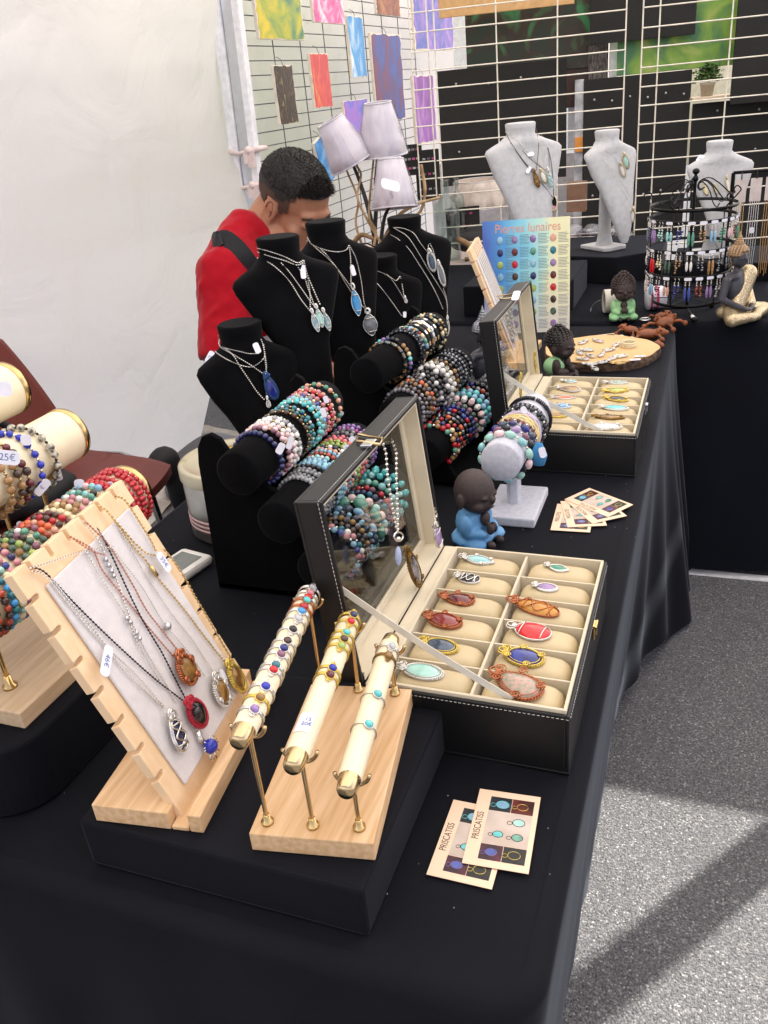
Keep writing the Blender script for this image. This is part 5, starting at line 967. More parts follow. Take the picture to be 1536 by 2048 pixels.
# ================================================================ necklace busts
def bust(x, y, z, H, face, m, label, w=1.0, nr=.041, tp=1, fk=1):
    t = thing('necklace_bust', label, 'necklace bust', (x, y, z), 0, 'velvet necklace busts')
    Mx = Matrix.Translation((x, y, z)) @ Matrix.Rotation(face, 4, 'Z')     # local +x = forward
    up_ = [(0, .9, .9, 0), (.003, 1, 1, 0), (.016, .97, .97, 0), (.031, .93, .93, .001), (.040, 1.06, 1, .003), (.049, 1.42, .98, .006), (.058, 1.9, .93, .009), (.066, 2.27, .84, .012), (.075, 2.42, .76, .016), (.088, 2.36, .72, .022)]
    lo_ = [(.84, 2.02, .68, .034), (.70, 1.62, .64, .050), (.55, 1.30, .58, .066), (.40, 1.02, .5, .080), (.27, .76, .42, .090), (.16, .5, .3, .097), (.10, .3, .18, .10)]
    sec = [(1 - d / H, nr * hw, nr * hd, f) for d, hw, hd, f in up_] + [(g * (H - .088) / H, nr * hw * (tp if g < .75 else (1 + tp) / 2), nr * hd, f * fk) for g, hw, hd, f in lo_]
    n = 36; rings = [];
    for h, hw, hd, f in sec:
        rg_ = []
        wf = (w if h < 1 - .036 / H else 1)
        for i in range(n):
            a = 2 * pi * i / n; cx, cy = cos(a), sin(a); e = 1 if h > 1 - .045 / H else .85
            px = math.copysign(abs(cx) ** e, cx) * hd * (1 if cx > 0 else (1 if h > 1 - .045 / H else .6)); py = math.copysign(abs(cy) ** e, cy) * hw * wf
            rg_.append((f + px, py, h * H))
        rings.append(rg_)
    mb = MB(); vs = [Mx @ V(p) for g_ in rings for p in g_]; k = len(rings)
    mb.add(vs, [(i * n + j, (i + 1) * n + j, (i + 1) * n + (j + 1) % n, i * n + (j + 1) % n) for i in range(k - 1) for j in range(n)], None, True)
    mb.add([Mx @ V(p) for p in rings[0]], [tuple(range(n))]); mb.add([Mx @ V(p) for p in rings[-1]], [tuple(reversed(range(n)))], None, True)
    mb.build('torso', m, t)
    MB().prism([(-.07, -.05), (.055, -.05), (.07, -.035), (.07, .035), (.055, .05), (-.07, .05)], .0015, .014, Mx).build('base', m, t, bevel=.003)
    if m is VELVET: MB().tube([Mx @ V((.062, 0, .013)), Mx @ V((.074 * fk, 0, H * .25)), Mx @ V((.060 * fk, 0, H * .52))], [.024, .018, .016], 14).build('column', m, t)
    else: MB().lathe([(.030, .0142), (.022, .05), (.020, H * .5), (.025, H * .72)], 16, Mx @ Matrix.Diagonal((.8, 1.15, 1, 1))).build('column', m, t)
    bv = mb.bvh(); ctr = Mx @ V((.03, 0, H * .6))
    def drape(px, py, k=1):
        d = ray(px, py).normalized(); hit = bv.ray_cast(CAM, d)
        if hit[0] is not None: return hit[0] + hit[1] * .0013 * k if hit[1].dot(d) < 0 else hit[0] - hit[1] * .0013 * k
        best = None; D = (ctr - CAM).length
        for s in range(40):
            q = CAM + d * (D - .12 + .006 * s); r_ = bv.find_nearest(q)
            if r_[0] is not None and (best is None or r_[3] < best[0]): best = (r_[3], r_[0] + (q - r_[0]).normalized() * .0016, q)
        return best[1]
    return t, drape, Mx
def pend(drape, a, b_, W, sk, wm, style, parent, shape='tear', lift=5, wr=.0009):
    p, q = drape(*a, lift), drape(*b_, lift); x = (q - p).normalized(); L = min((q - p).length, .06); z = -((p + q) / 2 - CAM).normalized(); z = (z - x * z.dot(x)).normalized(); y = z.cross(x); c = (p + q) / 2 + z * .003
    pendant(Matrix(((x.x, y.x, z.x, c.x), (x.y, y.y, z.y, c.y), (x.z, y.z, z.z, c.z), (0, 0, 0, 1))), L * .85, W, sk, wm, '', shape, style, parent=parent, wr=wr)
def cr(pl, ox, oy, s): return [(ox + x / s, oy + y / s) for x, y in pl]
def hung(dr, pls, r, m, label, grp='necklaces on the busts'): return necklace(pls, r, m, label, grp, proj=lambda x, y, k: dr(x, y, k))
def tagon(dr, px, py, w, h, t, rot=0, text=None):
    p = dr(px, py, 3); disc_tag(p, CR, CU, w, h, t, text, rot=rot)
FA = rad(-38)
# five black busts
_, D1, _m = bust(-.737, .790, TZ, .308, rad(-42), VELVET, 'shortest black velvet bust, in front of the others by the tin')
f1 = lambda pl: cr(pl, 380, 600, 4.8)
t = hung(D1, [f1([(215, 360), (260, 420), (340, 460), (460, 490), (560, 512), (650, 512)]), f1([(670, 370), (700, 450), (720, 550), (730, 650), (722, 720)]), f1([(225, 400), (300, 450), (400, 520), (560, 610), (640, 670), (705, 715)])], .0014, SILV, 'silver chain with a lapis drop on the shortest black bust')
pend(D1, *f1([(720, 730), (815, 965)]), .021, 'lapis', mat('blue_wire', '3e5b86', .3, .9), 'beaded', t)
t = hung(D1, [f1([(190, 455), (270, 520), (360, 575), (450, 610), (530, 635), (610, 635), (690, 575), (715, 540)]), f1([(340, 460), (420, 540), (480, 640), (560, 760), (640, 880), (722, 970)]), f1([(700, 430), (715, 560), (728, 700), (732, 960)])], .0014, SILV, 'long silver chain with a small loop pendant on the shortest black bust')
pend(D1, *f1([(735, 965), (752, 1045)]), .008, 'clear', SILV, 'plain', t); tagon(D1, 419, 714, .011, .024, t, -.5, '35'); tagon(D1, 512, 697, .011, .02, t, .4)
_, D2, _m = bust(-.700, .915, TZ, .437, rad(-42), VELVET, 'tall black velvet bust with three slim pendants, directly before the man', 1.08, tp=.72, fk=1.25)
f2 = lambda pl: cr(pl, 380, 290, 4.8)
t = hung(D2, [f2([(655, 990), (740, 1010), (800, 1030), (900, 1070), (1020, 1130), (1085, 1110)]), f2([(655, 1025), (760, 1060), (900, 1110), (1020, 1150), (1090, 1130)]), f2([(1085, 1110), (1110, 1220), (1170, 1370), (1240, 1530)])], .0016, SILV, 'thick silver chain with a clear slim drop, round the tall bust before the man')
pend(D2, *f2([(1265, 1600), (1325, 1800)]), .012, 'labr', SILV, 'plain', t, 'marq')
t = hung(D2, [f2([(870, 1130), (960, 1230), (1060, 1370), (1150, 1500), (1190, 1550)]), f2([(1030, 1170), (1100, 1290), (1130, 1380), (1175, 1500), (1190, 1560)])], .0013, SILV, 'fine silver chain with a pale green drop on the bust before the man')
pend(D2, *f2([(1200, 1565), (1262, 1770)]), .012, 'pteal', SILV, 'plain', t, 'marq')
t = hung(D2, [f2([(645, 1080), (760, 1130), (860, 1210), (960, 1320), (1060, 1480), (1145, 1590)]), f2([(1090, 1130), (1130, 1300), (1150, 1450), (1150, 1580)])], .0014, SILV, 'longest silver chain with an icy blue drop on the bust before the man')
pend(D2, *f2([(1160, 1610), (1225, 1815)]), .012, 'labr', SILV, 'plain', t, 'marq'); tagon(D2, 604, 543, .01, .026, t, .15)
_, D3, _m = bust(-.672, 1.075, TZ, .439, rad(-42), VELVET, 'tallest black velvet bust with a leaf shaped clear pendant', 1.0)
f3 = lambda pl: cr(pl, 380, 400, 2.954)
t = hung(D3, [f3([(670, 225), (720, 260), (780, 290), (860, 305), (920, 295), (940, 265)]), f3([(690, 240), (780, 300), (840, 370), (900, 450), (945, 510)]), f3([(935, 270), (945, 350), (948, 500)])], .0014, SILV, 'silver chain with a pointed blue pendant on the tallest black bust')
pend(D3, *f3([(955, 520), (992, 700)]), .018, 'lblue', SILV, 'plain', t, 'marq'); tagon(D3, 704, 541, .009, .022, t, .3)
t = hung(D3, [f3([(940, 270), (980, 350), (1010, 480), (1025, 600), (1038, 640)]), f3([(680, 232), (760, 300), (850, 390), (960, 560), (1030, 645)])], .0012, SILV, 'long silver chain with a clear leaf pendant on the tallest black bust')
pend(D3, *f3([(1040, 665), (1068, 812)]), .028, 'smoke', SILV, 'plain', t, 'marq')
_, D4, _m = bust(-.655, 1.315, TZ, .325, rad(-42), VELVET, 'small black velvet bust between two tall ones', .95)
t = hung(D4, [f3([(1037, 415), (1100, 415), (1170, 450), (1215, 475), (1240, 450)]), f3([(1040, 430), (1110, 500), (1180, 590), (1250, 690)]), f3([(1160, 440), (1210, 500), (1265, 595)]), f3([(1240, 450), (1255, 520), (1266, 600)])], .0013, SILV, 'silver chains of several lengths on the small black bust')
pend(D4, *f3([(1264, 585), (1270, 612)]), .006, 'clear', SILV, 'plain', t); tagon(D4, 808, 630, .008, .014, t)
_, D5, _m = bust(-.632, 1.440, TZ, .391, rad(-42), VELVET, 'black velvet bust farthest along, beside the lampshades', 1.15)
f5 = lambda pl: cr(pl, 780, 380, 6.98)
t = hung(D5, [f5([(50, 520), (180, 530), (320, 600), (420, 740), (510, 860)]), f5([(530, 760), (525, 860)]), f5([(60, 520), (210, 630), (290, 720), (420, 930), (520, 1100), (640, 1290), (760, 1500), (800, 1676)])], .0014, SILV, 'silver chain with an oval dark stone pendant on the farthest black bust')
pend(D5, *f5([(530, 870), (595, 1150)]), .017, 'slate', SILV, 'beaded', t, 'oval')
t = hung(D5, [f5([(550, 740), (600, 850), (640, 1010)]), f5([(10, 630), (110, 690), (260, 830), (400, 1040), (520, 1230), (640, 1450), (730, 1660)]), f5([(730, 1370), (770, 1500), (800, 1640), (850, 1850)])], .0014, SILV, 'long silver chain with looped wire pendants on the farthest black bust')
pend(D5, *f5([(655, 1030), (735, 1360)]), .013, 'smoke', SILV, 'beaded', t, 'oval'); pend(D5, (899, 638), (903, 676), .012, 'clear', SILV, 'plain', t, 'oval')

# grey busts on risers behind
riser([(-.66, 2.02), (-.36, 2.02), (-.33, 2.10), (-.33, 2.40), (-.66, 2.40)], TZ + .001, .835, 'black riser under the first grey bust, behind the gemstone poster')
riser([(-.46, 2.50), (-.24, 2.44), (-.10, 2.56), (-.10, 2.86), (-.46, 2.86)], TZ + .001, .832, 'black riser under the second grey bust')
riser([(-.06, 2.46), (.26, 2.46), (.26, 2.76), (-.06, 2.76)], TZ + .001, .80, 'black riser under the third grey bust, behind the carousel')
_, W1, _m = bust(-.500, 2.16, .836, .445, rad(-50), WHITEV, 'large grey velvet bust with pendants behind the gemstone poster', 1.16, .045)
f6 = lambda pl: cr(pl, 800, 250, 3.84)
CORDB = mat('brown_leather_cord', '6b5446', .7)
t = hung(W1, [f6([(790, 60), (860, 150), (960, 290), (1025, 350)]), f6([(1065, 20), (1062, 150), (1045, 350)])], .0016, CORDB, 'brown cord necklace with a bark brown pendant on the first grey bust'); pend(W1, *f6([(1022, 360), (1060, 495)]), .015, 'tigr', BRONZE, 'wrap', t, 'oval')
t = hung(W1, [f6([(800, 50), (900, 120), (1000, 230), (1085, 320)]), f6([(1100, 60), (1105, 200), (1095, 340)])], .0012, SILV, 'silver necklace with a white wire pendant on the first grey bust'); pend(W1, *f6([(1072, 350), (1110, 445)]), .013, 'white', PGW, 'beaded', t, 'oval'); tagon(W1, 1060, 309, .02, .012, t, .2); tagon(W1, 1056, 340, .011, .022, t, -.5)
t = hung(W1, [f6([(860, 100), (960, 220), (1050, 300), (1120, 350)]), f6([(1110, 70), (1140, 200), (1140, 380)])], .0012, CORDB, 'thin cord necklace with a mint green pendant on the first grey bust'); pend(W1, *f6([(1125, 350), (1158, 500)]), .014, 'aqua', SILV, 'wrap', t, 'oval')
t = hung(W1, [f6([(1080, 40), (1140, 200), (1170, 380), (1178, 560)]), f6([(850, 140), (960, 300), (1080, 440), (1172, 560)])], .0016, mat('black_cord', '2c2c30', .7), 'black cord necklace with a knotted black drop on the first grey bust'); pend(W1, *f6([(1172, 565), (1182, 640)]), .010, 'black', BLKM, 'beaded', t, 'oval')
t = hung(W1, [f6([(1180, 450), (1215, 500), (1250, 560)]), f6([(1230, 400), (1255, 550)])], .0009, SILV, 'fine silver necklace with a pink stone low on the first grey bust'); pend(W1, *f6([(1262, 570), (1300, 670)]), .018, 'pink', PGW, 'beaded', t, 'oval')
_, W2, _m = bust(-.300, 2.60, .833, .385, rad(-42), WHITEV, 'grey velvet bust on a black riser between poster and carousel', 1.1, .041)
f7 = lambda pl: cr(pl, 1150, 280, 3.98)
t = hung(W2, [f7([(150, 20), (240, 85), (335, 100)]), f7([(200, 30), (300, 120), (350, 200)])], .0010, SILV, 'short fine silver necklace with two pearly pendants on the second grey bust'); pend(W2, *f7([(350, 195), (385, 300)]), .013, 'white', PGW, 'beaded', t, 'oval'); pend(W2, *f7([(380, 120), (410, 230)]), .016, 'pteal', PGW, 'beaded', t, 'oval')
t = hung(W2, [f7([(110, 50), (230, 160), (340, 340), (400, 440), (455, 560)]), f7([(250, 180), (400, 380), (500, 540)])], .0010, SILV, 'long fine silver necklace with two wire pendants low on the second grey bust'); pend(W2, *f7([(448, 555), (468, 655)]), .013, 'white', PGW, 'ornate', t, 'oval'); pend(W2, *f7([(505, 540), (530, 640)]), .012, 'smoke', PGW, 'ornate', t, 'oval')
_, W3, _m = bust(.055, 2.60, .801, .36, rad(-68), WHITEV, 'grey velvet bust behind the black earring carousel', 1.1, .041)
t = hung(W3, [f7([(970, 140), (1020, 185), (1100, 180), (1190, 130)]), f7([(975, 150), (1010, 250), (1030, 350)]), f7([(1180, 150), (1100, 280), (1035, 360)])], .0010, SILV, 'silver necklaces with a pale wire pendant on the third grey bust'); pend(W3, *f7([(1025, 350), (1050, 440)]), .012, 'ivory', PGW, 'beaded', t, 'oval'); tagon(W3, 1398, 320, .02, .011, t, 1); tagon(W3, 1405, 316, .022, .011, t, -.3)
t = hung(W3, [f7([(960, 170), (1090, 270), (1130, 370)]), f7([(1190, 150), (1215, 300)])], .0010, SILV, 'silver necklace with two cream pendants on the third grey bust'); pend(W3, *f7([(1105, 360), (1125, 430)]), .010, 'ivory', PGW, 'beaded', t, 'oval'); pend(W3, *f7([(1200, 300), (1225, 420)]), .010, 'white', PGW, 'beaded', t, 'oval')
# ================================================================ the man
SKIN = mat('tanned_skin', 'a06f55', .5, vary=.08, scale=30, bump=.15, bscale=300); SHIRT = mat('red_cotton', '9c0f1e', .95, spec=.15, vary=.08, scale=10, bump=.5, bscale=12, sheen=.2, bdist=.006)
HAIRM = mat('short_black_hair', '15100e', .6, vary=.3, scale=350, bump=.4, bscale=900); HAIRF = mat('faded_hair', '4a342a', .8, vary=.3, scale=400, bump=.6, bscale=600)
JEAN = mat('dark_jeans', '2a2f3c', .85); STRAPM = mat('black_webbing', '1c1c20', .8, bump=.3, bscale=500)
man = thing('person', 'man in a red T-shirt with a black shoulder strap, head bowed, seated behind the busts', 'person', (-1.30, 1.45, 0))
def bone(mb, a, b, r1, r2, n=14):
    a, b = V(a), V(b); M, L = fr(a, b); k = 8
    mb.lathe([(max(r1 * sin(pi / 2 * i / 5), .0001), -r1 * cos(pi / 2 * i / 5)) for i in range(5)] + [(r1 + (r2 - r1) * i / k, L * i / k) for i in range(k + 1)] + [(max(r2 * cos(pi / 2 * i / 5), .0001), L + r2 * sin(pi / 2 * i / 5)) for i in range(1, 6)], n, M)
F = V((.80, -.36, -.50)).normalized(); Sx = V((0, 0, 1)).cross(F).normalized(); U = F.cross(Sx).normalized(); HC = V((-.940, 1.500, 1.170))
RH = Matrix(((F.x, Sx.x, U.x), (F.y, Sx.y, U.y), (F.z, Sx.z, U.z)))
def hp(f, s, u): return HC + RH @ V((f, s, u))
b = MB()
b.ell(hp(-.012, 0, .028), (.101, .076, .088), RH, 24, 16); b.ell(hp(.03, 0, -.035), (.068, .062, .080), RH, 20, 14); b.ell(hp(.045, 0, -.088), (.046, .045, .036), RH, 16, 10); b.ell(hp(.078, 0, .010), (.020, .05, .016), RH)
b.ell(hp(.02, 0, -.075), (.05, .058, .045), RH)
b.ell(hp(.101, 0, -.030), (.012, .009, .024), RH); b.ell(hp(.108, 0, -.046), (.013, .014, .011), RH)
for s_ in (-1, 1):
    b.ell(hp(.082, .030 * s_, -.012), (.013, .018, .010), RH); b.ell(hp(.062, .045 * s_, -.038), (.022, .02, .018), RH)
    er = [hp(-.008 + .017 * cos(a) + .004, (.073 + .005 * (1 + cos(a + 2.4))) * s_, -.012 + .030 * sin(a)) for a in [2 * pi * i / 16 for i in range(16)]]
    b.tube(er, .0052, 8, True); b.ell(hp(-.004, .076 * s_, -.012), (.015, .006, .026), RH); b.ell(hp(.001, .080 * s_, -.040), (.008, .006, .010), RH)
b.ell(hp(.092, 0, -.078), (.012, .022, .006), RH); b.ell(hp(.090, 0, -.088), (.012, .020, .007), RH)
NB = V((-1.04, 1.47, 1.085))
bone(b, hp(-.045, 0, -.035), NB, .060, .068); bone(b, hp(-.01, 0, -.06), NB + V((.05, -.01, -.02)), .048, .055)
# torso, limbs
PV = V((-1.02, 1.64, .50)); CH = V((-1.055, 1.47, .93)); SN = V((-1.060, 1.305, 1.038)); SF = V((-.985, 1.625, 1.045))
bone(b, PV, CH, .125, .105); bone(b, CH, NB - V((0, 0, .05)), .085, .06); bone(b, SN, SF, .045, .045)
EN = V((-1.030, 1.205, .845)); WN = V((-.86, 1.27, .79)); EF = V((-.92, 1.70, .82)); WF = V((-.82, 1.50, .785))
bone(b, SN, EN, .042, .046); bone(b, EN, WN, .043, .028); bone(b, SF, EF, .044, .044); bone(b, EF, WF, .043, .028)
for W_, dr_ in ((WN, V((.95, .25, 0))), (WF, V((.8, -.5, 0)))):
    dr_.normalize(); sd = V((-dr_.y, dr_.x, 0)); bone(b, W_, W_ + dr_ * .05, .028, .034)
    for k, (o_, l_) in enumerate(((-.026, .065), (-.009, .078), (.009, .072), (.026, .056))):
        p0 = W_ + dr_ * .07 + sd * o_; p1 = p0 + dr_ * l_ * .5 + V((0, 0, .006)); p2 = p0 + dr_ * l_ + V((0, 0, -.012)); bone(b, p0, p1, .0095, .009, 8); bone(b, p1, p2, .009, .0075, 8)
    bone(b, W_ + dr_ * .03 + sd * .02, W_ + dr_ * .07 + sd * .05, .012, .010, 8)
for hy, ky in ((1.55, 1.42), (1.73, 1.74)):
    k_ = V((-.80, ky + .1, .50)); f_ = V((-.84, ky + .1, .08)); bone(b, (PV.x, hy, .50), k_, .085, .06); bone(b, k_, f_, .058, .038); bone(b, f_ - V((0, 0, .03)), f_ + V((.16, 0, -.045)), .035, .028)
blob('body', b, SKIN, man, .0055, 5)
sh = MB(); bone(sh, PV + V((0, 0, .06)), CH, .162, .142); bone(sh, CH, NB - V((.02, 0, .075)), .130, .080); bone(sh, SN, SF, .072, .072); sh.cyl(SN, SN.lerp(EN, 1.0), .070, .074, 24); bone(sh, SF, SF.lerp(EF, .66), .074, .070)
sh.ell(NB - V((.025, 0, .05)), (.085, .095, .05)); bone(sh, PD(492, 462, 2.14), SN + V((0, .01, .012)), .052, .062); bone(sh, PD(500, 480, 2.16), CH, .07, .10)
aN = (EN - SN).normalized(); uN = aN.orthogonal().normalized(); vN = aN.cross(uN); LN = (EN - SN).length
for k in range(11):
    a0, t0 = .62 * k, .12 + .07 * (k * 5 % 9); bone_pts = [SN + aN * LN * (t0 + .30 * j / 7) + (uN * cos(a0 + .16 * j) + vN * sin(a0 + .16 * j)) * .0695 for j in range(8)]
    sh.tube(bone_pts, [.001, .004, .006, .007, .006, .005, .003, .001], 8)
s_o = blob('t_shirt', sh, SHIRT, man, .006, 7)
dp = s_o.modifiers.new('folds', 'DISPLACE'); tx = bpy.data.textures.new('folds', 'CLOUDS'); tx.noise_scale = .09; dp.texture = tx; dp.strength = .026; dp.mid_level = .5
tr = MB()
for hy, ky in ((1.55, 1.42), (1.73, 1.74)): bone(tr, (PV.x, hy, .50), (-.80, ky + .1, .50), .098, .075); bone(tr, (-.80, ky + .1, .50), (-.84, ky + .1, .09), .074, .055)
tr.ell(PV - V((0, 0, .0)), (.16, .19, .12)); blob('trousers', tr, JEAN, man, .012, 4)
def hcap(mb, rr, keep):
    nu, nv = 44, 30; vs = []; 
    for i in range(nv + 1):
        th = pi * i / nv
        for j in range(nu):
            a = 2 * pi * j / nu; p = V((sin(th) * cos(a) * (.101 + rr), sin(th) * sin(a) * (.076 + rr), cos(th) * (.088 + rr) + .028)); p.x -= .012; w_ = HC + RH @ p; vs.append((w_ + (w_ - HC).normalized() * .0009 * noise.noise(w_ * 90), p))
    fs = [(i * nu + j, (i + 1) * nu + j, (i + 1) * nu + (j + 1) % nu, i * nu + (j + 1) % nu) for i in range(nv) for j in range(nu)]
    fs = [f_ for f_ in fs if keep(sum((vs[q][1] for q in f_), V()) / 4)]
    mb.add([v_[0] for v_ in vs], fs, None, True)
top = MB(); hcap(top, .005, lambda p: p.z > .034 + .42 * max(0, p.x - .02) + .006 * sin(p.x * 60 + p.y * 40))
rg = random.Random(4)
for i in range(7000):
    a = rg.uniform(0, 2 * pi); c_ = rg.uniform(.2, 1); s_ = math.sqrt(1 - c_ * c_); p = V((s_ * cos(a) * .104 - .012, s_ * sin(a) * .079, c_ * .091 + .028))
    if p.z < .036 + .42 * max(0, p.x - .02): continue
    w_ = HC + RH @ p; n_ = (RH @ V((p.x / .109, p.y / .084, (p.z - .028) / .096))).normalized(); dr_ = (n_ * .8 + F * .8 + V((rg.uniform(-.3, .3), rg.uniform(-.3, .3), rg.uniform(-.3, .3)))).normalized(); L = rg.uniform(.005, .010) * (1.8 if p.x > .05 else .8); q = dr_.orthogonal().normalized() * .0011; r_ = dr_.cross(q)
    top.add([w_ + q, w_ - q * .5 + r_ * .8, w_ - q * .5 - r_ * .8, w_ + dr_ * L], [(0, 1, 3), (1, 2, 3), (2, 0, 3)])
top.build('hair', HAIRM, man)
side = MB(); hcap(side, .0035, lambda p: p.z > -.03 + 2.4 * max(0, p.x - .022) and p.z < .05 + .42 * max(0, p.x) and not (abs(p.y) > .045 and -.03 < p.x < .018 and p.z < .02) and not (p.x > .018 and p.z < -.012)); side.build('faded_hair', HAIRF, man)
ef = MB()
for s_ in (-1, 1): ef.tube([hp(-.004 + .010 * cos(a), (.081 + .003 * cos(a + 2.4)) * s_, -.010 + .020 * sin(a)) for a in [rad(d) for d in range(-60, 200, 20)]], .0016, 6); ef.ell(hp(.002, .079 * s_, -.016), (.005, .003, .007), RH, 8, 6)
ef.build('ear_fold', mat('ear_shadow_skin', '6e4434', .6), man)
eb = MB()
for s_ in (-1, 1): eb.tube([hp(.094, .014 * s_, .004), hp(.094, .030 * s_, .010), hp(.080, .048 * s_, .006)], [.003, .004, .002], 6); eb.tube([hp(.094, .020 * s_, -.018), hp(.093, .032 * s_, -.021), hp(.084, .043 * s_, -.016)], .0012, 5)
eb.build('eyebrows', HAIRM, man)
MB().tube([hp(.100, -.018, -.083), hp(.105, 0, -.083), hp(.100, .018, -.083)], .0016, 6).build('mouth', mat('lip', '7d4238', .5), man)
sb = s_o  # strap over near shoulder
def strap(pts, w_, th, m, name, parent):
    mb = MB(); pts = smoothpath(pts, 6); vs = []
    ctr_ = CH
    for i, p in enumerate(pts):
        d = (pts[min(i + 1, len(pts) - 1)] - pts[max(i - 1, 0)]).normalized(); n_ = (p - SN.lerp(SF, .35)); n_ = (n_ - d * n_.dot(d)).normalized(); s_ = d.cross(n_)
        vs += [p + s_ * w_ - n_ * th, p - s_ * w_ - n_ * th, p - s_ * w_ + n_ * th, p + s_ * w_ + n_ * th]
    mb.add(vs, [(i * 4 + j, i * 4 + (j + 1) % 4, i * 4 + 4 + (j + 1) % 4, i * 4 + 4 + j) for i in range(len(pts) - 1) for j in range(4)]); return mb.build(name, m, parent)
shb = sh.bvh()
def onshirt(px, py, off=.011):
    d = ray(px, py).normalized(); h = shb.ray_cast(CAM, d); return None if h[0] is None else h[0] - d * off
sp = [q for q in (onshirt(*p) for p in ((432, 480), (445, 477), (458, 482), (476, 497), (492, 517), (508, 540), (522, 562), (534, 590))) if q is not None]
strap([sp[0] + V((-.085, .10, -.10)), sp[0] + V((-.05, .055, -.018))] + sp if len(sp) > 5 else [V((-1.20, 1.42, .86)), V((-1.175, 1.37, .98)), V((-1.135, 1.335, 1.085)), V((-1.075, 1.325, 1.118)), V((-1.0, 1.335, 1.075)), V((-.945, 1.37, .99)), V((-.925, 1.43, .86))], .021, .003, STRAPM, 'shoulder_strap', man)
MB().tube([NB + V((.02 + .066 * cos(a), .070 * sin(a), .016 - .035 * cos(a))) for a in [2 * pi * i / 24 for i in range(24)]], .0012, 5, True).build('gold_chain', GOLD, man)
t = thing('stool', 'low black stool under the seated man', 'stool', (-1.02, 1.64, 0)); MB().cyl((-1.02, 1.64, .33), (-1.02, 1.64, .37), .17, n=24).build('seat', BLKM, t, bevel=.004)
for a in (45, 135, 225, 315): MB().cyl((-1.02 + .12 * cos(rad(a)), 1.64 + .12 * sin(rad(a)), .33), (-1.02 + .16 * cos(rad(a)), 1.64 + .16 * sin(rad(a)), 0), .011).build('leg', BLKM, t)

# ================================================================ chair, bag, things on the inner side of the table
CL = mat('oxblood_leather', '6b3028', .45, vary=.1, scale=8, bump=.15, bscale=500)
t = thing('shell_chair', 'oxblood leather shell chair with metal legs behind the table', 'chair', (-1.62, 1.1, 0))
def seatf(u, v):
    x = -1.86 + .50 * u + .0 * v; y = .84 + .54 * v; e = (2 * v - 1)
    x += -.03 * abs(e) ** 3 * (1 if u > .5 else 0); z = .475 + .012 * (2 * v - 1) ** 2 + .02 * (1 - u) ** 2 - .015 * u ** 4
    if u > .8: y = 1.11 + (y - 1.11) * (1 - .9 * (u - .8) ** 1.6)
    return (x, y, z)
o = MB().grid(seatf, 24, 24).build('seat', CL, t); m_ = o.modifiers.new('t', 'SOLIDIFY'); m_.thickness = .03; m_ = o.modifiers.new('b', 'BEVEL'); m_.width = .008; m_.segments = 3
def backc(u, v):
    a = (u - .5) * 1.5; y = 1.16 + .27 * sin(a) / sin(.75); x = -1.84 + .10 * (1 - cos(a)) * 2.4 - .12 * v; z = .49 + .40 * v * (1 - .12 * (2 * u - 1) ** 4)
    y = 1.16 + (y - 1.16) * (1 - .22 * v ** 2); return (x, y, z)
o = MB().grid(backc, 24, 16).build('backrest', CL, t); m_ = o.modifiers.new('t', 'SOLIDIFY'); m_.thickness = .025
for x, y in ((-1.80, .90), (-1.80, 1.32), (-1.44, .92), (-1.44, 1.30)): MB().cyl((x, y, .44), (x + .03 * (1 if x > -1.6 else -1), y + .02 * (1 if y > 1.1 else -1), 0), .011).build('leg', CHROME, t)
MB().tube([(-1.88, 1.42, .46), (-1.62, 1.43, .465), (-1.42, 1.36, .462)], .008, 8).build('rim_tube', CHROME, t)
BAGM = mat('black_nylon', '18181b', .7, bump=.4, bscale=30, bdist=.004)
t = thing('black_bag', 'soft black bag slumped on the oxblood chair seat', 'bag', (-1.68, 1.0, .49)); mb = MB(); mb.ell((-1.66, .98, .545), (.15, .20, .065)).ell((-1.74, 1.10, .58), (.09, .10, .08)).ell((-1.56, 1.02, .53), (.08, .12, .045)); blob('bag_body', mb, BAGM, t, .012, 4)
MB().tube([(-1.74, .98, .60), (-1.78, 1.04, .69), (-1.76, 1.12, .70), (-1.70, 1.16, .62)], .012, 8).build('strap', BAGM, t)
t = thing('black_seat_cover', 'black cloth hanging over the corner of something behind the chair', 'cloth', (-1.62, 1.66, 0)); mb = MB(); mb.ell((-1.56, 1.55, .38), (.05, .07, .06)).ell((-1.54, 1.57, .28), (.035, .045, .10)); blob('folds', mb, BAGM, t, .014, 3)
t = thing('grey_bag', 'crumpled dark grey plastic sheet on the ground behind the chair', 'sheet', (-1.9, 2.1, 0)); mb = MB(); mb.ell((-2.0, 2.35, .04), (.22, .25, .06)).ell((-1.85, 2.15, .03), (.15, .2, .04)); o = blob('folds', mb, mat('grey_tarp', '5c5a5c', .5), t, .018, 2)
TIN = mat('brushed_tin', 'a9a9a2', .35, .8, vary=.1); TINL = mat('cream_tin_lid', 'bdb79e', .35, .4, c2='a39b78', scale=9, thr=.55, soft=.05)
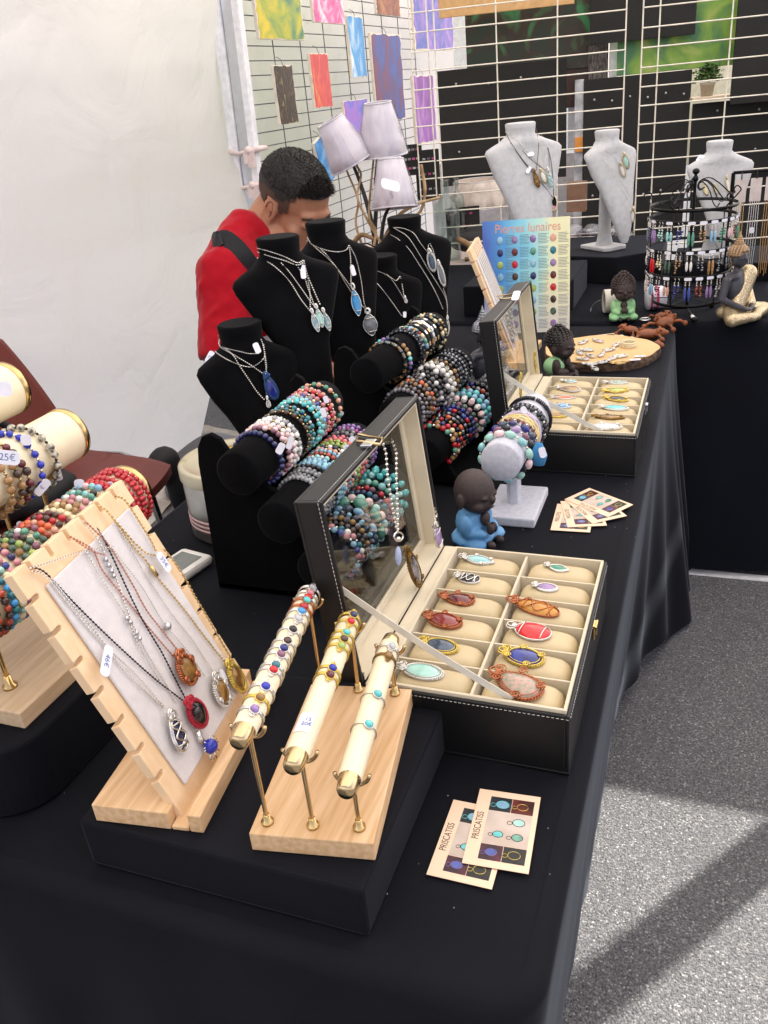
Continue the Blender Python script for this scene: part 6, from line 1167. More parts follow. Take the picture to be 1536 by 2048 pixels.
def tin(c, r, h, label, lidz=.022):
    t = thing('round_tin', label, 'tin', c, 0); M = Matrix.Translation(c)
    MB().lathe([(0, .001), (r - .004, .001), (r, .005), (r, h - lidz - .001), (r - .002, h - lidz), (0, h - lidz)], 48, M).build('can', TIN, t)
    MB().lathe([(r + .003, h - lidz), (r + .003, h - .003), (r, h), (r - .007, h), (r - .010, h - .003), (r * .55, h - .002), (0, h - .002)], 48, M).build('lid', TINL, t)
    MB().lathe([(r * .48, h - .001), (r * .60, h - .001), (r * .60, h - .0004), (r * .48, h - .0004), (r * .48, h - .001)], 48, M).build('lid_ring', mat('gold_print', 'b09a52', .35, .6), t)
    for k in range(3): MB().lathe([(r + .0004, h * .18 + k * .008), (r + .001, h * .18 + .001 + k * .008), (r + .001, h * .18 + .004 + k * .008), (r + .0004, h * .18 + .005 + k * .008)], 48, M).build('stripe', mat('rose_stripe', 'd8b4b0', .4), t)
c = P(358, 928, .865) + _rt * .09; tin(V((c.x, c.y, TZ + .001)), .088, .128, 'large round tin with cream lid standing behind the nearer velvet stand')
c = P(545, 925, .80); tin(V((c.x - .03, c.y + .02, TZ + .001)), .088, .05, 'flat gold rimmed round tin under the top bracelet roll')
c = P(366, 1122, TZ + .02); t = thing('card_reader', 'small white card reader with grey screen lying on the black cloth', 'card reader', (c.x, c.y, TZ)); M = Matrix.Translation((c.x - .005, c.y, TZ)) @ Matrix.Rotation(rad(-12), 4, 'Z')
MB().box(-.033, .033, -.04, .04, .001, .018, M).build('housing', mat('white_plastic', 'dcdbd6', .35), t, bevel=.006); MB().box(-.022, .022, -.028, .026, .0182, .0188, M).build('screen', mat('grey_screen', '6e7472', .2), t)
# tray seen under the cream rolls
t = thing('silver_tray', 'silver rimmed tray in a dark blue cover beneath the cream rolls', 'tray', P(10, 1090, .86)); q = P(5, 1088, .87); MB().box(q.x - .14, q.x + .02, q.y - .03, q.y + .03, .852, .868).build('pan', TIN, t, bevel=.004)
# white cardboard box with printed logo
p0 = P(575, 745, TZ + .03); bx = thing('cardboard_box', 'white cardboard box with a blue circle and printed logo, behind the black busts', 'box', (p0.x, p0.y, TZ)); M = Matrix.Translation((p0.x, p0.y + .03, TZ)) @ Matrix.Rotation(rad(16), 4, 'Z')
MB().box(-.15, .08, 0, .10, .001, .265, M).build('carton', mat('white_carton', 'cfd0d8', .5), bx, bevel=.002)
Mf = M @ Matrix.Translation((0, -.0006, 0)) @ Matrix.Rotation(pi / 2, 4, 'X')
MB().prism([(-.050 + .045 * cos(a), .19 + .045 * sin(a)) for a in [2 * pi * i / 32 for i in range(32)]], 0, .0004, Mf).build('white_disc', PAPER, bx)
MB().prism([(-.050 + .040 * cos(a), .19 + .040 * sin(a)) for a in [2 * pi * i / 32 for i in range(32)]], .0006, .0009, Mf).build('blue_disc', mat('denim_blue_print', '4f74a8', .5), bx)
MB().prism([(-.016, .152), (-.002, .152), (-.008, .136)], 0, .0004, Mf).build('logo_mark', mat('navy_print', '1f2b4c', .5), bx)
txt('lettering', 'vistaprint', .018, Mf @ Matrix.Translation((.002, .143, .0002)), INKK, bx, align='LEFT')
MB().box(p0.x + .05, p0.x + .15, p0.y + .06, p0.y + .12, TZ + .001, TZ + .02).build('x', mat('pink_fabric', 'b2305a', .8), None)
bpy.data.objects['x'].name = 'pink_cloth'; tag(bpy.data.objects['pink_cloth'], 'small piece of magenta cloth between the black busts', 'cloth')

# ================================================================ lamps on twisted branches
SHADE = mat('grey_lamp_shade', 'c9c3cb', .7, vary=.05); BRAN = mat('pale_twisted_branch', 'a98f6c', .8, c2='7f6444', scale=20); BRDK = mat('dark_branch', '2d2622', .7)
def lamp(px, py, k, tilt, turn, r1, r2, h, label, ribs=16, sh=SHADE, cat='lamp shade'):
    c = PD(px, py, k); t = thing('lamp_shade', label, cat, c, 0, 'film wrapped grey lamp shades'); M = Matrix.Translation(c) @ Matrix.Rotation(turn, 4, 'Z') @ Matrix.Rotation(tilt, 4, 'X') @ Matrix.Translation((0, 0, -h / 2))
    def f(u, v):
        a = 2 * pi * u; r = r1 + (r2 - r1) * v; r *= 1 + .004 * cos(a * ribs * 2); return M @ V((r * cos(a), r * sin(a), h * v))
    o = MB().grid(f, 96, 3).build('shade', sh, t); o.modifiers.new('s', 'SOLIDIFY').thickness = .0015
    MB().tube([M @ V((r1 * cos(a), r1 * sin(a), 0)) for a in [2 * pi * i / 40 for i in range(40)]], .0022, 6, True).tube([M @ V((r2 * cos(a), r2 * sin(a), h)) for a in [2 * pi * i / 40 for i in range(40)]], .0022, 6, True).build('rim', mat('pale_rim', 'c9c6cc', .5), t)
    def g_(u, v):
        a = 2 * pi * u; r = (r1 + (r2 - r1) * v) * 1.05 + .002; w_ = V((r * cos(a), r * sin(a), h * (1.03 * v - .015))); r_ = .004 * noise.noise(V((a * 4, v * 3, px))) + .003 * noise.noise(V((a * 14, v * 9, px))); return M @ (w_ + V((cos(a), sin(a), 0)) * r_)
    MB().grid(g_, 60, 10).build('film', PLASTIC, t); return t, M
_, M = lamp(683, 284, 2.55, rad(24), rad(-60), .072, .040, .135, 'tilted grey lamp shade, nearest the man')
_, M = lamp(761, 258, 2.55, rad(4), 0, .075, .040, .145, 'highest grey lamp shade in crinkled film')
t_, M = lamp(785, 368, 2.5, rad(-10), rad(20), .070, .038, .135, 'lowest grey lamp shade with a white sticker')
q = PD(781, 370, 2.41); disc_tag(q, CR * .97 - CU * .25, CU, .055, .030, t_, None, 'sticker', PAPER)
lamp(958, 386, 3.75, 0, 0, .135, .105, .11, 'wide cream lamp shade seen through the ivory grid', 8, mat('cream_shade', 'c8b9a8', .7))
t = thing('branch_lamp', 'three armed lamp stem of twisted dark and pale branches', 'lamp', PD(752, 520, 2.6))
def br(pts, r, m, k=2.58): 
    pp = smoothpath([PD(x, y, k + d) for x, y, d in pts], 6); MB().tube(pp, [.72 * r[0] + .72 * (r[1] - r[0]) * i / (len(pp) - 1) for i in range(len(pp))], 8).build('branch', m, t)
br([(757, 640, 0), (755, 520, 0), (742, 440, 0), (722, 370, 0), (700, 315, 0)], (.014, .006), BRDK); br([(752, 640, 0), (748, 500, .02), (752, 420, .02), (752, 360, 0), (755, 312, 0)], (.012, .006), BRDK); br([(765, 640, 0), (762, 500, 0), (768, 440, -.03), (778, 415, -.06)], (.011, .006), BRDK)
br([(735, 520, .03), (712, 450, .03), (716, 400, .02), (695, 345, 0), (690, 325, 0)], (.006, .004), BRAN); br([(770, 500, -.03), (735, 440, -.03), (715, 395, -.03), (722, 350, 0), (712, 330, 0)], (.006, .004), BRAN); br([(748, 520, .04), (790, 440, .04), (830, 410, .05), (880, 395, .1)], (.010, .006), BRAN)
br([(740, 520, -.02), (752, 465, -.03), (738, 430, -.02), (745, 340, -.02), (748, 312, 0)], (.006, .004), BRAN); br([(700, 500, .02), (722, 470, .0), (760, 478, 0), (800, 445, 0)], (.012, .006), BRAN); br([(842, 330, .1), (850, 380, .1), (842, 420, .1), (820, 440, .1)], (.008, .006), BRAN)
MB().tube([PD(x, y, 2.5) for x, y in ((702, 500), (715, 488), (735, 487), (752, 495), (760, 520))], .0025, 6).build('cable', BLKM, t)
# cards of earrings / dark display pieces between the grids
for (q, k, l) in ((((803, 290), (845, 350)), 3.3, 'black jewellery card with pink studs beside the raised lampshade'), (((832, 300), (880, 400)), 3.4, 'black display card with magenta studs behind the ivory grid'), (((893, 415), (960, 490)), 3.6, 'black card with pale writing behind the glass bottles')):
    a, b_ = PD(*q[0], k), PD(*q[1], k); t = thing('jewellery_card', l, 'display card', a, 0, 'black jewellery cards behind the grid'); c = (a + b_) / 2; w_ = abs((b_ - a).dot(CR)) / 2; h_ = abs((b_ - a).z) / 2
    M = Matrix.Translation(c) @ Matrix.Rotation(YAW, 4, 'Z'); MB().box(-w_, w_, 0, .004, -h_, h_, M).build('card', PEG, t)
    for i in range(12): MB().box(-w_ * .8 + w_ * 1.6 * (i % 4) / 4, -w_ * .8 + w_ * 1.6 * (i % 4) / 4 + .012, -.003, -.0005, h_ * .6 - h_ * .6 * (i // 4), h_ * .6 - h_ * .6 * (i // 4) + .008, M).build('stud', [ST['magenta'], SILV, ST['grey']][i % 3], t)
# low table with pale pink cloth, bottles and oddments behind the ivory grid
p = PD(930, 545, 3.3); cloth('pink_tablecloth', p.x - .75, p.x + .42, p.y - .10, p.y + .75, .04, 'pale pinkish cloth over the low table behind the ivory grid', mat('pinkish_cloth', 'c9b9b2', .85, bump=.2, bscale=300), .03, .05, 9.3, amp=.03, top=p.z)
def bottle(px, py, k, h, r, label):
    c = PD(px, py, k); t = tag(MB().lathe([(0, .002), (r, .002), (r, h * .62), (r * .85, h * .72), (r * .3, h * .80), (r * .26, h * .97), (r * .34, h * .98), (r * .34, h), (r * .22, h), (r * .20, h * .8), (r * .78, h * .70), (r * .92, h * .6), (r * .92, .008), (0, .008)], 28, Matrix.Translation(c)).build('glass_bottle', BOTTLE), label, 'bottle', 'clear glass bottles'); return t
bottle(898, 520, 3.35, .30, .050, 'clear glass bottle with long neck, nearest the grid corner'); bottle(918, 480, 3.6, .25, .032, 'slimmer clear glass bottle behind the first'); bottle(1035, 462, 3.6, .22, .04, 'clear glass jar behind the first grey bust')
DW = mat('driftwood', '9a7c5c', .85, c2='6c543c', scale=12)
t = thing('driftwood_piece', 'forked driftwood stick lying on the pinkish cloth', 'driftwood', PD(940, 500, 3.3)); MB().tube(smoothpath([PD(x, y, 3.3) for x, y in ((912, 478), (930, 485), (950, 500), (965, 512), (975, 530))]), .012, 8).tube([PD(x, y, 3.3) for x, y in ((950, 500), (940, 517), (930, 519))], .009, 8).build('stick', DW, t)
t = thing('black_pouch', 'black folded cloth pouch behind the driftwood', 'pouch', PD(940, 495, 3.4)); mb = MB(); mb.ell(PD(940, 484, 3.45), (.09, .05, .04)).ell(PD(960, 472, 3.5), (.08, .05, .05)); blob('folds', mb, BAGM, t, .01, 3)
t = thing('plastic_bags', 'heap of crinkled clear bags on the cloth behind the second grey bust', 'bags', PD(1175, 462, 3.2)); mb = MB(); rg = random.Random(8)
for i in range(14): c = PD(1150 + 8 * i, 462 + rg.uniform(-6, 6), 3.2); mb.ell(c, (.03, .03, .012), Matrix.Rotation(rg.uniform(-1, 1), 3, 'X') @ Matrix.Rotation(rg.uniform(0, 3), 3, 'Z'), 7, 4)
mb.sm = [False] * len(mb.f); mb.build('bag', PLASTIC, t)
t = thing('brown_parcel', 'brown boxed goods in the gap beside the second grey bust', 'box', PD(1152, 400, 3.4)); c = PD(1152, 375, 3.6); MB().box(c.x - .04, c.x + .04, c.y, c.y + .06, c.z - .10, c.z + .02).build('carton', mat('brown_carton', '7d5f4d', .7), t)
# ================================================================ small leaning necklace board, poster
p = P(1010, 690, TZ); 
def small_board():
    o = P(1035, 700, TZ + .02); yw2 = rad(98); d_ = V((cos(yw2), sin(yw2), 0)); n_ = V((-sin(yw2), cos(yw2), 0))
    tl = rad(20); e_ = n_ * sin(tl) + V((0, 0, cos(tl))); z = d_.cross(e_); z = -z if z.x < 0 else z
    return o, d_, e_, z
o_, d_, e_, z_b = small_board(); o_ = V((-.385, 1.50, TZ + .018)); M = Matrix(((d_.x, e_.x, z_b.x, o_.x), (d_.y, e_.y, z_b.y, o_.y), (d_.z, e_.z, z_b.z, o_.z), (0, 0, 0, 1)))
t = thing('necklace_board', 'smaller leaning notched board of fine silver chains, behind the far display box', 'necklace display', o_)
MB().box(o_.x - .08, o_.x + .03, o_.y - .01, o_.y + .20, TZ + .001, TZ + .02).build('base', WOOD, t, bevel=.001)
MB().prism(notched(.19, .30, 6, 7), -.010, 0, M).build('board', WOODB, t, bevel=.0006); MB().box(.022, .172, .022, .27, .0005, .004, M).build('linen_panel', LINEN, t, bevel=.001)
for k in range(6):
    x = .035 + .024 * k; mb = MB(); mb.chain([M @ V((x, .30, .006)), M @ V((x + .002, .20, .006)), M @ V((x + .012, .06 + .02 * (k % 3), .006))], .0012).chain([M @ V((x, .30, .006)), M @ V((x + .014, .20, .006)), M @ V((x + .016, .06 + .02 * (k % 3), .006))], .0012)
    n_ = thing('chain_necklace', f'fine silver necklace, {ORD[k]} from the near edge of the smaller board', 'necklace', M @ V((x, .3, .006)), 0, 'necklaces on the smaller board'); mb.build('chain', SILV, n_)
    mm = M @ Matrix.Translation((x + .014, .045 + .02 * (k % 3), .008)) @ Matrix.Rotation(-pi / 2, 4, 'Z'); pendant(mm, .022, .014, ['amet', 'teal', 'green', 'sky', 'amet', 'clear'][k], SILV, '', 'tear', 'plain', parent=n_)
# gemstone poster
pa, pb = P(990, 655, TZ), P(1139, 662, TZ); 
zt_ = TZ + .012; A = V((-.528, 1.93, zt_)); 
tp = thing('gemstone_poster', 'gemstone chart poster titled Pierres lunaires standing on the cloth', 'poster', (-.42, 1.88, TZ))
def upz(px, py, x, y):
    best = min(((abs((CAM + ray(px, py) * k).x - x) + abs((CAM + ray(px, py) * k).y - y)), (CAM + ray(px, py) * k).z) for k in [1.8 + i * .002 for i in range(500)]); return best[1]
B0 = P(1139, 662, TZ + .002); U_ = (V((cos(rad(10)), sin(rad(10)), 0)))
npost = V((sin(rad(10)), -cos(rad(10)), 0)); lean = V((-npost.x * .12, -npost.y * .12, 1)).normalized(); nz_ = U_.cross(lean) ; nz_ = nz_ if nz_.dot(CAM - B0) > 0 else -nz_
tl_ = PL(963, 450, B0, nz_) - B0; tr_ = PL(1139, 432, B0, nz_) - B0; Wp = abs((tl_ - tr_).dot(U_)); Hp = tr_.dot(lean)
Mp = Matrix(((U_.x, lean.x, nz_.x, B0.x), (U_.y, lean.y, nz_.y, B0.y), (U_.z, lean.z, nz_.z, B0.z), (0, 0, 0, 1)))
def posterm():
    m = bpy.data.materials.new('poster_print'); m.use_nodes = True; t = m.node_tree; N = t.nodes; Lk = t.links.new; b = N['Principled BSDF']; b.inputs['Roughness'].default_value = .3
    tc = N.new('ShaderNodeTexCoord'); sx = N.new('ShaderNodeSeparateXYZ'); Lk(tc.outputs['Generated'], sx.inputs[0]); nz = N.new('ShaderNodeTexNoise'); nz.inputs['Scale'].default_value = 2.2; nz.inputs['Detail'].default_value = 4; Lk(tc.outputs['Generated'], nz.inputs['Vector'])
    ad = N.new('ShaderNodeMath'); ad.operation = 'MULTIPLY_ADD'; ad.inputs[1].default_value = .5; Lk(nz.outputs[0], ad.inputs[0]); Lk(sx.outputs[0], ad.inputs[2])
    rp = N.new('ShaderNodeValToRGB'); e = rp.color_ramp.elements; e[0].position = .25; e[0].color = (*lin('4a66b8'), 1); e[1].position = 1.15; e[1].color = (*lin('e3e3b8'), 1)
    for p_, c_ in ((.5, '4f9bd6'), (.72, '84cde0'), (.92, 'c6e4cc')): q = e.new(p_); q.color = (*lin(c_), 1)
    Lk(ad.outputs[0], rp.inputs[0]); mx = N.new('ShaderNodeMix'); mx.data_type = 'RGBA'; mr = N.new('ShaderNodeMapRange'); mr.inputs[1].default_value = .45; mr.inputs[2].default_value = .0; Lk(sx.outputs[1], mr.inputs[0]); Lk(mr.outputs[0], mx.inputs[0]); Lk(rp.outputs[0], mx.inputs[6]); mx.inputs[7].default_value = (*lin('e2ded2'), 1); Lk(mx.outputs[2], b.inputs['Base Color']); return m
MB().box(-Wp, 0, 0, Hp, -.002, 0, None).build('sheet', posterm(), None)
so_ = bpy.data.objects['sheet']; so_.parent = tp; so_.matrix_local = M_of[tp].inverted() @ Mp
txt('lettering', 'Pierres lunaires', .034, Mp @ Matrix.Translation((-Wp * .48, Hp * .925, .0006)), mat('salmon_print', 'd99a86', .4), tp, sx=.85)
cols = [-.80, -.63, -.42, -.19]; gems = ['sky', 'dgreen', 'teal', 'navy', 'amet', 'amet', 'olive', 'lapis', 'garnet', 'sky', 'purple', 'red', 'olive', 'green', 'brown', 'peach']
INKP = mat('print_grey', '5f6f7c', .5); rg = random.Random(12); k = 0
for ci, cx in enumerate(cols):
    for r_ in range(8):
        cy = Hp * (.83 - .107 * r_); x = cx * Wp
        if ci == 0 and r_ > 5: pass
        mb = MB(); mb.ell((0, 0, 0), (.0085, .0105, .0012), None, 12, 6); mb.v = [Mp @ (Matrix.Translation((x, cy, .001)) @ q) for q in mb.v]; mb.build('printed_gem', ST[gems[(ci * 5 + r_ * 3) % 16]], tp)
        mb = MB()
        for j in range(7): ln = .030 * rg.uniform(.7, 1); mb.box(x + .014, x + .014 + ln, cy + .011 - .004 * j, cy + .0122 - .004 * j, .0002, .0004, Mp)
        mb.build('printed_text', INKP, tp)

# ================================================================ figurines
FIG = mat('dark_resin', '2e2927', .55, vary=.2, scale=30); FIGB = mat('brown_resin', '3b302d', .6, vary=.15); BLUEG = mat('blue_glaze', '6fa5cf', .5, vary=.15, c2='4a80ad', scale=9); GRNG = mat('green_glaze', '9fcf96', .55, vary=.12, c2='7db27c', scale=12)
def monk(c, yaw, robe, curls, label, s=1.0, name='monk_figurine'):
    t = thing(name, label, 'figurine', c, 0, 'small monk figurines'); R = Matrix.Rotation(yaw, 3, 'Z'); c = V(c); X = lambda x, y, z: c + R @ V((x * s, y * s, z * s))
    hc = (.004, 0, .078); h = MB(); h.ell(X(*hc), (.028 * s, .026 * s, .029 * s), R, 20, 14); h.ell(X(.012, 0, .066), (.020 * s, .022 * s, .019 * s), R); h.ell(X(.0325, 0, .070), (.004 * s, .0035 * s, .005 * s), R)
    for y in (-1, 1): h.ell(X(.018, .013 * y, .063), (.010 * s, .009 * s, .009 * s), R); h.ell(X(.0, .0275 * y, .070), (.006 * s, .003 * s, .011 * s), R); h.ell(X(.028, .010 * y, .0755), (.004 * s, .006 * s, .003 * s), R)
    h.ell(X(.029, 0, .0605), (.004 * s, .006 * s, .002 * s), R); h.ell(X(0, 0, .050), (.012 * s, .012 * s, .012 * s), R)
    blob('head', h, FIGB, t, .0016 * s, 2)
    e = MB()
    for y in (-1, 1): e.tube([X(.0305, .005 * y, .0745), X(.0315, .010 * y, .0735), X(.029, .015 * y, .0748)], .0006 * s, 5)
    e.tube([X(.0325, -.005, .0605), X(.0332, 0, .0600), X(.0325, .005, .0605)], .0005 * s, 5); e.build('features', BLKM, t)
    b = MB(); b.ell(X(-.002, 0, .030), (.022 * s, .024 * s, .026 * s), R); b.ell(X(.0, 0, .010), (.030 * s, .034 * s, .011 * s), R); b.ell(X(.004, 0, .042), (.014 * s, .02 * s, .01 * s), R)
    for y in (-1, 1): b.ell(X(.004, .022 * y, .033), (.011 * s, .009 * s, .018 * s), R); b.ell(X(.016, .018 * y, .022), (.016 * s, .009 * s, .009 * s), R @ Matrix.Rotation(.5 * -y, 3, 'Z')); b.ell(X(.018, .022 * y, .009), (.016 * s, .014 * s, .009 * s), R)
    blob('robe', b, robe, t, .0018 * s, 2)
    f = MB()
    for y in (-1, 1): f.ell(X(.030, .004 * y, .028), (.006 * s, .0045 * s, .008 * s), R); f.ell(X(.035, .010 * y, .008), (.007 * s, .005 * s, .006 * s), R)
    f.ell(X(.020, 0, .040), (.006 * s, .009 * s, .010 * s), R); blob('hands', f, FIGB, t, .0014 * s, 1)
    if curls:
        q = MB(); n = 0; hc = X(-.002, 0, .084)
        for i in range(8):
            for j in range(26 - i * 3):
                th = pi / 2 * (.06 + .94 * i / 7.6) ; m_ = 26 - i * 3; a = 2 * pi * (j + .37 * i) / m_; dx = V((cos(a) * cos(th - .15), sin(a) * cos(th - .15), sin(th - .15)))
                if dx.x > .7 and i < 2: continue
                q.ell(hc + R @ V((dx.x * .030 * s, dx.y * .028 * s, dx.z * .029 * s)), .0031 * s, None, 6, 4)
        for i in range(2):
            for j in range(8 - 3 * i): a = 2 * pi * j / (8 - 3 * i); q.ell(hc + R @ V((cos(a) * (.011 - .006 * i) * s, sin(a) * (.011 - .006 * i) * s, (.029 + .004 * i) * s)), .0034 * s, None, 6, 4)
        q.ell(hc, (.027 * s, .0255 * s, .027 * s), R); q.build('curls', FIG if curls == 1 else FIGB, t)
    return t
monk((-.262, .605, TZ + .002), rad(-20), BLUEG, 0, 'bald child monk figurine in a blue robe beside the near box', 1.18)
mk_ = monk((-.262, 1.425, TZ + .002), rad(-18), FIGB, 1, 'curly haired monk figurine with green shoulder, behind the far box', 1.12)
MB().ell((-.272, 1.412, TZ + .038), (.026, .018, .024), None, 16, 10).ell((-.268, 1.448, TZ + .036), (.022, .014, .022), None, 16, 10).build('shoulder_drape', GRNG, mk_)
monk((-.172, 1.985, TZ + .002), rad(-75), GRNG, 2, 'curly haired monk figurine in a green robe at the far table', 1.16)
def buddha(c, yaw, m_body, m_robe, m_hair, label, s):
    t = thing('buddha_statue', label, 'statue', c, 0, 'seated statues'); R = Matrix.Rotation(yaw, 3, 'Z'); c = V(c); X = lambda x, y, z: c + R @ V((x * s, y * s, z * s))
    h = MB(); h.ell(X(.01, 0, .66), (.085 * s, .08 * s, .10 * s), R); h.ell(X(.035, 0, .61), (.055 * s, .06 * s, .05 * s), R); h.ell(X(.098, 0, .645), (.014 * s, .012 * s, .024 * s), R); h.ell(X(0, 0, .53), (.04 * s, .045 * s, .06 * s), R)
    for y in (-1, 1): h.ell(X(0, .083 * y, .63), (.02 * s, .01 * s, .05 * s), R); h.ell(X(.075, .032 * y, .66), (.014 * s, .024 * s, .012 * s), R)
    h.ell(X(.088, 0, .607), (.010 * s, .022 * s, .008 * s), R)
    h.ell(X(0, 0, .34), (.11 * s, .15 * s, .19 * s), R); h.ell(X(0, 0, .47), (.08 * s, .18 * s, .06 * s), R); h.ell(X(0, 0, .16), (.11 * s, .13 * s, .13 * s), R)
    for y in (-1, 1):
        a, b_, d = X(0, .19 * y, .45), X(-.0, .25 * y, .26), X(.16, .08 * y, .15); bone(h, a, b_, .05 * s, .042 * s, 10); bone(h, b_, d, .042 * s, .03 * s, 10); h.ell(X(.19, .04 * y, .14), (.05 * s, .045 * s, .02 * s), R)
    blob('body', h, m_body, t, .012 * s, 2)
    g = MB()
    for y in (-1, 1): bone(g, X(.02, .10 * y, .09), X(.17, .30 * y, .075), .085 * s, .075 * s, 12); bone(g, X(.17, .30 * y, .075), X(.26, -.04 * y, .06), .07 * s, .045 * s, 12)
    g.ell(X(0, 0, .08), (.18 * s, .2 * s, .08 * s), R); blob('legs', g, m_robe, t, .012 * s, 2)
    g = MB(); bone(g, X(.05, .13, .47), X(.06, -.05, .18), .10 * s, .09 * s, 12); bone(g, X(-.03, .14, .45), X(-.03, -.02, .2), .10 * s, .11 * s, 12); bone(g, X(.0, .18, .45), X(0, .24, .26), .07 * s, .06 * s, 12); bone(g, X(0, .24, .26), X(.12, .12, .16), .06 * s, .06 * s, 12); blob('robe', g, m_robe, t, .012 * s, 2)
    q = MB(); hc = X(-.005, 0, .70)
    for i in range(7):
        m_ = 20 - 2 * i
        for j in range(m_):
            th = pi / 2 * (i / 7.2); a = 2 * pi * (j + .5 * (i % 2)) / m_
            if cos(a) * cos(th) > .8 and i < 2: continue
            q.ell(hc + R @ V((cos(a) * cos(th) * .095 * s, sin(a) * cos(th) * .092 * s, sin(th) * .09 * s)), .021 * s, None, 6, 4)
    q.ell(hc, (.088 * s, .085 * s, .085 * s), R)
    for i in range(5): 
        for j in range(8): a = 2 * pi * j / 8; q.ell(hc + R @ V((cos(a) * (.045 - .009 * i) * s, sin(a) * (.045 - .009 * i) * s, (.085 + .022 * i) * s)), .017 * s, None, 6, 4)
    q.ell(hc + V((0, 0, .12 * s)), (.035 * s, .035 * s, .05 * s)); q.lathe([(.020 * s, 0), (.012 * s, .03 * s), (0, .07 * s)], 10, Matrix.Translation(hc + V((0, 0, .17 * s)))); q.build('curled_hair', m_hair, t)
    return t
GLIT = mat('gold_glitter', 'b09a72', .3, .6, c2='efe4c8', scale=420, thr=.56, soft=.05, bump=.6, bscale=500, bdist=.001); SGLIT = mat('silver_glitter', '3a3c42', .4, .5, c2='c9ccd2', scale=420, thr=.54, soft=.04, bump=.6, bscale=500, bdist=.001)
DKM = mat('smoky_black_finish', '3a3a40', .35, vary=.2); GHAIR = mat('aged_gold', 'a08566', .45, .4, vary=.2)
buddha((.128, 1.985, TZ + .002), rad(-32), DKM, GLIT, GHAIR, 'gold sequinned seated statue beside the earring carousel', .255)
buddha((-.405, 1.27, TZ + .002), rad(-35), DKM, SGLIT, mat('silver_curls', '8f9298', .3, .8, vary=.4, scale=300), 'black and silver seated statue between velvet stand and far box', .232)

# ================================================================ wood slice with trinkets, mug, animals
SW = mat('sawn_wood_face', 'd9b98a', .7, c2='c49c66', scale=5, thr=.5, soft=.3, bump=.1, bscale=100); BARK = mat('rough_bark', '6b5340', .9, c2='3c2d24', scale=60, bump=1, bscale=90, bdist=.004)
c = V((-.187, 1.605, TZ + .001)); t = thing('wood_slice', 'round slice of tree trunk with bark edge carrying silver charms', 'wood slice', c)
def rr_(a): return 1 + .035 * sin(2 * a + 1) + .02 * sin(5 * a) + .012 * sin(11 * a)
n = 72; RA_, RB_, hh = .138, .128, .024; vs = []
for z, k in ((0, .985), (.004, 1.0), (hh * .5, 1.01), (hh - .002, 1.0), (hh, .985)):
    for i in range(n): a = 2 * pi * i / n; kk = rr_(a) * k * (1 + .012 * noise.noise(V((a * 9, z * 200, 0)))); vs.append((c.x + RA_ * kk * cos(a), c.y + RB_ * kk * sin(a), c.z + z))
MB().add(vs, [(r_ * n + i, r_ * n + (i + 1) % n, (r_ + 1) * n + (i + 1) % n, (r_ + 1) * n + i) for r_ in range(4) for i in range(n)] + [tuple(reversed(range(n)))], None, False).build('bark', BARK, t)
MB().add([(c.x + RA_ * rr_(a) * .975 * cos(a), c.y + RB_ * rr_(a) * .975 * sin(a), c.z + hh + .0012) for a in [2 * pi * i / n for i in range(n)]] + [(c.x + RA_ * rr_(a) * .99 * cos(a), c.y + RB_ * rr_(a) * .99 * sin(a), c.z + hh) for a in [2 * pi * i / n for i in range(n)]], [tuple(range(n))] + [(n + i, n + (i + 1) % n, (i + 1) % n, i) for i in range(n)]).build('sawn_face', SW, t)
rg = random.Random(21); zf = TZ + hh + .0035
ch = [(1165, 685, 'clear drop charm on silver', 'clear', SILV), (1198, 682, 'violet and clear charm', 'amet', SILV), (1232, 690, 'small pearl charm', 'white', SILV), (1176, 700, 'blue feather charm', 'lblue', SILV), (1160, 706, 'pale blue turtle charm', 'sky', SILV), (1215, 700, 'long silver link charm', 'clear', SILV), (1182, 712, 'black banded charm', 'black', SILV), (1168, 718, 'black and silver bead charm', 'black', SILV), (1202, 710, 'white and black round charm', 'white', SILV), (1244, 712, 'round pearl charm', 'white', SILV), (1182, 728, 'silver toggle charm', 'clear', SILV), (1205, 724, 'smoky oval charm', 'smoke', SILV), (1190, 738, 'black tipped silver charm', 'black', SILV), (1240, 726, 'gold tube charm', 'wood', GOLD), (1225, 716, 'small silver swivel charm', 'clear', SILV)]
for i, (x, y, l, k, m) in enumerate(ch):
    p = P(x, y, zf + .002); pendant(Matrix.Translation(p) @ Matrix.Rotation(rg.uniform(-2.6, .6), 4, 'Z'), rg.uniform(.022, .032), .013, k, m, l + ' lying on the wood slice', 'oval', 'plain', 'charm', 'silver charms on the wood slice', name='keyring_charm', wr=.0011)
p = P(1257, 693, zf); t = thing('coiled_bracelet', 'coiled ivory bracelet on the wood slice', 'bracelet', p)
for k in range(3): MB().tube([p + V((.017 * cos(a), .017 * sin(a), .003 + .004 * k)) for a in [2 * pi * i / 30 for i in range(30)]], .0024, 8, True).build('coil', ST['ivory'], t)
for k, (x, y) in enumerate(((1280, 713), (1270, 720))): p = P(x, y, zf); t = thing('price_tag', ['upper', 'lower'][k] + ' white price label on the wood slice', 'price tag', p, 0, 'paper price tags'); disc_tag(p + V((0, 0, .001)), V((cos(.3), sin(.3), 0)), V((-sin(.3), cos(.3), 0)), .026, .011, t, '8€', 'tag_paper')
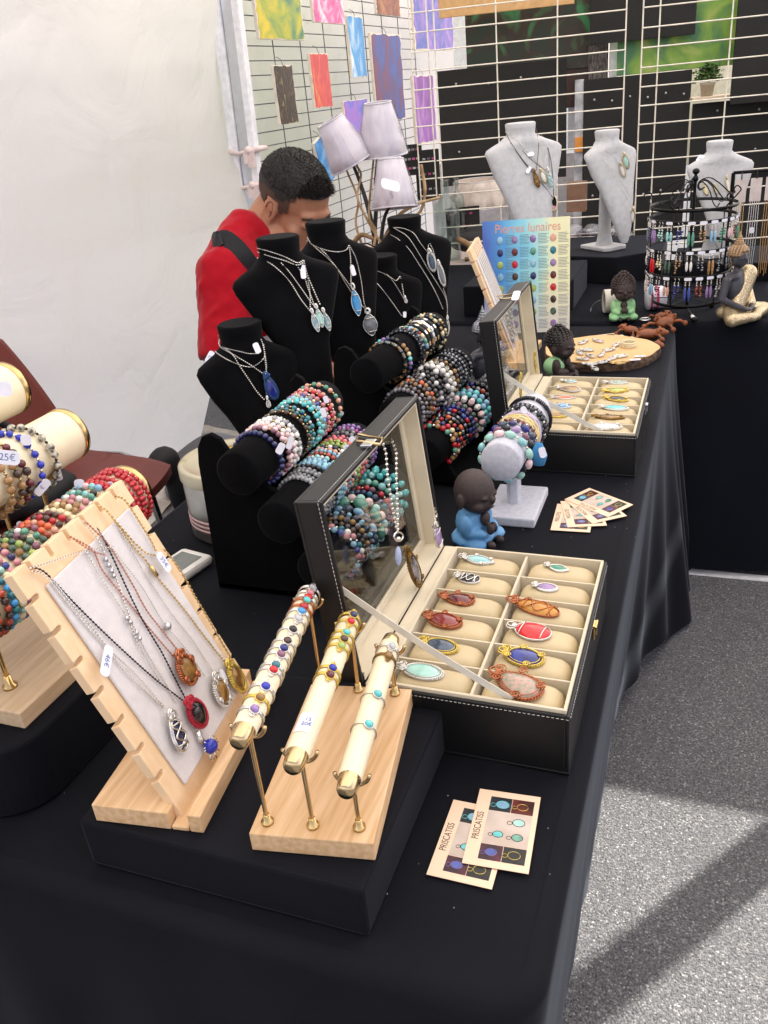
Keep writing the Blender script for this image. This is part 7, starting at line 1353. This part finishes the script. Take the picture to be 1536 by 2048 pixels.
# mug lying on its side with a pink pattern, cord through it
MUG = mat('off_white_ceramic', 'cfc9bd', .5, vary=.05); p0, p1 = P(1212, 618, TZ + .030), P(1282, 600, TZ + .030)
c = V((-.185, 2.035, TZ + .033)); M = Matrix.Translation((-.235, 2.06, TZ + .036)) @ Matrix.Rotation(rad(16), 4, 'Z') @ Matrix.Rotation(pi / 2, 4, 'Y')
t = thing('cup', 'off-white cup lying on its side beneath the green robed monk', 'cup', (-.235, 2.06, TZ)); MB().lathe([(.028, .004), (.033, 0), (.035, .002), (.034, .075), (0, .078), (0, .072), (.030, .070), (.031, .006), (.028, .004)], 36, M).build('shell', MUG, t)
M2 = Matrix.Translation((-.115, 2.095, TZ + .036)) @ Matrix.Rotation(rad(16), 4, 'Z') @ Matrix.Rotation(pi / 2, 4, 'Y')
t = thing('cup', 'white cup with a pink beaded pattern lying beside the green robed monk', 'cup', (-.115, 2.095, TZ)); MB().lathe([(0, 0), (.030, .001), (.034, .004), (.034, .045), (.028, .056), (0, .058)], 36, M2).build('shell', mat('white_porcelain', 'dddbe4', .3), t)
MB().lathe([(.0343, .008), (.0348, .010), (.0348, .013), (.0343, .015)], 36, M2).lathe([(.0343, .024), (.0348, .026), (.0348, .030), (.0343, .032)], 36, M2).build('pink_band', mat('hot_pink', 'e0407c', .4), t)
for k in range(18): MB().ell(M2 @ V((.0348 * cos(k * .35), .0348 * sin(k * .35), .020)), .0022, None, 6, 4).build('painted_dot', [ST['magenta'], ST['green'], ST['coral']][k % 3], t)
tag(MB().tube(smoothpath([P(x, y, TZ + z) for x, y, z in ((1201, 600, .05), (1190, 606, .03), (1183, 615, .004), (1181, 623, .004))]), .0012, 6).build('loose_cord', mat('grey_cord', '9c9a94', .7)), 'thin grey cord trailing from the lying cup', 'cord')
tag(MB().tube(smoothpath([P(x, y, TZ + .05) for x, y in ((1222, 590), (1228, 578), (1229, 571), (1224, 580), (1230, 592))]), .002, 6).build('yellow_cord_loop', YC), 'yellow cord loop standing behind the monk figurine', 'cord')
# carved leather animals
LB = mat('orange_leather', '96542c', .5, c2='64351b', scale=14, thr=.5, soft=.2)
def critter(px, py, yaw, s, label, z=TZ + .012):
    c = P(px, py, z); t = thing('leather_animal', label, 'figurine', c, 0, 'jointed leather animals in a heap'); R = Matrix.Rotation(yaw, 3, 'Z'); b = MB()
    b.ell(c, (.026 * s, .018 * s, .012 * s), R); b.ell(c + R @ V((.030 * s, 0, .004)), (.013 * s, .012 * s, .010 * s), R); b.ell(c + R @ V((.041 * s, 0, .002)), (.007 * s, .006 * s, .006 * s), R); b.build('body', LB, t)
    for k, (x, y) in enumerate(((.016, 1), (.016, -1), (-.018, 1), (-.018, -1))):
        a = c + R @ V((x * s, .014 * y * s, 0)); e = c + R @ V((x * 1.8 * s, .034 * y * s, -.006)); l = MB().tube([a, a.lerp(e, .5) + V((0, 0, .006)), e], .0035 * s, 7).build('leg', LB, t); MB().ell(e, .006 * s, None, 8, 6).build('paw', LB, t)
    for y in (-1, 1): MB().ell(c + R @ V((.028 * s, .010 * y * s, .011 * s)), .004 * s, None, 8, 6).build('ear', LB, t)
for q in ((1295, 668, .2, 1.15, 'jointed orange leather animal, middle of the heap'), (1330, 645, 1.2, 1.25, 'jointed orange leather animal, nearest the statue'), (1292, 690, -.3, 1.0, 'jointed orange leather animal, closest to the table corner'), (1262, 660, 2.6, .9, 'jointed orange leather animal touching the green monk'), (1322, 632, .8, .8, 'small jointed leather animal at the back of the heap')): critter(*q)
p = P(1290, 640, TZ + .006); tag(MB().tube([p + V((.014 * cos(a), .014 * sin(a), .002)) for a in [2 * pi * i / 24 for i in range(24)]], .0028, 8, True).build('metal_ring', CHROME), 'steel key ring between monk figurine and leather animals', 'ring')

# ================================================================ earring carousel
_before = set(COL.objects); cc = V((.022, 2.19, TZ)); t = thing('earring_carousel', 'black wrought wire earring carousel with scrolled top and tripod foot', 'earring stand', cc)
MB().cyl(cc + V((0, 0, .02)), cc + V((0, 0, .475)), .0042, n=10).ell(cc + V((0, 0, .478)), .010).ell(cc + V((0, 0, .455)), (.008, .008, .012)).build('stem', BLKM, t)
for a in (-75, 45, 165):
    e = cc + V((.10 * cos(rad(a)), .10 * sin(rad(a)), .012)); l = MB().cyl(cc + V((0, 0, .022)), e, .0038, n=8).build('foot_bar', BLKM, t); MB().ell(e - V((0, 0, .002)), (.009, .009, .009)).build('rubber_tip', BLKM, l)
q = cc + V((.075 * cos(rad(-75)), .075 * sin(rad(-75)), .0145)); MB().cyl(q, q + V((.022 * cos(rad(-75)), .022 * sin(rad(-75)), -.002)), .0055, n=12).build('white_sleeve', PAPER, t)
RR = .118; levels = [(.372, .118), (.335, .118), (.240, .118), (.155, .112), (.055, .100)]
for z, r in levels: MB().lathe([(r - .001, z - .005), (r + .001, z - .005), (r + .001, z + .005), (r - .001, z + .005), (r - .001, z - .005)], 48, Matrix.Translation(cc)).build('band', BLKM, t)
for k in range(5):
    a = 2 * pi * k / 5 + .5; u = V((cos(a), sin(a), 0)); MB().tube([cc + u * .114 + V((0, 0, .372)), cc + u * .114 + V((0, 0, .20)), cc + u * .100 + V((0, 0, .055))], .0018, 6).build('upright', BLKM, t)
    MB().cyl(cc + V((0, 0, .06)), cc + u * .100 + V((0, 0, .055)), .0016, n=6).build('spoke', BLKM, t)
    pts = [(.120, .378), (.132, .392), (.140, .405), (.128, .418), (.118, .408), (.122, .396), (.105, .400), (.075, .430), (.045, .452), (.020, .450), (.010, .432), (.018, .420), (.030, .425)]
    MB().tube(smoothpath([cc + u * r + V((0, 0, z)) for r, z in pts], 4), .0020, 6).tube(smoothpath([cc + u * r + V((0, 0, z)) for r, z in ((.012, .44), (.03, .445), (.055, .42), (.07, .385), (.085, .372), (.095, .385))], 4), .0017, 6).build('scroll', BLKM, t)
eg = [('smoke', 'silver feather'), ('navy', 'navy'), ('amet', 'violet'), ('pteal', 'mint'), ('aqua', 'pale green'), ('lapis', 'dark blue'), ('green', 'green'), ('wood', 'tan leather'), ('sky', 'icy blue'), ('emer', 'emerald green'), ('rose', 'pale pink'), ('garnet', 'dark'), ('emer', 'jade green'), ('pink', 'pink tassel')]
lv = [(.330, eg, 'upper'), (.235, [('white', 'white shell'), ('hema', 'black bead'), ('redc', 'ruby'), ('ivory', 'cream'), ('dgreen', 'dark green'), ('wood', 'amber brown'), ('white', 'pearl'), ('hsil', 'silver bead'), ('wood', 'honey'), ('smoke', 'clear'), ('hsil', 'long silver'), ('peach', 'tan bead'), ('navy', 'slate'), ('green', 'sea green')], 'middle'), (.150, [('white', 'pearl white'), ('rose', 'rose pink'), ('sky', 'ice blue'), ('black', 'jet black'), ('peach', 'peach and silver'), ('lapis', 'lapis blue'), ('blue', 'blue leaf'), ('brick', 'brick red'), ('amet', 'lavender'), ('clear', 'clear crystal'), ('hsil', 'long silver'), ('red', 'red bead'), ('redc', 'crimson tassel'), ('aqua', 'mint')], 'lower')]
for z, pal, nm in lv:
    for i, (k, d) in enumerate(pal):
        a = rad(-178 + 186 * i / 13); r = .121
        for j in (0, 1):
            aa = a + rad(5.2) * j; p = cc + V((r * cos(aa), r * sin(aa), z)); L = .055 + .03 * ((i * 7 + len(nm)) % 3) / 2
            e = thing('earring', f'{d} {["drop", "drop"][j]} earring, {ORD[j]} of its pair, {ORD[i]} pair along the {nm} carousel band', 'earring', p, 0, 'earrings hanging on the carousel')
            mb = MB(); mb.tube([p + V((0, 0, .006)), p + V((.003, 0, 0)), p - V((0, 0, .006))], .0008, 5); nb_ = 3
            for q in range(nb_): mb.ell(p - V((0, 0, .008 + .005 * q)), .0022, None, 6, 4)
            mb.build('hook', SILV, e); mb = MB()
            if i % 2 == 0: mb.ell(p - V((0, 0, .026 + L * .25)), (.0042, .0042, .003 + L * .26), None, 8, 6)
            else:
                for q in range(3 + (i * 3 + j) % 4): mb.ell(p - V((.0012 * ((q * 7) % 3 - 1), 0, .022 + .0078 * q)), .0026 + .0014 * ((q + i) % 3) / 2, None, 8, 6)
            mb.build('drop', ST[k], e)
        if i % 2 == 0 or i > 6:
            u = V((cos(a + .05), sin(a + .05), 0)); c_ = cc + u * .1235 + V((0, 0, z + .004)); g_ = thing('price_tag', f'tiny white label, {ORD[i]} along the {nm} band of the carousel', 'price tag', c_, 0, 'tiny labels on the carousel'); disc_tag(c_, V((-u.y, u.x, 0)), V((0, 0, 1)), .020, .010, g_, None, 'tag_paper')

for o_ in set(COL.objects) - _before:
    if o_.parent is None: k_ = V((.97, .97, .815)); o_.location = V((.002, 2.05, TZ)) + (o_.location - cc) * k_; o_.scale = k_
# ================================================================ rack of chains at the edge
rc = V((.200, 2.44, TZ)); rd = V((cos(rad(12)), sin(rad(12)), 0)); t = thing('chain_rack', 'black rail with hooks holding bundles of hanging chains, at the picture edge', 'chain rack', rc)
zr = TZ + .34; MB().tube([rc + rd * -.10 + V((0, 0, zr - TZ)), rc + rd * .5 + V((0, 0, zr - TZ))], .005, 8).build('rail', BLKM, t)
for x in (-.10, .5): MB().cyl(rc + rd * x, rc + rd * x + V((0, 0, zr - TZ)), .006).build('post', BLKM, t); MB().box(-.05, .05, -.05, .05, .001, .01, Matrix.Translation(rc + rd * x)).build('foot', BLKM, t)
for i in range(10):
    x = -.075 + .044 * i; p = rc + rd * x + V((0, -.004, zr - TZ)); h = MB().tube([p, p + V((0, -.010, -.004)), p + V((0, -.014, -.018)), p + V((0, -.006, -.024))], .0018, 6).build('hook', BLKM, t)
    m, d = [(GOLD, 'gold'), (SILV, 'silver'), (mat('tan_suede_cord', 'b28a52', .7), 'tan cord'), (GOLD, 'pale gold'), (BRONZE, 'bronze')][i % 5]
    b_ = thing('chain_bundle', f'bundle of {d} necklaces with a plastic header, {ORD[i]} along the chain rack', 'necklace', p, 0, 'necklace bundles on the rack')
    MB().box(-.016, .016, -.003, .001, -.085, -.018, Matrix.Translation(p + V((0, -.010, 0)))).build('header_card', mat('pinkish_clear_header', 'cfc3be', .25), b_)
    mb = MB()
    for j in range(5): mb.chain([p + V((-.012 + .006 * j, -.012, -.07)), p + V((-.014 + .007 * j, -.014, -.20)), p + V((-.010 + .005 * j, -.012, -.315 + .01 * (j % 3)))], .0019)
    mb.build('chain', m, b_)
    if i % 2: g_ = thing('price_tag', f'white sticker on the {ORD[i]} necklace bundle of the rack', 'price tag', p, 0, 'stickers on the chain rack'); disc_tag(p + V((0, -.018, -.17)), (1, 0, 0), (0, 0, 1), .014, .018, g_, None, 'tag_paper')

# lettering as plain geometry
bpy.context.view_layer.update(); dg = bpy.context.evaluated_depsgraph_get()
for o in [o for o in COL.objects if o.type == 'FONT']:
    me = bpy.data.meshes.new_from_object(o.evaluated_get(dg)); nm = o.name; o.name = 'old'; q = bpy.data.objects.new(nm, me); COL.objects.link(q)
    if not me.materials: me.materials.append(o.data.materials[0])
    q.parent = o.parent; q.matrix_local = o.matrix_local.copy(); bpy.data.objects.remove(o)
